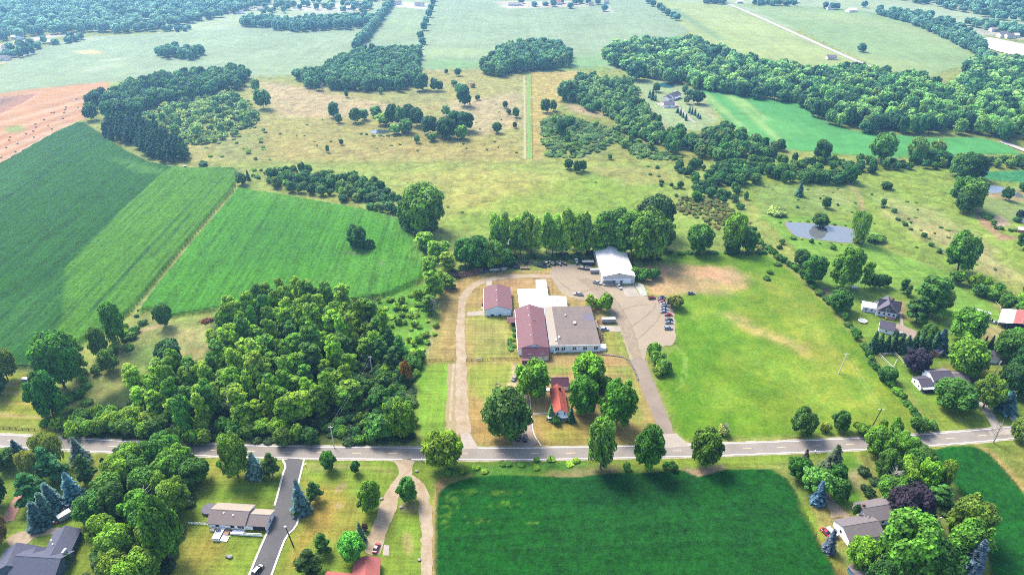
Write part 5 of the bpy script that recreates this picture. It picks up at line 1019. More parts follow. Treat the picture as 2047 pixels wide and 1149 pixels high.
T('broadleaf', 1722, 105, 86, 17, '4d8078', 'lone tree on the upper right soybean field')
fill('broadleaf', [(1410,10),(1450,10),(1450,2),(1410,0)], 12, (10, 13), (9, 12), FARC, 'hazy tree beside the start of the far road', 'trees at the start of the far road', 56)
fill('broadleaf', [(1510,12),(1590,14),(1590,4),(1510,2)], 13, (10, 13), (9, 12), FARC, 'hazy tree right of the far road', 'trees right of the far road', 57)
for x, yb in ((1649,18),(1662,20),(1672,20),(1727,16),(1758,24)): plant('broadleaf', G(x, yb), 13, 11, C('6699a0'), 'hazy tree beside the far white barn', 'trees beside the far white barn')  # leaf colour carries the blue of the haze here too
# -- the far house
for x, yb, yt, w in ((1298,196,180,9),(1304,200,176,12),(1310,202,188,8)): T('spruce', x, yb, yt, w, '4a7a6c', 'spruce in the short row left of the far house', 'spruces left of the far house')
for x, yb, yt in ((1354,226,214),(1360,231,217),(1365,235,224),(1371,241,228),(1378,226,210),(1383,229,213),(1389,231,217),(1395,235,226),(1399,238,230)): T('spruce', x, yb, yt, 8, '3f7068', 'dark spruce lining the far house drive', 'spruces along the far house drive')
T('broadleaf', 1394, 208, 180, 26, '41705c', 'round dark tree right of the far house'); T('broadleaf', 1378, 196, 178, 18, '5d8c6a', 'pale tree beside the round dark tree'); T('broadleaf', 1312, 184, 166, 17, '44756a', 'round tree beside the green pond'); T('broadleaf', 1368, 188, 170, 14, '7a9480', 'grey tree behind the far house'); T('broadleaf',1272,160,122,40,'4c7c62','large tree at the corner of the far lawn'); T('broadleaf', 1372, 208,190,12,'8a9c88','thin grey tree on the far lawn')

# ------------------------------------------------------------------ build the plants
LIMIT = 285
def importance(e):
    p = Vector((e[1], e[2], 0)); u = CX+F_PX*p.x/(p.y*cp+CAM_H*sp); d = math.hypot(p.y, CAM_H)
    s = max(e[3], e[4])/d
    v = CY-F_PX*(p.y*sp-CAM_H*cp)/(p.y*cp+CAM_H*sp)
    return s if (-30 < u < 2077 and v < 1200) else s*0.02
SEEN = {}; REST = []
CO = ('crown', 'trunk')
def make_plant(e, lod):
    kind, x, y, h, w, c, lab, grp = e
    crown, trunk, (W, H) = rng.choice(PROTO[(kind, lod)])
    nm = NAME[kind]
    if crown is not None and trunk is None:
        r = bpy.data.objects.new(nm, crown); r.color = (*c, 1); link(r)
    else:
        r = bpy.data.objects.new(nm, None); link(r)
        if crown is not None:
            o = bpy.data.objects.new('crown', crown); o.color = (*c, 1); link(o); o.parent = r
        o = bpy.data.objects.new('trunk', trunk); link(o); o.parent = r
    s = w/W*rng.uniform(0.88, 0.97)
    r.location = (x, y, 0); r.rotation_euler = (0, 0, rng.uniform(0, 6.283)); r.scale = (s, s*rng.uniform(0.92, 1.08), h/H)
    tag(r, lab, CAT[kind], grp)
bykind = {}
for e in PLACED: bykind.setdefault(e[0], []).append(e)
for kind, L_ in bykind.items():
    L_.sort(key=lambda e: (-(e[7] is None), -importance(e)))
    for i, e in enumerate(L_):
        if i < LIMIT: make_plant(e, 0 if math.hypot(e[2], CAM_H) < 720 else 1)
        else: REST.append(e)
def scatter(name, pts, sources, label=None):
    """Everything past the countable plants: points that carry an instance each."""
    coll = bpy.data.collections.new(name+'_kinds')
    for s in sources: coll.objects.link(s)
    me = bpy.data.meshes.new(name); n = len(pts); me.vertices.add(n)
    me.vertices.foreach_set('co', np.array([p[0] for p in pts], np.float32).ravel())
    for an, ty, idx in (('spin', 'FLOAT_VECTOR', 1), ('grow', 'FLOAT_VECTOR', 2)):
        at = me.attributes.new(an, ty, 'POINT'); at.data.foreach_set('vector', np.array([p[idx] for p in pts], np.float32).ravel())
    at = me.attributes.new('tint', 'FLOAT_COLOR', 'POINT'); at.data.foreach_set('color', np.array([(*p[4], 1) for p in pts], np.float32).ravel())
    at = me.attributes.new('pick', 'INT', 'POINT'); at.data.foreach_set('value', np.array([p[3] for p in pts], np.int32))
    o = bpy.data.objects.new(name, me); link(o); o['kind'] = 'stuff'
    ng = bpy.data.node_groups.new(name, 'GeometryNodeTree')
    ng.interface.new_socket('Geometry', in_out='INPUT', socket_type='NodeSocketGeometry'); ng.interface.new_socket('Geometry', in_out='OUTPUT', socket_type='NodeSocketGeometry')
    N, L = ng.nodes, ng.links; gi = N.new('NodeGroupInput'); go = N.new('NodeGroupOutput'); ip = N.new('GeometryNodeInstanceOnPoints'); ci = N.new('GeometryNodeCollectionInfo')
    ci.inputs['Collection'].default_value = coll; ci.inputs['Separate Children'].default_value = True; ci.inputs['Reset Children'].default_value = True
    ip.inputs['Pick Instance'].default_value = True
    def na(an, ty):
        a = N.new('GeometryNodeInputNamedAttribute'); a.data_type = ty; a.inputs['Name'].default_value = an; return a.outputs['Attribute']
    L.new(gi.outputs[0], ip.inputs['Points']); L.new(ci.outputs[0], ip.inputs['Instance']); L.new(na('pick', 'INT'), ip.inputs['Instance Index'])
    L.new(na('spin', 'FLOAT_VECTOR'), ip.inputs['Rotation']); L.new(na('grow', 'FLOAT_VECTOR'), ip.inputs['Scale']); L.new(ip.outputs[0], go.inputs[0])
    o.modifiers.new('plants', 'NODES').node_group = ng
    return o
def sources(kind, lod, nm):
    out = []; dims = []
    for i, (crown, trunk, d) in enumerate(PROTO[(kind, lod)]):
        o = bpy.data.objects.new(nm+'_%02d' % i, crown); o.material_slots[0].link = 'OBJECT'; o.material_slots[0].material = M_leafs; out.append(o); dims.append(d)
    return out, dims
for stuffname, kinds in (('woodland', ('broadleaf', 'poplar', 'pine', 'spruce')), ('scrub', ('shrub',))):
    R_ = [e for e in REST if e[0] in kinds]
    if not R_: continue
    srcs = []; pts = []; dims = []; base = {}
    for kind, lod in (('broadleaf', 1), ('poplar', 1), ('poplar', 0), ('pine', 1), ('spruce', 1)) if stuffname == 'woodland' else (('shrub', 0), ('shrub', 1)):
        so, dm = sources(kind, lod, 'plant'); base[(kind, lod)] = (len(srcs), len(so)); srcs += so; dims += dm
    for e in R_:
        lod = 0 if (e[0] == 'shrub' and e[2] < 560) or (e[0] == 'poplar' and e[2] < 600) else 1
        b0, nb = base[(e[0], lod)]; i = b0+rng.randrange(nb); W, H = dims[i]; s = e[4]/W
        pts.append(((e[1], e[2], 0), (0, 0, rng.uniform(0, 6.28)), (s, s, e[3]/H), i, e[5]))
    for i, o in enumerate(srcs): o.name = stuffname+'_plant_%04d' % i
    scatter(stuffname, pts, srcs)
# undergrowth carpet inside the woodlots
def undergrowth(poly, gap, hr, wr, cols, seed):
    W = poly_w(poly); R = random.Random(seed); pl = [tuple(q) for q in W]; x0, y0 = W.min(0); x1, y1 = W.max(0); out = []
    for _ in range(int((x1-x0)*(y1-y0)/gap**2)):
        q = (R.uniform(x0, x1), R.uniform(y0, y1))
        if inside(q, pl): out.append((q, R.uniform(*hr), R.uniform(*wr)))
    return out
U = undergrowth([(440,640),(560,605),(700,620),(770,660),(830,740),(832,884),(640,886),(300,880),(130,872),(250,806),(330,745),(420,730)], 4.2, (1.0, 3.0), (3, 5.5), MG, 3)
U += undergrowth([(235,892),(398,892),(396,960),(372,1040),(340,1149),(150,1160),(196,1080),(180,1030),(220,965)], 4.5, (1, 3), (3, 5), MG, 4)
U += undergrowth([(1715,950),(1850,892),(1890,985),(1950,1080),(1930,1149),(1800,1149),(1860,1060),(1830,990),(1735,1000)], 4.5, (1, 3), (3, 5), MG, 5)
U += undergrowth([(905,548),(960,520),(1180,505),(1330,500),(1320,520),(1270,530),(1150,526),(960,542)], 4.5, (1, 2.6), (3, 5), MG, 6)
so, dm = sources('shrub', 1, 'undergrowth_plant'); UC = [C(h) for h in ('4f7a38', '5f8a3a', '456d36', '6f9640')]
scatter('undergrowth', [((*q, 0), (0, 0, rng.uniform(0, 6.28)), (w/4.5, w/4.5, h/3.2), rng.randrange(4), rng.choice(UC)) for q, h, w in U], so)
# ------------------------------------------------------------------ buildings
def wallmat(name, h, var=0.06, k=1.0, bands=0.0, horiz=True, rough=0.7, bump=0.03):
    """Boarded or ribbed cladding, or plain render when bands is 0."""
    m, nt, N, L, out = new_mat(name); pos = tex_obj(N); rgb = N.new('ShaderNodeRGB'); rgb.outputs[0].default_value = (*C(h, k), 1)
    n1 = nnoise(N, L, pos, 0.5, 4.0, 0.65); f = nrange(N, L, n1, 0.25, 0.75, 1-var, 1+var); nrm = None
    if bands:
        w = N.new('ShaderNodeTexWave'); w.bands_direction = 'Z' if horiz else 'X'; w.inputs['Scale'].default_value = bands; L.new(pos, w.inputs['Vector'])
        nrm = nbump(N, L, w.outputs['Fac'], 0.5, bump)
    diffuse_out(N, L, out, nscale_col(N, L, rgb.outputs[0], f), nrm, rough, 0.25); return m
def roofmat(name, h, k=1.0, var=0.14, h2=None, wear=0.0, ribs=0.0, rough=0.85):
    m, nt, N, L, out = new_mat(name); pos = tex_obj(N); rgb = N.new('ShaderNodeRGB'); rgb.outputs[0].default_value = (*C(h, k), 1); c = rgb.outputs[0]
    n1 = nnoise(N, L, pos, 0.9, 5.0, 0.75); n2 = nnoise(N, L, pos, 3.5, 3.0, 0.6)
    if h2: c = nmix(N, L, nrange(N, L, nnoise(N, L, pos, 0.16, 5.0, 0.7, 1.0), 0.5-wear*0.4, 0.75, 0, 0.9), c, C(h2, k))
    f = nmath(N, L, 'ADD', nrange(N, L, n1, 0.3, 0.7, 1-var, 1+var), nrange(N, L, n2, 0.3, 0.7, -var*0.5, var*0.5)); hgt = n2
    if ribs:
        w = N.new('ShaderNodeTexWave'); w.bands_direction = 'Y'; w.inputs['Scale'].default_value = ribs; L.new(pos, w.inputs['Vector']); hgt = w.outputs['Fac']
    diffuse_out(N, L, out, nscale_col(N, L, c, f), nbump(N, L, hgt, 0.4, 0.05), rough, 0.3); return m
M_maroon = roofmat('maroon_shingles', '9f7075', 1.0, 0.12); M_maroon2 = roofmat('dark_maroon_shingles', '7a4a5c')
M_white = wallmat('white_siding', 'f4f0ee', 0.05, 2.5, 3.0); M_blue = wallmat('pale_blue_siding', 'dbe9f1', 0.05, 2.5, 3.0); M_cream = wallmat('cream_siding', 'e9e2cf', 0.05, 2.2, 3.0)
M_barnw = wallmat('barn_cladding', 'dcd2cc', 0.08, 2.0, 2.5, False); M_barnroof = roofmat('barn_metal_roof', 'ece8e0', 2.0, 0.05, 'b6b5b4', 0.05, 1.2, 0.6)
M_membr = plain('white_roof_membrane', (0.7, 0.71, 0.73), 0.7, 0.05, 0.3); M_tar = roofmat('tar_gravel_roof', 'a9978c', 0.85, 0.14, '93837c', 0.2); M_tan = roofmat('tan_coating_and_sunlit_slope', 'd3c3ae', 1.0, 0.08)
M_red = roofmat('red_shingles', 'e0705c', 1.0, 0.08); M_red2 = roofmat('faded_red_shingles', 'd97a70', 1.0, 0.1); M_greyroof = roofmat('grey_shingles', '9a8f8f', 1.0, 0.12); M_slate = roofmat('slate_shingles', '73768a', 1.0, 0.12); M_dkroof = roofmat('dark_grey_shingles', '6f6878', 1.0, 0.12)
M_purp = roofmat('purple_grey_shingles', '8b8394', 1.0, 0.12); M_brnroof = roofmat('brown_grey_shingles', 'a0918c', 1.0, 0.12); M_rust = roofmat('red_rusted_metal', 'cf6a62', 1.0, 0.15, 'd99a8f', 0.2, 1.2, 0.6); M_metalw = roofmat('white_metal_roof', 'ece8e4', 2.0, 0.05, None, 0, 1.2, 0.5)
M_trim = plain('white_trim', (0.74, 0.73, 0.72), 0.6, 0.04, 1); M_glass = plain('window_glass', (0.012, 0.015, 0.022), 0.08, 0.1, 1, 0, 0.8); M_dark = plain('dark_interior', (0.018, 0.02, 0.032), 0.8, 0.2, 1)
M_brick = roofmat('red_brick', 'b57a72', 1.0, 0.2); M_orange = wallmat('orange_brown_boards', 'c9805a', 0.12, 1.6, 3.0, False); M_tanw = wallmat('tan_siding', 'cfc3b4', 0.06, 1.8, 3.0); M_greyw = wallmat('grey_block_wall', 'bcb5b4', 0.1, 1.7); M_slatew = wallmat('slate_blue_siding', '6f7c8c', 0.06, 1.6, 3.0); M_lav = wallmat('lavender_white_siding', 'e2dcec', 0.05, 2.3, 3.0); M_deck = plain('deck_boards', C('c9a284'), 0.8, 0.15, 2)
M_bluew = wallmat('blue_boards', '6fa6b8', 0.1, 1.0, 2.0, False)

def frame_of(pA, pB):                                  # local frame from the front-left and front-right ground corners
    d = Vector((pB.x-pA.x, pB.y-pA.y)); return math.atan2(d.y, d.x), d.length
class House:
    """A building in its own metre frame: x along the front, y away from the viewer, z up."""
    def __init__(s, name, label, cat, pA, pB=None, rz=None, group=None):
        if pB is not None:
            a, s.W = frame_of(pA, pB); rz = a if rz is None else rz
        s.root = empty(name, (pA.x, pA.y, 0), rz); s.rz = rz; tag(s.root, label, cat, group); s.A = pA
    def loc(s, p):                                     # world point to the local frame
        d = p-Vector((s.A.x, s.A.y, 0)); c, q = math.cos(-s.rz), math.sin(-s.rz); return Vector((d.x*c-d.y*q, d.x*q+d.y*c, p.z))
    def walls(s, x0, x1, y0, y1, h, mat, ridge=None, rise=0.0, z0=-0.2, name='wall'):
        m = MB()
        if ridge is None: m.box(x0, x1, y0, y1, z0, h)
        elif ridge == 'y':
            xm = (x0+x1)/2; m.add([(x0,y0,z0),(x1,y0,z0),(x1,y0,h),(xm,y0,h+rise),(x0,y0,h),(x0,y1,z0),(x1,y1,z0),(x1,y1,h),(xm,y1,h+rise),(x0,y1,h)], [(0,1,2,3,4),(9,8,7,6,5),(0,5,6,1),(1,6,7,2),(4,9,5,0),(2,7,8,3),(3,8,9,4)])
        else:
            ym = (y0+y1)/2; m.add([(x0,y0,z0),(x0,y1,z0),(x0,y1,h),(x0,ym,h+rise),(x0,y0,h),(x1,y0,z0),(x1,y1,z0),(x1,y1,h),(x1,ym,h+rise),(x1,y0,h)], [(4,3,2,1,0),(5,6,7,8,9),(1,6,5,0),(2,7,6,1),(0,5,9,4),(3,8,7,2),(4,9,8,3)])
        return m.build(name, mat, s.root)
    def roof(s, x0, x1, y0, y1, h, rise, ridge, mat, oh=0.5, th=0.18, mat2=None, name='roof', drop=None):
        """Two slope slabs with overhang; each slope is a part."""
        out = []
        if ridge == 'y':
            xm = (x0+x1)/2; dz = rise/(xm-x0)*oh
            for sg, xa, mm in ((-1, x0-oh, mat), (1, x1+oh, mat2 or mat)):
                lo = [(xa, y0-oh, h-dz+0.03), (xm, y0-oh, h+rise+0.03), (xm, y1+oh, h+rise+0.03), (xa, y1+oh, h-dz+0.03)]
                if sg > 0: lo = lo[::-1]
                out.append(MB().hexa(lo, [(a, b, c+th) for a, b, c in lo]).build(name, mm, s.root))
        else:
            ym = (y0+y1)/2; dz = rise/(ym-y0)*oh
            for sg, ya, mm in ((-1, y0-oh, mat), (1, y1+oh, mat2 or mat)):
                lo = [(x0-oh, ya, h-dz+0.03), (x1+oh, ya, h-dz+0.03), (x1+oh, ym, h+rise+0.03), (x0-oh, ym, h+rise+0.03)]
                if sg > 0: lo = lo[::-1]
                out.append(MB().hexa(lo, [(a, b, c+th) for a, b, c in lo]).build(name, mm, s.root))
        if ridge == 'y': MB().box((x0+x1)/2-0.16, (x0+x1)/2+0.16, y0-oh, y1+oh, h+rise+th-0.02, h+rise+th+0.06).build('ridge_cap', mat, s.root)
        else: MB().box(x0-oh, x1+oh, (y0+y1)/2-0.16, (y0+y1)/2+0.16, h+rise+th-0.02, h+rise+th+0.06).build('ridge_cap', mat, s.root)
        return out
    def hip(s, x0, x1, y0, y1, h, rise, ins, mat, oh=0.5):
        x0 -= oh; x1 += oh; y0 -= oh; y1 += oh; ym = (y0+y1)/2
        m = MB().add([(x0,y0,h),(x1,y0,h),(x1,y1,h),(x0,y1,h),(x0+ins,ym,h+rise),(x1-ins,ym,h+rise)], [(0,1,5,4),(1,2,5),(2,3,4,5),(3,0,4),(3,2,1,0)])
        return m.build('roof', mat, s.root)
    def flat(s, poly, z, mat, th=0.25, name='roof'): return MB().prism(poly, z, z+th).build(name, mat, s.root)
    def window(s, side, u, z, w, h, at=0.0, frame=M_trim, name='window'):
        """Frame on a wall plane (F front, B back, L left, R right) with a glass pane as its sub-part."""
        def bx(m, du, dz, d0, d1):
            a, b = u-du, u+du; c, d = z-dz, z+dz
            if side == 'F': m.box(a, b, at-d1, at-d0, c, d)
            elif side == 'B': m.box(a, b, at+d0, at+d1, c, d)
            elif side == 'L': m.box(at-d1, at-d0, a, b, c, d)
            else: m.box(at+d0, at+d1, a, b, c, d)
            return m
        f = bx(MB(), w/2+0.12, h/2+0.12, -0.02, 0.06).build(name, frame, s.root)
        bx(MB(), w/2, h/2, 0.062, 0.085).build('pane', M_glass, f); return f
    def box(s, name, x0, x1, y0, y1, z0, z1, mat): return MB().box(x0, x1, y0, y1, z0, z1).build(name, mat, s.root)

# --- the white steel barn
pA = G(1204, 568); pB = G(1267, 566.5); b = House('steel_barn', 'big pale steel barn with a streaked white metal roof beside the gravel yard', 'barn', pA, pB, rz=math.radians(2.1))
W = b.W; hB = 5.4; D = max(20, b.loc(G(1186, 492, hB)).y); rs = 2.1
b.walls(0, W, 0, D, hB, M_barnw, 'y', rs); b.roof(0, W, 0, D, hB, rs, 'y', M_barnroof, 0.45)
b.box('recess', 0.6, W*0.62, -0.05, 0.6, 0.0, 3.0, M_greyw); b.box('canopy', 0.3, W*0.64, -1.0, 0.5, 3.1, 3.5, M_trim)
b.box('loading_door', W*0.41, W*0.56, -0.12, -0.02, 0.3, 3.0, M_trim); b.box('doorway', W*0.335, W*0.375, -0.1, -0.03, 0.8, 2.9, M_dark); b.box('doorway', W*0.575, W*0.60, -0.1, -0.03, 0.2, 2.8, M_dark)
d = b.box('sliding_door', W*0.645, W*0.90, -0.25, -0.02, 0.1, 3.7, M_trim); b.box('gable_vent', W*0.48, W*0.52, -0.1, -0.02, hB+rs*0.62, hB+rs*0.8, M_dark)
b.box('loading_dock', 0.2, W*0.36, -2.6, -0.06, -0.1, 0.9, M_conc); b.box('corner_trim', -0.08, 0.35, -0.08, 0.3, 0, hB-0.1, M_trim); b.box('corner_trim', W-0.35, W+0.08, -0.08, 0.3, 0, hB-0.1, M_trim)
for yy in (0.2, 0.45, 0.7): b.box('wall_panel', -0.12, -0.02, D*yy, D*yy+3.0, 0.3, 3.4, M_greyw)
# --- blue gabled storehouse
pA = G(969, 631.5); pB = G(1021.5, 627); b = House('storehouse', 'pale blue gabled storehouse with a maroon shingle roof left of the hall', 'building', pA, pB, rz=math.radians(2.1))
W = b.W; h = 4.0; D = b.loc(G(968, 576, h)).y; b.walls(0, W, 0, D, h, M_blue, 'y', 2.4); b.roof(0, W, 0, D, h, 2.4, 'y', M_maroon, 0.35)
[b.box('roof_vent', W*0.5-0.9, W*0.5-0.5, D*v, D*v+0.4, h+1.9, h+2.75, M_trim) for v in (0.25, 0.7)]
b.box('gutter', -0.62, -0.4, -0.3, D+0.3, h-0.35, h-0.18, M_trim); b.box('bargeboard', W+0.37, W+0.45, -0.3, D+0.3, h-0.35, h-0.12, M_trim); b.box('door', -0.12, -0.02, D*0.3, D*0.3+1.2, 0, 2.2, M_trim); b.box('lean_shed', -1.6, -0.1, D*0.42, D*0.6, 0, 2.0, M_brick)
b.box('side_porch', -2.2, -0.1, D*0.28, D*0.4, 0, 0.3, M_conc)
# --- white flat-roofed link
hl = 3.6
P = [G(x, y, hl) for x, y in ((1039,614),(1034.5,578),(1072,577.5),(1071.5,559),(1091,559),(1096,591.5),(1131,592.5),(1134,613),(1100,613))]
b = House('flat_roofed_building', 'low building with a glaring white flat roof stepped like an L behind the hall', 'building', Vector((P[0].x, P[0].y, 0)), rz=math.radians(2))
poly = [tuple(b.loc(p)[:2]) for p in P][::-1]; 
if sum((poly[i][0]*poly[(i+1) % len(poly)][1]-poly[(i+1) % len(poly)][0]*poly[i][1]) for i in range(len(poly))) < 0: poly = poly[::-1]
cx_ = sum(p[0] for p in poly)/len(poly); cy_ = sum(p[1] for p in poly)/len(poly)
MB().prism([(cx_+(x-cx_)*0.985, cy_+(y-cy_)*0.985) for x, y in poly], -0.2, hl-0.25).build('wall', M_white, b.root); b.flat(poly, hl-0.25, M_membr)
M_seam = plain('roof_seam_sealant', (0.42, 0.42, 0.43), 0.7, 0.1, 1)
xs = [q[0] for q in poly]; ys = [q[1] for q in poly]
for i in range(1, 9):
    x = min(xs)+(max(xs)-min(xs))*i/9
    cut = sorted(a[1]+(x-a[0])/(c[0]-a[0])*(c[1]-a[1]) for a, c in zip(poly, poly[1:]+poly[:1]) if (a[0] > x) != (c[0] > x))
    if len(cut) >= 2: b.box('roof_seam', x-0.07, x+0.07, cut[0]+0.2, cut[-1]-0.2, hl, hl+0.03, M_seam)
for a, c in zip(poly, poly[1:]+poly[:1]): MB().tube([(a[0], a[1], hl+0.02), (c[0], c[1], hl+0.02)], 0.12, 4).build('roof_edge', M_trim, b.root)
for u, v in ((0.3, 0.3), (0.55, 0.25), (0.8, 0.2)): b.box('roof_vent', min(xs)+(max(xs)-min(xs))*u, min(xs)+(max(xs)-min(xs))*u+0.6, min(ys)+(max(ys)-min(ys))*v, min(ys)+(max(ys)-min(ys))*v+0.6, hl, hl+0.6, M_greyw)
# --- the long hall: maroon gable and the grey flat-roofed wing
pA = G(1041, 712); pB = G(1098, 706); b = House('hall', 'long hall with a maroon shingle gable roof and a lower cross gable in front', 'building', pA, pB, rz=math.radians(2.1))
h = 4.3; pf = b.loc(G(1036.5, 697, h)); x0 = pf.x; W = b.loc(G(1095.5, 689, h)).x; D = b.loc(G(1031, 618, h)).y; Y0 = pf.y
b.walls(x0, W, Y0, D, h, M_white, 'y', 2.8); b.roof(x0, W, Y0, D, h, 2.8, 'y', M_maroon, 0.3)
hf = 3.2; xf0 = b.loc(G(1045, 711, hf)).x; yf = b.loc(G(1045, 711, hf)).y
b.walls(xf0, W-0.2, yf, yf+7.2, hf, M_cream, 'x', 2.3, name='front_wall'); b.roof(xf0, W-0.2, yf, yf+7.2, hf, 2.3, 'x', M_maroon2, 0.3, mat2=M_maroon)  # near slope darker as if shaded, far slope lighter as if sunlit
for v in (0.2, 0.45, 0.7, 0.9): b.box('roof_vent', (x0+W)/2-1.3, (x0+W)/2-0.9, Y0+(D-Y0)*v, Y0+(D-Y0)*v+0.4, h+2.0, h+3.0, M_trim)
b.box('gutter', x0-0.5, x0-0.3, Y0, D, h-0.35, h-0.2, M_trim); b.box('flue', (x0+W)/2+1.5, (x0+W)/2+1.9, D*0.6, D*0.6+0.4, h+1.5, h+3.4, M_greyw)
for u in (0.28, 0.72): b.box('skylight', xf0+(W-xf0)*u-1.0, xf0+(W-xf0)*u+1.0, yf+0.5, yf+1.0, hf+0.35, hf+0.62, M_tan)
for u in (0.26, 0.52, 0.78): b.window('F', xf0+(W-xf0)*u, 1.9, 1.3, 0.6, yf)
b.box('corner_pier', xf0-0.5, xf0-0.01, yf-0.3, yf+0.4, 0, 2.7, M_brick); b.box('corner_pier', W-0.15, W+0.35, yf-0.3, yf+0.4, 0, 2.7, M_brick)
b.box('entrance_porch', xf0-0.4, xf0+2.6, yf-2.6, yf-0.35, 0, 2.0, M_brick); b.box('porch_roof', xf0-0.7, xf0+2.9, yf-2.9, yf-0.2, 2.05, 2.3, M_maroon); b.window('F', xf0+1.6, 1.0, 1.2, 1.2, yf-2.6); b.box('downpipe', x0-0.12, x0-0.02, Y0+0.2, Y0+0.35, 0, h-0.1, M_trim)
cy0 = b.loc(G(1014, 645, 3.2)).y; cy1 = b.loc(G(1014, 634, 3.2)).y; cx0 = b.loc(G(1013.5, 640, 3.2)).x
lo = [(cx0, cy0, 3.1), (x0+4.2, cy0, 3.1), (x0+4.2, (cy0+cy1)/2, 4.3), (cx0, (cy0+cy1)/2, 4.3)]
MB().hexa(lo, [(x, y, z+0.15) for x, y, z in lo]).build('porch_roof', M_maroon, b.root); lo = [(cx0, (cy0+cy1)/2, 4.3), (x0+4.2, (cy0+cy1)/2, 4.3), (x0+4.2, cy1, 3.1), (cx0, cy1, 3.1)]; MB().hexa(lo, [(x, y, z+0.15) for x, y, z in lo]).build('porch_roof', M_maroon, b.root)
for yy in (cy0+0.3, cy1-0.3): b.box('porch_post', cx0+0.3, cx0+0.55, yy-0.12, yy+0.12, 0, 3.1, M_trim)
p0 = b.loc(G(1024, 615, 3.0)); p1 = b.loc(G(1037, 611, 3.0)); b.box('link_wall', p0.x+0.3, x0-0.05, D-2.5, D-0.4, 0, 2.8, M_blue); b.box('link_roof', p0.x+0.2, x0-0.02, D-2.9, D+0.2, 2.85, 3.05, M_maroon)
pA = G(1099, 704.5); pB = G(1199, 702); b = House('workshop', 'wide workshop with a brown grey flat roof and paired windows in its pale blue front', 'building', pA, pB, rz=math.radians(2.1))
W = b.W; h = 4.1; D = b.loc(G(1180, 612, h)).y; b.walls(0.03, W, 0, D, h, M_blue)
b.flat([(0.05,-0.15),(W+0.15,-0.15),(W+0.15,D),(0.05,D)], h, M_tar, 0.3); b.box('roof_coating', 0.1, W*0.16, 0.3, D-0.2, h+0.3, h+0.335, M_tan); b.box('roof_edging', 0.05, W+0.2, -0.25, -0.16, h-0.1, h+0.42, M_trim)
for yy in (0.42, 0.62, 0.8): b.box('roof_seam', W*0.17, W-0.2, D*yy, D*yy+0.5, h+0.3, h+0.345, M_brnroof)
b.box('tar_patch', W*0.78, W*0.99, D*0.6, D*0.78, h+0.3, h+0.35, M_purp)
for u in (0.145, 0.27, 0.49, 0.70, 0.915):
    for du in (-0.55, 0.55): b.window('F', W*u+du, 2.3, 0.8, 1.9, 0)
b.box('roof_unit', W*0.55, W*0.6, D*0.5, D*0.56, h+0.3, h+1.2, M_greyw); b.box('roof_unit', W*0.4, W*0.43, D*0.72, D*0.76, h+0.3, h+0.9, M_greyw)
b.box('roof_vent', W*0.11, W*0.15, D*0.1, D*0.14, h+0.3, h+1.0, M_trim); b.box('roof_vent', W*0.19, W*0.22, D*0.16, D*0.2, h+0.3, h+1.1, M_trim); b.box('gas_cabinet', W*0.07, W*0.11, -1.2, -0.3, 0, 1.1, M_trim); b.box('side_lean_to', W+0.05, W+3.4, 0.5, 4.2, 0, 1.9, M_trim); b.box('side_step', W+0.2, W+2.2, D*0.55, D*0.75, 0, 1.2, M_tan)
# --- farmhouse
pA = G(1106, 838.5); pB = G(1134, 837.5); b = House('farmhouse', 'small white farmhouse with a bright coral red roof under the maples', 'house', pA, pB, rz=math.radians(2.1))
W = b.W; h = 3.6; D = 17.5; b.walls(0, W, 0, D, h, M_white, 'y', 2.6); b.roof(0, W, 0, D, h, 2.6, 'y', M_red, 0.4)
for u in (0.3, 0.78): b.window('F', W*u, 3.6, 0.7, 1.1, 0)
for u in (0.2, 0.5, 0.8): b.window('L', D*u, 2.0, 0.9, 1.2, 0)
b.box('chimney', W*0.55, W*0.72, D*0.8, D*0.84, h+1.5, h+3.5, M_brick); b.box('porch_roof', -2.6, W+0.3, -1.6, -0.05, 2.3, 2.5, M_trim); b.box('porch_base', -2.6, W+0.3, -1.6, -0.05, 0, 0.4, M_conc)
for u in (0.35, 0.5, 0.65): b.box('snow_guard', W*0.78, W*0.84, D*u, D*u+0.35, h+1.2, h+1.45, M_dark)
pA = G(1103, 780.5); pB = G(1136, 780); b = House('garage', 'white garage with a dark maroon roof behind the coral roofed farmhouse', 'garage', pA, pB, rz=math.radians(2.1))
W = b.W; b.walls(0, W, 0, 6.6, 2.7, M_white, 'x', 2.2); b.roof(0, W, 0, 6.6, 2.7, 2.2, 'x', M_maroon2, 0.35); b.window('F', W*0.3, 1.6, 0.7, 0.9, 0); b.box('door', W*0.6, W*0.72, -0.08, -0.01, 0, 2.1, M_trim); b.box('lean_deck', -3.0, -0.2, -0.6, 1.4, 0.2, 0.6, M_trim)
# --- ranch house with decks
pA = G(418, 1055); pB = G(534, 1062); b = House('ranch_house', 'long white ranch house with a brown grey roof and white decks beside the asphalt drive', 'house', pA, pB)
W = b.W; h = 2.9; x1 = W*0.635; D = 9.4
b.walls(0, x1, 0, D, h, M_white, 'x', 1.9); b.roof(0, x1, 0, D, h, 1.9, 'x', M_brnroof, 0.45, mat2=M_tan)  # sunlight on the far slope painted as a lighter tan roof
b.walls(x1+0.02, W, 0.4, D-1.6, h-0.3, M_white, 'x', 1.5, name='garage_wall'); b.roof(x1+0.5, W, 0.4, D-1.6, h-0.3, 1.5, 'x', M_brnroof, 0.42, mat2=M_tan, name='garage_roof')  # same sunlit tan put on the far slope of the garage
for u, w in ((0.16,1.4),(0.42,1.6),(0.54,1.5),(0.60,0.9)): b.window('F', W*u, 1.7, w, 1.3, 0)
b.box('garage_door', W*0.76, W*0.97, 0.28, 0.38, 0.1, 2.1, M_dark); b.window('R', 3.6, 1.6, 1.2, 0.9, W)
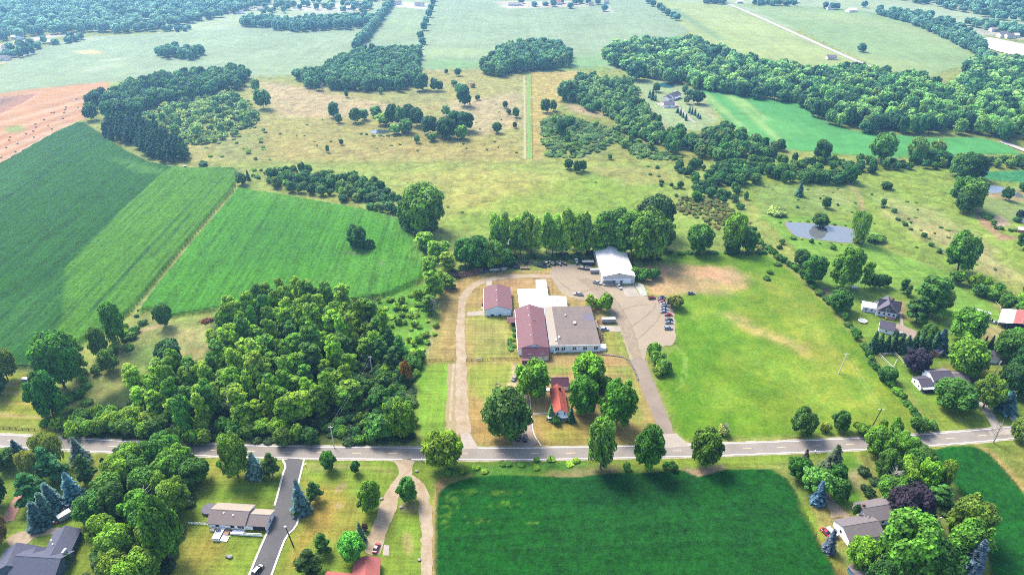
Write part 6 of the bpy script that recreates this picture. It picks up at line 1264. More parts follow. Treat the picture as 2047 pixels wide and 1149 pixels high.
b.box('sun_deck', W*0.175, W*0.29, -5.6, -0.1, 0.9, 1.05, M_trim); b.box('deck_skirt', W*0.175, W*0.29, -5.6, -5.5, 0, 1.6, M_trim); b.box('deck_skirt', W*0.175, W*0.18, -5.5, -0.1, 0, 1.6, M_trim)
b.box('step_deck', W*0.30, W*0.39, -3.0, -0.1, 0.55, 0.7, M_deck); b.box('lower_deck', W*0.295, W*0.42, -5.6, -3.1, 0.2, 0.4, M_trim)
b.box('ramp', W*0.43, W*0.63, -2.3, -0.6, 0.5, 0.65, M_trim)
for i in range(18): b.box('ramp_baluster', W*0.43+i*W*0.03, W*0.43+i*W*0.03+0.1, -2.42, -2.32, 0, 1.5, M_trim)
b.box('ramp_rail', W*0.42, W*0.96, -2.45, -2.3, 1.5, 1.62, M_trim); b.box('ramp_skirt', W*0.42, W*0.96, -2.4, -2.33, 0.05, 0.9, M_trim); b.box('utility_box', W*0.05, W*0.12, -1.5, -0.2, 0, 0.9, M_cream)
for u, v in ((0.35, 0.38), (0.62, 0.3)): b.box('roof_vent', x1*u, x1*u+0.4, D*v-0.2, D*v+0.2, h+1.3, h+1.9, M_trim)
g_ = bmesh.new(); bmesh.ops.create_cone(g_, cap_ends=True, segments=20, radius1=2.7, radius2=2.7, depth=1.2); me = bpy.data.meshes.new('above_ground_pool'); g_.to_mesh(me); g_.free(); me.materials.append(M_purp)
o = link(bpy.data.objects.new('above_ground_pool', me)); o.location = G(418, 1020)+Vector((0,0,0.6)); tag(o, 'round covered pool behind the left end of the ranch house', 'pool')
# --- dark slate-roofed house lower left
rz = math.radians(-4); pA = G(32, 1158); b = House('slate_roofed_house', 'large slate blue house with dark hipped and gabled roofs at the lower left corner', 'house', pA, rz=rz)
h = 3.0; W = b.loc(G(112, 1147, h)).x; ym = b.loc(G(60, 1112, h+3.2)).y; y0 = -0.5; y1 = 2*ym-y0; x0 = -1
b.walls(x0, W, y0, y1, h, M_slatew, 'x', 3.2); b.roof(x0, W, y0, y1, h, 3.2, 'x', M_slate, 0.5)
for i in range(7): b.window('F', 2+i*1.9, 1.5, 1.3, 1.7, y0)
def wing(b, pr0, pr1, hw, h, rise, mat, wm, nm):
    """A gabled wing laid along its ridge line, given by two surveyed ridge points."""
    a = G(*pr0, h+rise); c = G(*pr1, h+rise); a = b.loc(a); c = b.loc(c); d = Vector((c.x-a.x, c.y-a.y)).normalized(); n = Vector((-d.y, d.x))
    def pt(q, s, z): return (q.x+n.x*s, q.y+n.y*s, z)
    for s in (1, -1):
        lo = [pt(a, s*(hw+0.4), h-0.15), pt(a, 0, h+rise+0.02), pt(c, 0, h+rise+0.02), pt(c, s*(hw+0.4), h-0.15)]
        lo = lo if s < 0 else lo[::-1]
        MB().hexa(lo, [(x, y, z+0.18) for x, y, z in lo]).build('roof', mat, b.root)
    e = 0.35; a2 = a+Vector((d.x, d.y, 0))*e; c2 = c-Vector((d.x, d.y, 0))*e
    v = [pt(a2, hw, 0), pt(a2, -hw, 0), pt(a2, -hw, h), pt(a2, 0, h+rise), pt(a2, hw, h), pt(c2, hw, 0), pt(c2, -hw, 0), pt(c2, -hw, h), pt(c2, 0, h+rise), pt(c2, hw, h)]
    MB().add(v, [(0,1,2,3,4),(9,8,7,6,5),(0,5,6,1),(1,6,7,2),(4,9,5,0),(2,7,8,3),(3,8,9,4)]).build('wing_wall', wm, b.root)
wing(b, (98, 1116), (131, 1050), 4.4, 3.0, 2.6, M_slate, M_slatew, 'w'); wing(b, (62, 1114), (73, 1090), 2.8, 2.9, 2.0, M_slate, M_slatew, 'w'); wing(b, (12, 1130), (34, 1084), 4.6, 3.0, 2.6, M_slate, M_slatew, 'w')
for x, y in ((50, 1114), (106, 1088), (103, 1080)): p = b.loc(G(x, y, 5.4)); b.box('roof_vent', p.x-0.2, p.x+0.2, p.y-0.2, p.y+0.2, 4.9, 5.9, M_trim)
p = b.loc(G(127, 1098, 5.5)); b.box('dormer', p.x-0.3, p.x+0.3, p.y-1, p.y+1, 4.0, 5.2, M_trim)
# --- red-roofed house at the bottom edge
pA = G(702, 1180); b = House('red_roofed_house', 'house with a faded red shingle roof cut by the bottom edge below the gravel drive', 'house', pA, rz=math.radians(-6))
wing(b, (733, 1110), (726, 1190), 4.4, 2.8, 1.9, M_red2, M_cream, 'w')
p0 = b.loc(G(656, 1141, 2.8)); b.walls(p0.x, 1.0, p0.y-8.5, p0.y-0.4, 2.8, M_cream, 'x', 1.5); b.roof(p0.x, 1.0, p0.y-8.5, p0.y-0.4, 2.8, 1.5, 'x', M_red2, 0.4)
# --- lower right house
pA = G(1688, 1082); pB = G(1756, 1070); b = House('grey_roofed_house', 'white house with two offset grey shingle roofs under the purple tree', 'house', pA, pB)
W = b.W; h = 3.0; ym = b.loc(G(1700, 1048, h+2)).y; b.walls(0, W, ym-5, ym+4.4, h, M_white, 'x', 2.0); b.roof(0, W, ym-5, ym+4.4, h, 2.0, 'x', M_greyroof, 0.35)
q = b.loc(G(1724, 1015, h+2.3)); x2 = b.loc(G(1790, 1011, h+2)).x; b.walls(q.x, x2, q.y-4.8, q.y+4.4, h+0.2, M_white, 'x', 2.1, name='main_wall'); b.roof(q.x, x2, q.y-4.8, q.y+4.4, h+0.2, 2.1, 'x', M_greyroof, 0.35, name='main_roof')
wing(b, (1737, 1030), (1733, 1050), 1.8, 3.0, 1.4, M_greyroof, M_white, 'w'); b.window('F', W*1.05, 1.8, 0.9, 1.0, q.y-4.8); b.window('F', W*1.3, 1.8, 1.1, 1.0, q.y-4.8); b.window('L', ym, 2.0, 1.0, 1.2, 0); b.box('chimney', W*0.9, W*0.98, q.y+0.6, q.y+1.2, h+1.5, h+3.2, M_brick)
pA = G(1712, 1172); b = House('garden_shed', 'small shed with a flat grey roof and blue side at the bottom right', 'shed', pA, rz=math.radians(6)); b.walls(0, 8.5, 0, 6.5, 2.2, M_bluew, 'x', 0.9); b.roof(0, 8.5, 0, 6.5, 2.2, 0.9, 'x', M_greyroof, 0.3); b.box('door', 2, 3, -0.1, -0.02, 0, 1.9, M_trim)
# --- white house with dark roofs
pA = G(1861, 776); pB = G(1900, 774); b = House('white_house', 'two storey white house with purplish dark roofs and low wings beyond the hedge', 'house', pA, pB)
W = b.W; h = 5.0; b.walls(0, W, 0, 8.4, h, M_white, 'x', 1.8); b.roof(0, W, 0, 8.4, h, 1.8, 'x', M_dkroof, 0.4, mat2=M_greyroof)  # shaded near slope and sunlit far slope given by two roof colours
for u in (0.18, 0.72):
    for du in (-0.6, 0.6): b.window('F', W*u+du, 3.9, 1.0, 0.9, 0)
q0 = b.loc(G(1843, 772.5, 2.8)); b.walls(q0.x, -0.02, q0.y+0.2, q0.y+7.5, 2.8, M_white, 'x', 1.5, name='left_wing_wall'); b.roof(q0.x, -0.1, q0.y+0.2, q0.y+7.5, 2.8, 1.5, 'x', M_dkroof, 0.3, name='left_wing_roof'); b.window('L', q0.y+2, 1.6, 0.9, 0.9, q0.x); b.window('L', q0.y+5.4, 1.7, 0.9, 0.9, q0.x); b.box('porch', q0.x+0.3, -0.2, q0.y-1.8, q0.y+0.1, 0, 0.4, M_dark); b.box('porch_roof', q0.x+0.2, W*0.3, q0.y-1.8, q0.y+0.0, 2.25, 2.4, M_trim)
q1 = b.loc(G(1945, 768, 2.8)); b.walls(W+0.02, q1.x, 0.3, 8.2, 2.7, M_white, 'x', 1.8, name='right_wing_wall'); b.roof(W+0.1, q1.x, 0.3, 8.2, 2.7, 1.8, 'x', M_greyroof, 0.4, name='right_wing_roof'); b.box('garage_door', q1.x-4.2, q1.x-0.8, 0.18, 0.29, 0, 2.1, M_trim)
# --- shingled house with cross gables and its garage
pA = G(1750, 630); pB = G(1790, 637); b = House('shingled_house', 'grey purple shingled house with steep cross gables and a white left wing', 'house', pA, pB)
W = b.W; h = 3.4; D = 9.5; b.walls(0, W, 0, D, h, M_lav, 'y', 5.0); b.roof(0, W, 0, D, h, 5.0, 'y', M_purp, 0.6); 
m = MB().add([(0.15,-0.22,h-0.1),(W-0.15,-0.22,h-0.1),(W/2,-0.22,h+4.6),(0.15,-0.04,h-0.1),(W-0.15,-0.04,h-0.1),(W/2,-0.04,h+4.6)], [(0,1,2),(5,4,3),(0,3,4,1),(1,4,5,2),(2,5,3,0)]); m.build('gable_front', M_purp, b.root)
b.walls(0.6, W+1.4, 2.6, D-1.5, h+0.6, M_lav, 'x', 4.0, name='cross_wall'); b.roof(0.6, W+1.4, 2.6, D-1.5, h+0.6, 4.0, 'x', M_dkroof, 0.4, name='cross_roof')
b.window('F', W/2, h+1.3, 1.7, 1.2, -0.24)
for u in (0.14, 0.38, 0.62, 0.86): b.window('F', W*u, 1.9, 1.0, 1.4, 0)
b.walls(-7.0, -0.02, 2.0, 8.4, 3.0, M_lav, 'x', 0.9, name='left_wing_wall'); b.roof(-7.0, -0.1, 2.0, 8.4, 3.0, 0.9, 'x', M_metalw, 0.3, name='left_wing_roof'); b.window('F', -5, 1.6, 1.2, 1.0, 2.0); b.window('F', -2.2, 1.6, 1.0, 1.0, 2.0); b.box('chimney', W*0.7, W*0.8, D*0.7, D*0.75, h+3, h+5.8, M_brick)
b.box('slide', W*0.45, W*0.53, -3.2, -0.8, 0.3, 1.1, plain('yellow_plastic', C('f0b92e'), 0.5)); b.box('deck', W*0.5, W*0.95, -2.6, -0.4, 0.2, 0.6, M_deck)
pA = G(1755.5, 663); pB = G(1784.5, 670); b = House('garage', 'white garage with a dark ribbed roof in front of the shingled house', 'garage', pA, pB)
W = b.W; b.walls(0, W, 0, 8.4, 2.9, M_white, 'x', 2.2); b.roof(0, W, 0, 8.4, 2.9, 2.2, 'x', M_dkroof, 0.35); b.window('F', W*0.5, 1.7, 0.9, 0.9, 0); b.box('garage_door', W+0.02, W+0.1, 1.5, 5.5, 0, 2.3, M_trim)
# --- red and white pole shed on the right edge
pA = G(1993, 652.5); b = House('pole_shed', 'open sided pole shed with a red and white metal roof at the right edge', 'shed', pA, rz=math.radians(-38))
b.walls(3.2, 14, 0.5, 16, 3.6, M_dark, None); lo = [(-0.4, -0.4, 2.7), (6.0, -0.4, 4.6), (6.0, 17.4, 4.6), (-0.4, 17.4, 2.7)]
MB().hexa(lo[::-1], [(x, y, z+0.15) for x, y, z in lo[::-1]]).build('lean_roof', M_metalw, b.root)
lo = [(6.02, -0.4, 4.7), (10, -0.4, 6.0), (10, 17.4, 6.0), (6.02, 17.4, 4.7)]; MB().hexa(lo[::-1], [(x, y, z+0.15) for x, y, z in lo[::-1]]).build('roof', M_rust, b.root)
lo = [(10, -0.4, 6.0), (15, -0.4, 4.2), (15, 17.4, 4.2), (10, 17.4, 6.0)]; MB().hexa(lo[::-1], [(x, y, z+0.15) for x, y, z in lo[::-1]]).build('roof', M_rust, b.root)
for i in range(5): b.box('post', -0.2, 0.05, i*4.2, i*4.2+0.25, 0, 2.65, M_trim)
for i in range(4): b.box('front_post', 4+i*3, 4.25+i*3, 0.1, 0.4, 0, 4.2, M_bluew)
# --- small outbuildings
def shed(px0, px1, D, h, rise, ridge, wm, rm, name, label, cat='shed', wins=1, group=None, rz=None):
    b = House(name, label, cat, G(*px0), G(*px1), group=group); W = b.W
    b.walls(0, W, 0, D, h, wm, ridge, rise); b.roof(0, W, 0, D, h, rise, ridge, rm, 0.3)
    for i in range(wins): b.window('F', W*(i+1)/(wins+1), h*0.55, min(0.9, W*0.2), 0.8, 0)
    return b
b = shed((1854,708), (1867,710), 3.0, 2.2, 0.9, 'y', M_orange, M_purp, 'garden_shed', 'smaller orange brown shed behind the purple leaved tree'); b = shed((1876,714), (1890,707), 4.4, 2.3, 1.2, 'y', M_orange, M_slate, 'garden_shed', 'orange brown shed with a slate grey roof beside the spreading tree')
b = House('garage', 'tan garage with a dark hipped roof near the right edge', 'garage', G(1972,725), G(1999,726)); b.walls(0, b.W, 0, 7.5, 2.7, M_tanw); b.hip(0, b.W, 0, 7.5, 2.7, 1.7, 2.5, M_dkroof); b.box('garage_door', b.W*0.2, b.W*0.8, -0.08, -0.01, 0, 2.2, M_trim)
b = House('far_house', 'white far house with two dark roof planes beside the green pond', 'house', G(1345,201.5), G(1361,196)); W = b.W; b.walls(0, W, 0, 10, 4.2, M_white, 'x', 2.6); b.roof(0, W, 0, 10, 4.2, 2.6, 'x', M_dkroof, 0.4); b.walls(-5.5, -0.05, 2, 9.5, 3.2, M_white, 'x', 1.8, name='wing_wall'); b.roof(-5.5, -0.1, 2, 9.5, 3.2, 1.8, 'x', M_dkroof, 0.35, name='wing_roof'); b.box('front_porch', 1, W-1, -2, -0.05, 2.3, 2.6, M_trim); b.box('chimney', W*0.6, W*0.7, 4.6, 5.4, 5.4, 7.8, M_trim)
for u in (0.2, 0.5, 0.8): b.window('F', W*u, 1.4, 1.4, 1.3, 0)
b = House('far_garage', 'white far garage with a grey roof at the bend of the far drive', 'garage', G(1327,216), G(1348,216)); W = b.W; b.walls(0, W, 0, 9, 3.2, M_white, 'x', 2.4); b.roof(0, W, 0, 9, 3.2, 2.4, 'x', M_purp, 0.4); b.box('garage_door', -0.1, -0.02, 2, 6.5, 0, 2.4, M_dark); b.window('F', W*0.5, 1.6, 1.2, 1.0, 0)
b = House('grey_house', 'grey roofed house cut by the right edge beside the blackish tree', 'house', G(2035,441), G(2062,450)); b.walls(0, b.W, 0, 9, 3.2, M_white, 'x', 2.4); b.roof(0, b.W, 0, 9, 3.2, 2.4, 'x', M_greyroof, 0.4); b.window('F', 2, 1.6, 1.2, 1.1, 0)
b = House('greenhouse', 'little white roofed shed below the grey roofed house at the right edge', 'shed', G(2034,464), G(2050,466)); b.walls(0, b.W, 0, 4.5, 2.0, M_orange, 'x', 1.0); b.roof(0, b.W, 0, 4.5, 2.0, 1.0, 'x', M_metalw, 0.3)
b = House('far_white_barn', 'white roofed barn far off at the edge of the upper right soybean field', 'barn', G(1697,26), G(1713,25.5)); b.walls(0, b.W, 0, 12, 4.5, M_white, 'x', 3); b.roof(0, b.W, 0, 12, 4.5, 3, 'x', M_metalw, 0.4); b.box('door', b.W*0.4, b.W*0.6, -0.1, -0.02, 0, 3.2, M_greyw)
for i, (x, y, w, d, h, lab) in enumerate(((32,79,15,10,4,'long white shed in front of the far left forest'),(4,122,14,10,4,'white house at the far left edge of the field'),(12,100,12,9,4,'pale house among the far left trees'),(3,108,12,9,4,'pale house cut by the far left edge'),(104,90,13,9,4,'pale house beside the far left field edge'),(346,46,14,9,4,'white house before the far forest'),(478,28,13,9,4,'white house at the far forest corner'),(520,22,12,9,4,'pale house among the far trees'),(700,20,13,9,4,'brown far house behind the dense grove'),(795,11,16,10,5,'pale shed on the bare far lot'),(838,14,18,10,5,'longer shed on the bare far lot'),(1030,13,28,10,4,'long low shed on the pale far farmyard'),(1116,11,10,9,6,'red trimmed house at the far middle farm'),(1181,13,10,8,5,'pale house right of the far middle farm'),(1212,9,9,8,4,'small shed beyond the far middle farm'),(1532,9,12,9,4,'pale house right of the far road'),(1480,8,13,9,4,'white house at the start of the far road'),(1660,21,11,9,4,'white house beside the far white barn'),(1820,38,12,9,5,'white house hidden in the far belt'),(1838,44,14,9,5,'pale roofed house in the far belt'),(1852,39,12,9,5,'white gabled house in the far belt'),(2008,76,15,10,5,'blue grey house on the far lake shore'),(2020,78,12,9,5,'white house on the far lake shore'),(1990,64,13,9,4,'pale house above the far lake'),(2032,76,11,8,4,'small house at the end of the lake shore'),(1662,121,12,9,4,'tan roofed house hidden in the upper right wood'),(1868,168,13,9,4,'pink roofed house in the great wood'),(1766,190,14,9,4,'pale roofed house deep in the great wood'))):
    p = G(x, y); b = House('distant_house', lab, 'house', p-Vector((w/2, 0, 0)), rz=rng.uniform(-0.25, 0.25)); wm = [M_white, M_cream, M_lav][i % 3]; rm = [M_metalw, M_greyroof, M_brnroof, M_tan][i % 4]
    if i == 12: wm, rm = M_white, M_rust
    b.walls(0, w, 0, d, h, wm, 'x', 2.4); b.roof(0, w, 0, d, h, 2.4, 'x', rm, 0.4)
    for u in (0.25, 0.7): b.window('F', w*u, h*0.5, 1.3, 1.4, 0)
    b.box('door', w*0.46, w*0.55, -0.08, -0.01, 0, 2.1, M_dark)
# ------------------------------------------------------------------ vehicles
PAINT = {}
def paint_mat(h):
    if h not in PAINT: PAINT[h] = plain('car_paint_'+h, C(h), 0.28, 0.03, 1.0, 0.0, 0.55)
    return PAINT[h]
M_tyre = plain('tyre_rubber', (0.02, 0.02, 0.022), 0.9, 0.1, 3); M_rim = plain('wheel_rim', (0.45, 0.45, 0.46), 0.4, 0.1, 3); M_lampw = plain('headlamp_lens', (0.7, 0.72, 0.75), 0.2, 0.05, 3); M_lampr = plain('tail_lamp_lens', (0.35, 0.02, 0.02), 0.3, 0.05, 3)
def loft(secs, name, mat, parent):
    """Skin a row of rectangular sections (x, half width, z low, z high, top inset)."""
    m = MB(); vs = []
    for x, w, z0, z1, ins in secs: vs += [(x,-w,z0),(x,w,z0),(x,w,(z0+z1)/2),(x,w-ins,z1),(x,-w+ins,z1),(x,-w,(z0+z1)/2)]
    fs = [(0,5,4,3,2,1), tuple(6*(len(secs)-1)+k for k in (0,1,2,3,4,5))]
    for i in range(len(secs)-1):
        for k in range(6): a = 6*i+k; c = 6*i+(k+1) % 6; fs.append((a, c, c+6, a+6))
    return m.add(vs, fs).build(name, mat, parent)
def wheel(parent, x, y, r=0.34, t=0.22):
    m = MB().tube([(x, y-t/2, r), (x, y+t/2, r)], r, 12); w = m.build('wheel', M_tyre, parent)
    s = 1 if y > 0 else -1; MB().tube([(x, y+s*t*0.5, r), (x, y+s*(t*0.5+0.02), r)], r*0.6, 8).build('rim', M_rim, w)
CARS = {}
def make_car(kind, hexc):
    root = empty({'sedan': 'parked_car', 'suv': 'parked_car', 'pickup': 'pickup_truck'}[kind], (0, 0, 0)); pm = paint_mat(hexc)
    if kind == 'pickup':
        L, Wd = 5.8, 0.98; loft([(-2.9,.9,.45,.95,.04),(-2.8,Wd,.4,1.02,.05),(-0.9,Wd,.4,1.05,.05),(1.3,Wd,.4,1.08,.06),(2.6,Wd*.97,.42,1.02,.08),(2.9,.86,.45,.85,.08)], 'body', pm, root)
        loft([(-0.95,.86,1.0,1.72,.12),(-0.7,.88,1.0,1.8,.14),(0.6,.88,1.0,1.82,.14),(1.45,.86,1.04,1.12,.08)], 'cabin_glass', M_glass, root); loft([(-0.78,.76,1.79,1.86,.05),(0.55,.76,1.8,1.87,.05)], 'roof', pm, root)
        MB().box(-2.72, -1.05, -.78, .78, 1.03, 1.06).build('truck_bed', M_dark, root)
        for s in (-.9, .9): MB().box(-2.78, -1.0, s-.07, s+.07, 1.02, 1.18).build('bed_side', pm, root)
        ax = (1.85, -1.75); r = .39
    elif kind == 'suv':
        L, Wd = 4.7, 0.94; loft([(-2.35,.85,.4,.98,.05),(-2.2,Wd,.34,1.05,.05),(1.2,Wd,.34,1.04,.06),(2.1,.9,.36,.96,.1),(2.35,.8,.42,.8,.1)], 'body', pm, root)
        loft([(-2.2,.82,1.0,1.3,.1),(-1.95,.86,1.0,1.66,.14),(0.4,.86,1.0,1.7,.15),(1.25,.84,1.0,1.08,.08)], 'cabin_glass', M_glass, root); loft([(-1.95,.7,1.64,1.73,.06),(0.3,.7,1.68,1.76,.06)], 'roof', pm, root); ax = (1.45, -1.4); r = .36
    else:
        L, Wd = 4.6, 0.9; loft([(-2.3,.8,.38,.82,.06),(-2.1,Wd,.3,.93,.06),(-1.0,Wd,.3,.95,.06),(1.0,Wd,.3,.92,.08),(2.0,.86,.32,.8,.1),(2.3,.74,.38,.62,.1)], 'body', pm, root)
        loft([(-1.75,.76,.9,.98,.08),(-0.95,.8,.9,1.38,.16),(0.3,.8,.9,1.4,.17),(1.15,.78,.9,.96,.08)], 'cabin_glass', M_glass, root); loft([(-0.9,.62,1.36,1.44,.06),(0.22,.62,1.38,1.46,.06)], 'roof', pm, root); ax = (1.4, -1.35); r = .32
    for x in ax:
        for y in (-Wd+.08, Wd-.08): wheel(root, x, y, r)
    for s in (-.6, .6): MB().box(L/2-.08, L/2-.0, s-.16, s+.16, .6, .76).build('headlight', M_lampw, root); MB().box(-L/2-.01, -L/2+.06, s-.16, s+.16, .7, .86).build('tail_light', M_lampr, root)
    return root
def car(kind, x, y, heading, hexc, label, group=None, cat=None):
    r = make_car(kind, hexc); r.location = G(x, y, 0.09); r.rotation_euler = (0, 0, math.radians(heading)); tag(r, label, cat or ('truck' if kind == 'pickup' else 'car'), group); return r
ROWG = 'cars parked in a row beside the works yard'
for kind, x, y, hd, c, lab in (('suv',1302.8,597,8,'a8304a','dark red vehicle parked first and apart at the head of the row'),('sedan',1322.6,595.5,10,'39415f','navy car at the top of the parked row'),('sedan',1322,600,8,'8a4a62','maroon car second in the parked row'),('sedan',1325,604.5,6,'d86a7c','pinkish red car third in the parked row'),('sedan',1328,609,4,'dfe0ea','white car with a dark windscreen fourth in the parked row'),('sedan',1328.9,613.5,3,'8f98ac','steel grey car in the middle of the parked row'),('sedan',1327.7,619,2,'c3cede','pale silver blue car below the steel grey car'),('sedan',1328,624.5,2,'b9c3d8','silver car just above the bright red car'),('sedan',1336,630.5,3,'e04858','bright red car parked in the row'),('sedan',1337,640.5,4,'2d3350','dark navy car below the bright red car'),('sedan',1337,646,3,'a9b9d2','light blue grey car below the dark navy car'),('suv',1335.7,657.5,4,'b3c2dc','pale blue vehicle parked last at the lower end of the row')): car(kind, x, y, hd, c, lab, ROWG)
car('pickup', 1156, 589.5, 168, 'f4f2f4', 'white pickup truck with a red load standing on the yard'); MBr = None
car('pickup', 1194, 567, -28, 'f4f4f6', 'white pickup truck angled at the left of the barn'); car('pickup', 1237, 574.5, -68, 'eff0f4', 'white pickup truck backed up to the barn loading door')
car('suv', 1208, 659.5, 0, 'e4e8ee', 'white car with a dark roof on the pad beside the workshop'); car('suv', 1036.5, 876, 80, '2c3040', 'black car parked left on the farmhouse drive'); car('suv', 1050, 877, 87, '252a3c', 'black car parked right on the farmhouse drive')
car('sedan', 752.5, 1096, 78, 'e0485e', 'red car on the gravel drive above the red roof'); car('suv', 516, 1140, 66, '3f5560', 'dark grey vehicle on the asphalt drive at the bottom edge'); car('sedan', 1651, 1066, -62, 'e8384c', 'red car on the grass beside the lower right house')
car('sedan', 1966, 650, -40, 'eef0f2', 'white car nearest the pale green tree by the pole shed'); car('suv', 1979, 643, -42, 'f2f3f4', 'white vehicle parked behind the camper trailer'); car('sedan', 1995, 648, -40, 'aeb9be', 'silver car against the white side of the pole shed'); car('suv', 1802, 669, 0, 'f3f4f6', 'white vehicle on the brick drive below the shingled garage')
car('suv', 970.6, 544, 4, '2f3c58', 'dark blue car at the left end of the parked boats'); car('pickup', 1030, 536, 5, '303848', 'dark pickup truck among the trailers'); car('pickup', 1083.5, 533.5, -22, '2c4a68', 'dark blue pickup truck beside the boats'); car('sedan', 1381, 587.5, 4, '8a929a', 'small grey car standing alone on the dry grass'); car('pickup', 139, 1014, 82, 'f2f2f8', 'white pickup truck in front of the white trailer'); car('suv', 2041, 661, -10, 'eef3f4', 'pale vehicle at the right edge below the pole shed'); car('sedan', 1029,757,60,'c9b9b4','pale car half hidden left of the first farmhouse maple')
def box_trailer(x, y, hd, L, Wd, H, hexc, label, cat='trailer', dark=False, z0=0.55):
    r = empty('box_trailer', G(x, y, 0.08), math.radians(hd)); tag(r, label, cat)
    MB().box(-L/2, L/2, -Wd/2, Wd/2, z0, H).build('body', paint_mat(hexc), r); MB().box(-L/2-.03, L/2+.03, -Wd/2-.03, Wd/2+.03, H+.005, H+.09).build('roof', paint_mat('f4f4f2'), r)
    for i in range(int(L//1.2)): MB().box(-L/2+.5+i*1.2, -L/2+.56+i*1.2, -Wd/2-.04, -Wd/2-.005, z0+.1, H-.1).build('rib', paint_mat(hexc), r)
    for xx in (-L*.12, L*.05):
        for yy in (-Wd/2+.15, Wd/2-.15): wheel(r, xx, yy, .32)
    MB().box(L/2, L/2+1.1, -.08, .08, .5, .6).build('hitch', M_dark, r); return r
box_trailer(1216, 644, 3, 7.6, 2.4, 2.6, 'd9d4d6', 'long white box trailer beside the works drive'); box_trailer(1175, 529.5, 0, 7.4, 2.5, 2.7, '2c3c66', 'dark blue container with a white top left of the barn', 'container'); box_trailer(1188, 545, 2, 5.4, 2.3, 2.5, 'dedede', 'pale box trailer against the left barn wall'); box_trailer(131, 1035, 52, 4.6, 2.3, 2.5, 'e4e4f2', 'white enclosed trailer beside the blue spruces'); box_trailer(1963, 631, -42, 7.0, 2.4, 2.8, 'f4f4f2', 'white camper trailer on the grass by the pole shed', 'camper'); box_trailer(52, 761, 0, 3.2, 1.8, 1.7, 'c8cede', 'small pale trailer on the striped roadside lawn'); box_trailer(1007, 539.5, 8, 3.6, 1.9, 1.3, 'e6e2e0', 'small white trailer between the covered boat and the dark pickup')
box_trailer(1662, 1066, -66, 4.6, 2.0, 1.4, 'd9bf98', 'tan covered trailer beside the red car'); box_trailer(1707,577.5,0,3.6,1.8,1.5,'eeeeea','small white trailer under the tall ragged tree')
def flat_trailer(x, y, hd, label):
    r = empty('flatbed_trailer', G(x, y, 0.08), math.radians(hd)); tag(r, label, 'trailer'); MB().box(-2.9, 2.9, -1.05, 1.05, .6, .75).build('deck', M_deck, r)
    for xx in (-.6, .5):
        for yy in (-1.0, 1.0): wheel(r, xx, yy, .3)
    for s in (-1, 1): MB().box(-2.9, 2.9, s*1.05-.04, s*1.05+.04, .75, .95).build('side_rail', paint_mat('d9c3b4'), r)
    MB().box(2.9, 4.2, -.06, .06, .5, .6).build('hitch', M_dark, r)
flat_trailer(1049.6, 537, 0, 'long tan flatbed trailer behind the brush line')
def boat(x, y, hd, L, hexc, label, deck='e9e4dc', cover=None, mast=False):
    r = empty('trailered_boat', G(x, y, 0.08), math.radians(hd)); tag(r, label, 'boat', 'boats on trailers'); w = L*.18; z = .55
    sec = [(-L/2, w*.9), (-L*.2, w), (L*.15, w*.95), (L*.36, w*.55), (L/2, .03)]; m = MB(); vs = []
    for i, (xx, ww) in enumerate(sec): vs += [(xx, -ww*.45, z), (xx, ww*.45, z), (xx, ww, z+.95+.08*i), (xx, -ww, z+.95+.08*i)]
    fs = [(0,3,2,1)]+[(4*i+a, 4*i+b_, 4*i+4+b_, 4*i+4+a) for i in range(4) for a, b_ in ((0,1),(1,2),(3,0))]; m.add(vs, fs).build('hull', paint_mat(hexc), r)
    d = MB()
    for i in range(4): d.add([vs[4*i+3], vs[4*i+2], vs[4*i+6], vs[4*i+7]], [(0,1,2,3)])
    d.build('deck', paint_mat(cover or deck), r)
    if cover: loft([(-L/2+.1,w*.8,z+.95,z+1.2,.3),(0,w*.85,z+1.0,z+1.6,.5),(L*.4,w*.3,z+1.1,z+1.35,.2)], 'cover', paint_mat(cover), r)
    else:
        MB().hexa([(L*.08,-w*.8,z+1.06),(L*.14,-w*.8,z+1.06),(L*.14,w*.8,z+1.06),(L*.08,w*.8,z+1.06)], [(L*.0,-w*.7,z+1.6),(L*.03,-w*.7,z+1.6),(L*.03,w*.7,z+1.6),(L*.0,w*.7,z+1.6)]).build('windscreen', M_glass, r)
        MB().box(-L*.42, -L*.02, -w*.6, w*.6, z+1.0, z+1.06).build('cockpit', M_dark, r); MB().box(-L/2-.35, -L/2-.02, -.25, .25, z+.3, z+1.5).build('outboard_motor', M_dark, r)
    if mast: MB().box(-L*.1, L*.02, -w*.6, w*.6, z+1.9, z+2.0).build('canopy', M_trim, r); [MB().box(a, a+.05, s*w*.55-.03, s*w*.55+.03, z+1.0, z+1.9).build('canopy_post', M_trim, r) for a in (-L*.1, 0) for s in (-1, 1)]
    MB().box(-L*.45, L*.62, -.5, .5, .32, .46).build('trailer_frame', M_dark, r)
    for yy in (-w*.7, w*.7): wheel(r, -L*.12, yy, .3)
boat(989, 543, 6, 6.6, 'c9cfc9', 'covered boat with a cream tarpaulin beside the dark blue car', cover='ece6da'); boat(1092, 529.5, 120, 6.0, 'e6ddd2', 'boat with a tall white canopy behind the blue pickup', mast=True); boat(1101, 528, 140, 5.6, 'f2efec', 'white boat right of the canopied boat'); boat(1117, 528.5, -60, 4.8, 'f0f0f2', 'small white boat in the middle of the yard edge'); boat(1126.5, 528, -50, 4.8, 'd9706f', 'small red and white boat on a trailer'); boat(1152, 525, -86, 6.4, 'f4f4f6', 'white powerboat standing alone at the back of the yard', mast=True); boat(1168.6, 538, 172, 7.2, 'f0ece6', 'large white boat left of the pale box trailer'); boat(2030,652,-35,5.2,'e9eef0','pale boat beside the front posts of the pole shed')
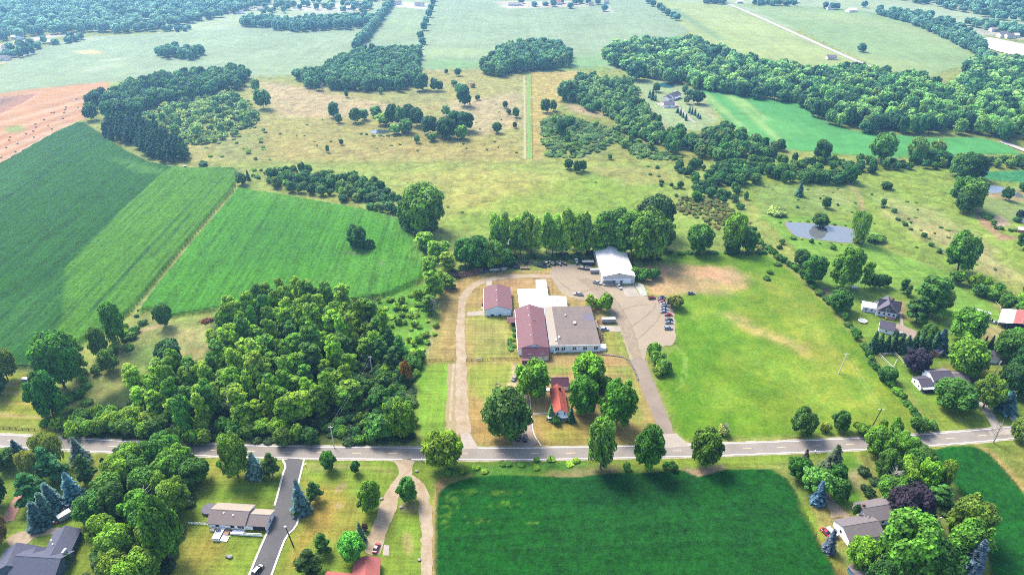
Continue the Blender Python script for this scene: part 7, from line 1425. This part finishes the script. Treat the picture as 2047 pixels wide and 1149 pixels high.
# ------------------------------------------------------------------ bales, heaps, stones
def bale():
    r = empty('hay_bale', (0, 0, 0)); MB().tube([(-.75,0,.78),(-.7,0,.78),(.7,0,.78),(.75,0,.78)], [.74,.8,.8,.74], 14).build('straw_roll', plain('straw', C('f0d2a8', 1.3), 0.95, 0.2, 3), r); MB().tube([(-.3,0,.78),(.3,0,.78)], .812, 14).build('net_wrap', plain('net_wrap', C('f6e6cc', 1.3), 0.9, 0.15, 3), r); return r
b0 = bale()
for i, (x, y) in enumerate(((20,275),(19,281),(12,296),(31,304),(35,288),(68,275),(67,263),(71,249),(72,255),(96,252),(104,259),(103,226),(108,226),(128,226),(130,220),(126,238),(156,216),(167,220),(173,202),(153,199),(180,192),(196,177),(2,316),(132,215),(52,268),(88,240))):
    o = b0 if i == 0 else copy_tree(b0); o.location = G(x, y, 0.03); o.rotation_euler = (0, 0, rng.uniform(0, 3.1)); o.scale = (0.95, 0.95, 0.95); tag(o, 'round hay bale lying on the mown stubble field', 'hay bale', 'hay bales on the stubble field')
def heap(name, pts, h, n, hexes, label, cat, rad=(.05, .16), ln=(1.5, 4)):
    r = empty(name, G(*pts[len(pts)//2])); W = [G(*p)-r.location for p in pts]; tag(r, label, cat)
    for hx in hexes:
        m = MB()
        for _ in range(n):
            k = rng.random()*(len(W)-1); i = int(k); c = W[i].lerp(W[i+1], k-i)+Vector((rng.gauss(0, 1.2), rng.gauss(0, 1.0), 0)); z = abs(rng.gauss(0, h*.5)); a = rng.uniform(0, 6.28); l = rng.uniform(*ln)/2; t = rng.uniform(-.35, .35)
            d = Vector((math.cos(a), math.sin(a), t))*l; c.z = z+.2; m.tube([c-d, c+d*.2+Vector((0, 0, .1)), c+d], [rng.uniform(*rad), rad[0], rad[0]*.5], 4)
        m.build('branches' if cat == 'brush pile' else 'scrap', plain(name+hx, C(hx), 0.95, 0.2, 1), r)['kind'] = 'stuff'
heap('brush_pile', [(905,556),(920,552),(940,549),(962,545)], 1.8, 260, ['a97f78','8d6a60','bb9a8c'], 'long heap of dead reddish brown branches beside the dark trees', 'brush pile'); heap('brush_pile', [(968,540),(1000,533),(1045,528),(1085,526)], 1.0, 200, ['8f8280','a59690'], 'grey line of brush behind the parked boats', 'brush pile')
heap('rusty_scrap_heap', [(407,645),(414,642),(420,640)], 0.9, 60, ['b5683f','8a4d35'], 'rusty orange heap in the rough meadow by the woodlot', 'scrap heap', (.15, .4), (1, 2.5)); heap('brush_pile', [(1642,586),(1650,580)], 1.0, 90, ['9c8a80','b8a79c'], 'pale heap of wood beside the tall ragged tree', 'brush pile'); heap('scrap_heap', [(1196,655),(1200,672),(1203,690)], .6, 70, ['8f7a70','b38f7c'], 'clutter along the right wall of the workshop', 'scrap heap', (.1, .3), (.6, 1.8)); heap('scrap_heap', [(1187,641),(1192,646)], .5, 40, ['c9704c','d99a70'], 'orange rubble at the corner of the workshop', 'scrap heap', (.15, .35), (.5, 1.4))
def stone(name, parent, p, s, mat):
    g_ = bmesh.new(); bmesh.ops.create_icosphere(g_, subdivisions=1, radius=1); 
    for v in g_.verts: v.co = Vector((v.co.x*s[0], v.co.y*s[1], v.co.z*s[2]))*rng.uniform(.82, 1.12)
    me = bpy.data.meshes.new(name); g_.to_mesh(me); g_.free(); me.materials.append(mat); o = link(bpy.data.objects.new(name, me)); o.location = p
    if parent: o.parent = parent
    return o
M_stone = plain('field_stone', C('d3c8c0'), 0.9, 0.25, 1.5)
def stone_wall(pts, label):
    W = [G(*p) for p in pts]; r = empty('stone_wall', W[0]); tag(r, label, 'wall'); P = resample(np.array([w[:2] for w in W]), 0.9, False)
    for q in P: stone('stone', r, Vector((q[0], q[1], .3))-Vector((W[0].x, W[0].y, 0)), (.55, .4, .42), M_stone)
stone_wall([(1203,709),(1225,711),(1245,714),(1256,720),(1268,740),(1276,760)], 'low pale stone wall from the workshop corner down to the drive')
for x, y, s in ((453,1111,1.0),(460,1112,1.3)): tag(stone('boulder', None, G(x, y, .4), (s*.9, s*.7, s*.7), M_stone), 'pale boulder '+('smaller and left' if x < 456 else 'larger and right')+' of the pair on the ranch house lawn', 'boulder')
for x, y, l in ((833,941,'pale boulder at the mouth of the gravel drives'),(802,1013,'pale boulder in the grass between the gravel drives'),(763,996,'white boulder on the left edge of the gravel drive'),(838,1118,'broad pale stone slab beside the narrow gravel drive')): tag(stone('boulder', None, G(x, y, .3), (.9, .7, .55), M_stone), l, 'boulder')
r = empty('fire_pit', G(995, 770)); tag(r, 'ring of pinkish stones of a fire pit on the farmhouse lawn', 'fire pit')
for i in range(12): stone('stone', r, Vector((math.cos(i*.5236)*1.3, math.sin(i*.5236)*1.3, .2)), (.38, .3, .28), plain('pit_stone', C('d9b3a6'), 0.9, 0.2, 2))
# ------------------------------------------------------------------ fences and poles
M_wood = plain('weathered_wood', C('6a5648'), 0.9, 0.25, 1.5); M_palewood = plain('pale_wood', C('ece4da', 1.8), 0.85, 0.15, 1.5); M_polew = plain('pale_pole_wood', C('e9e2d8', 1.8), 0.9, 0.15, 1.5); M_poled = plain('dark_pole_wood', C('574a42'), 0.9, 0.2, 1.5); M_wire = plain('cable', (0.5, 0.5, 0.5), 0.5, 0.1, 1)
def fence(pts, label, mat, h=1.2, gap=2.6, rails=(0.45, 0.95), rad=.07, name='rail_fence'):
    W = [G(*p) for p in pts]; r = empty(name, W[0]); tag(r, label, 'fence'); o0 = Vector((W[0].x, W[0].y, 0)); P = [Vector((q[0], q[1], 0))-o0 for q in resample(np.array([w[:2] for w in W]), gap, False)]
    proto = None
    for p in P:
        if proto is None: proto = MB().box(-rad*1.3, rad*1.3, -rad*1.3, rad*1.3, -.2, h).build('post', mat, r)
        else: c = proto.copy(); S.collection.objects.link(c); c.parent = r; c.location = p
    for a, b_ in zip(P[:-1], P[1:]):
        for z in rails: MB().tube([a+Vector((0, 0, h*z)), b_+Vector((0, 0, h*z))], rad, 4).build('rail', mat, r)
fence([(848,722),(870,721),(905,720)], 'dark wooden rail fence between thicket and gravel track', M_wood); fence([(932,721),(975,720),(1035,718)], 'dark wooden rail fence between gravel track and hall', M_wood)
fence([(-30,854),(20,857),(70,860)], 'dark rail fence along the roadside lawn on the far left', M_wood); fence([(1757,711),(1789,709)], 'white rail fence along the top of the garden plot', M_palewood, 1.6); fence([(1757,711),(1783,737)], 'white rail fence along the left of the garden plot', M_palewood, 1.6); fence([(1789,709),(1806,727)], 'white rail fence along the right of the garden plot', M_palewood, 1.6); fence([(1792,722),(1785,737)], 'short white rail fence across the garden plot', M_palewood, 1.6)
fence([(1946,566),(1966,582),(1985,600),(2000,618)], 'pale rail fence below the thick hedge on the right', M_palewood, 1.2, 3.2, (0.9,)); fence([(1062.5,150),(1063,240),(1064,318)], 'dark post fence along the right of the green lane', M_wood, 1.3, 5.0, (0.6, 0.95)); fence([(378,1047),(400,1048),(417,1049)], 'white picket ramp rail left of the ranch house', M_trim, 1.2, 0.9, (0.3, 0.6, 0.95), .06); fence([(-30,741),(40,742),(88,741)], 'pale rail fence below the cornfield on the far left', M_palewood, 1.1, 3.2, (0.9,))
def pole(x, yb, yt, label, mat, arm=2.2, name='utility_pole', lamp=False, lean=0):
    p = G(x, yb); h = height_to(p, yt); r = empty(name, p); tag(r, label, 'lamp post' if lamp else 'utility pole'); MB().tube([(0, 0, -.3), (lean*.5, 0, h*.5), (lean, 0, h)], [.26, .22, .17], 7).build('pole', mat, r)
    if arm:
        a = MB().box(lean-arm/2, lean+arm/2, -.07, .07, h-.45, h-.3).build('crossarm', M_palewood, r)
        for s in (-arm/2+.1, 0, arm/2-.1): MB().tube([(lean+s, 0, h-.3), (lean+s, 0, h-.08)], .06, 5).build('insulator', M_trim, a)
    if lamp: MB().box(lean-.5, lean+.3, -.25, .25, h-.05, h+.2).build('lamp_head', M_trim, r)
    return p+Vector((lean, 0, h-.1))
t1 = pole(1676, 747, 706, 'pale utility pole with a crossarm in the middle of the bright field', M_polew, 2.4, lean=1.2); t2 = pole(1740, 858, 817, 'dark utility pole with a white crossarm beside the road', M_poled, 3.0, lean=1.8); t3 = pole(1980, 762, 722, 'thin pale utility pole in front of the tan garage', M_polew, 1.2, lean=.8); pole(587, 1092, 1052, 'tall lamp pole leaning beside the bend of the asphalt drive', M_poled, 0, 'lamp_pole', True, lean=-1.2); pole(1858, 1068, 1034, 'pale lamp pole beside the dark pines on the lower right', M_polew, 1.0, 'lamp_pole', True, lean=1.4); pole(1217, 614, 587, 'utility pole with a crossarm behind the bright round bush', M_poled, 2.2); pole(136, 1106, 1091, 'short white mast on the dark slate roofed house side', M_polew, 0.8, 'mast'); t4 = pole(744, 745, 712, 'pale utility pole rising out of the woodlot edge', M_polew, 1.6); t5 = pole(668, 894, 852, 'pale utility pole at the roadside in front of the woodlot', M_polew, 2.0); pole(1100, 920, 912, 'short roadside post in front of the weeds', M_poled, 0, 'marker_post')
def wire(a, b_, label, sag=.8, off=(0,)):
    m = MB()
    for dx in off: pts = [a.lerp(b_, t)+Vector((dx, 0, -sag*4*t*(1-t))) for t in (0, .25, .5, .75, 1)]; m.tube(pts, .011, 4)
    tag(m.build('power_line', M_wire), label, 'power line')
wire(t1, t2, 'power line between the field pole and the roadside pole', off=(-.9, .9)); wire(t4, t5, 'power line crossing the woodlot edge to the roadside pole', off=(-.6, .6))
def mailbox(x, y, label):
    r = empty('mailbox', G(x, y)); tag(r, label, 'mailbox'); MB().box(-.07, .07, -.07, .07, -.1, 1.0).build('post', M_wood, r); MB().tube([(0, -.3, 1.15), (0, .3, 1.15)], .2, 8).build('box', M_trim, r)
mailbox(611, 931, 'white mailbox at the right corner of the asphalt drive'); mailbox(843, 921, 'mailbox beside the mouth of the gravel drives'); mailbox(1629, 905, 'mailbox at the head of the right gravel drive')
r = empty('trampoline', G(1724, 643)); tag(r, 'round trampoline on the lawn left of the shingled garage', 'trampoline'); MB().tube([(0,0,.85),(0,0,.9)], 2.0, 16).build('mat', paint_mat('e4e4de'), r); MB().tube([(0,0,.80),(0,0,.845)], 2.3, 16).build('frame', M_trim, r)
for i in range(6): MB().tube([(math.cos(i*1.047)*2.1, math.sin(i*1.047)*2.1, 0), (math.cos(i*1.047)*2.1, math.sin(i*1.047)*2.1, .8)], .05, 5).build('leg', M_trim, r)
r = empty('picnic_table', G(437, 1060, 1.05)); tag(r, 'dark garden table with chairs on the white sun deck', 'table'); MB().box(-.9, .9, -.5, .5, .7, .76).build('table_top', M_dark, r)
for sx in (-.7, .7):
    for sy in (-.35, .35): MB().box(sx-.04, sx+.04, sy-.04, sy+.04, 0, .7).build('leg', M_dark, r)
r = empty('hunting_blind', G(371, 336)); tag(r, 'small white topped hunting box at the corner of the pine wood', 'hut'); MB().box(-.8, .8, -.8, .8, .4, 1.9).build('body', M_dark, r); MB().box(-1, 1, -1, 1, 1.92, 2.08).build('roof', M_trim, r); [MB().box(sx-.06, sx+.06, sy-.06, sy+.06, 0, .4).build('leg', M_wood, r) for sx in (-.7, .7) for sy in (-.7, .7)]
r = empty('sign_board', G(958, 720)); tag(r, 'small white notice board at the fence beside the gravel track', 'sign'); MB().box(-.9, .9, -.05, .05, .7, 1.6).build('board', M_trim, r); [MB().box(s-.06, s+.06, .06, .16, 0, 1.5).build('post', M_wood, r) for s in (-.7, .7)]
r = empty('play_cubes', G(112, 1046)); tag(r, 'red and white pedal tractor on the grass below the blue spruces', 'toy'); r.name = 'garden_tractor'; MB().box(-.9, .9, -.4, .4, .35, .8).build('body', paint_mat('e0606c'), r); MB().box(-.9, -.3, -.35, .35, .81, 1.2).build('seat', M_trim, r); [wheel(r, xx, yy, .3, .2) for xx in (-.6, .6) for yy in (-.45, .45)]
# ------------------------------------------------------------------ the hazy air
hz = bpy.data.materials.new('haze_air'); hz.use_nodes = True; hn = hz.node_tree.nodes; hn.clear()
ho = hn.new('ShaderNodeOutputMaterial'); hv = hn.new('ShaderNodeVolumePrincipled')
hv.inputs['Color'].default_value = (0.30, 0.60, 1.0, 1); hv.inputs['Density'].default_value = 0.00019; hv.inputs['Anisotropy'].default_value = 0.65
hz.node_tree.links.new(hv.outputs[0], ho.inputs['Volume'])
hm = MB().box(-4200, 4200, -1700, 6200, -2.0, 214.0)
ha = hm.build('haze', hz); ha['kind'] = 'stuff'
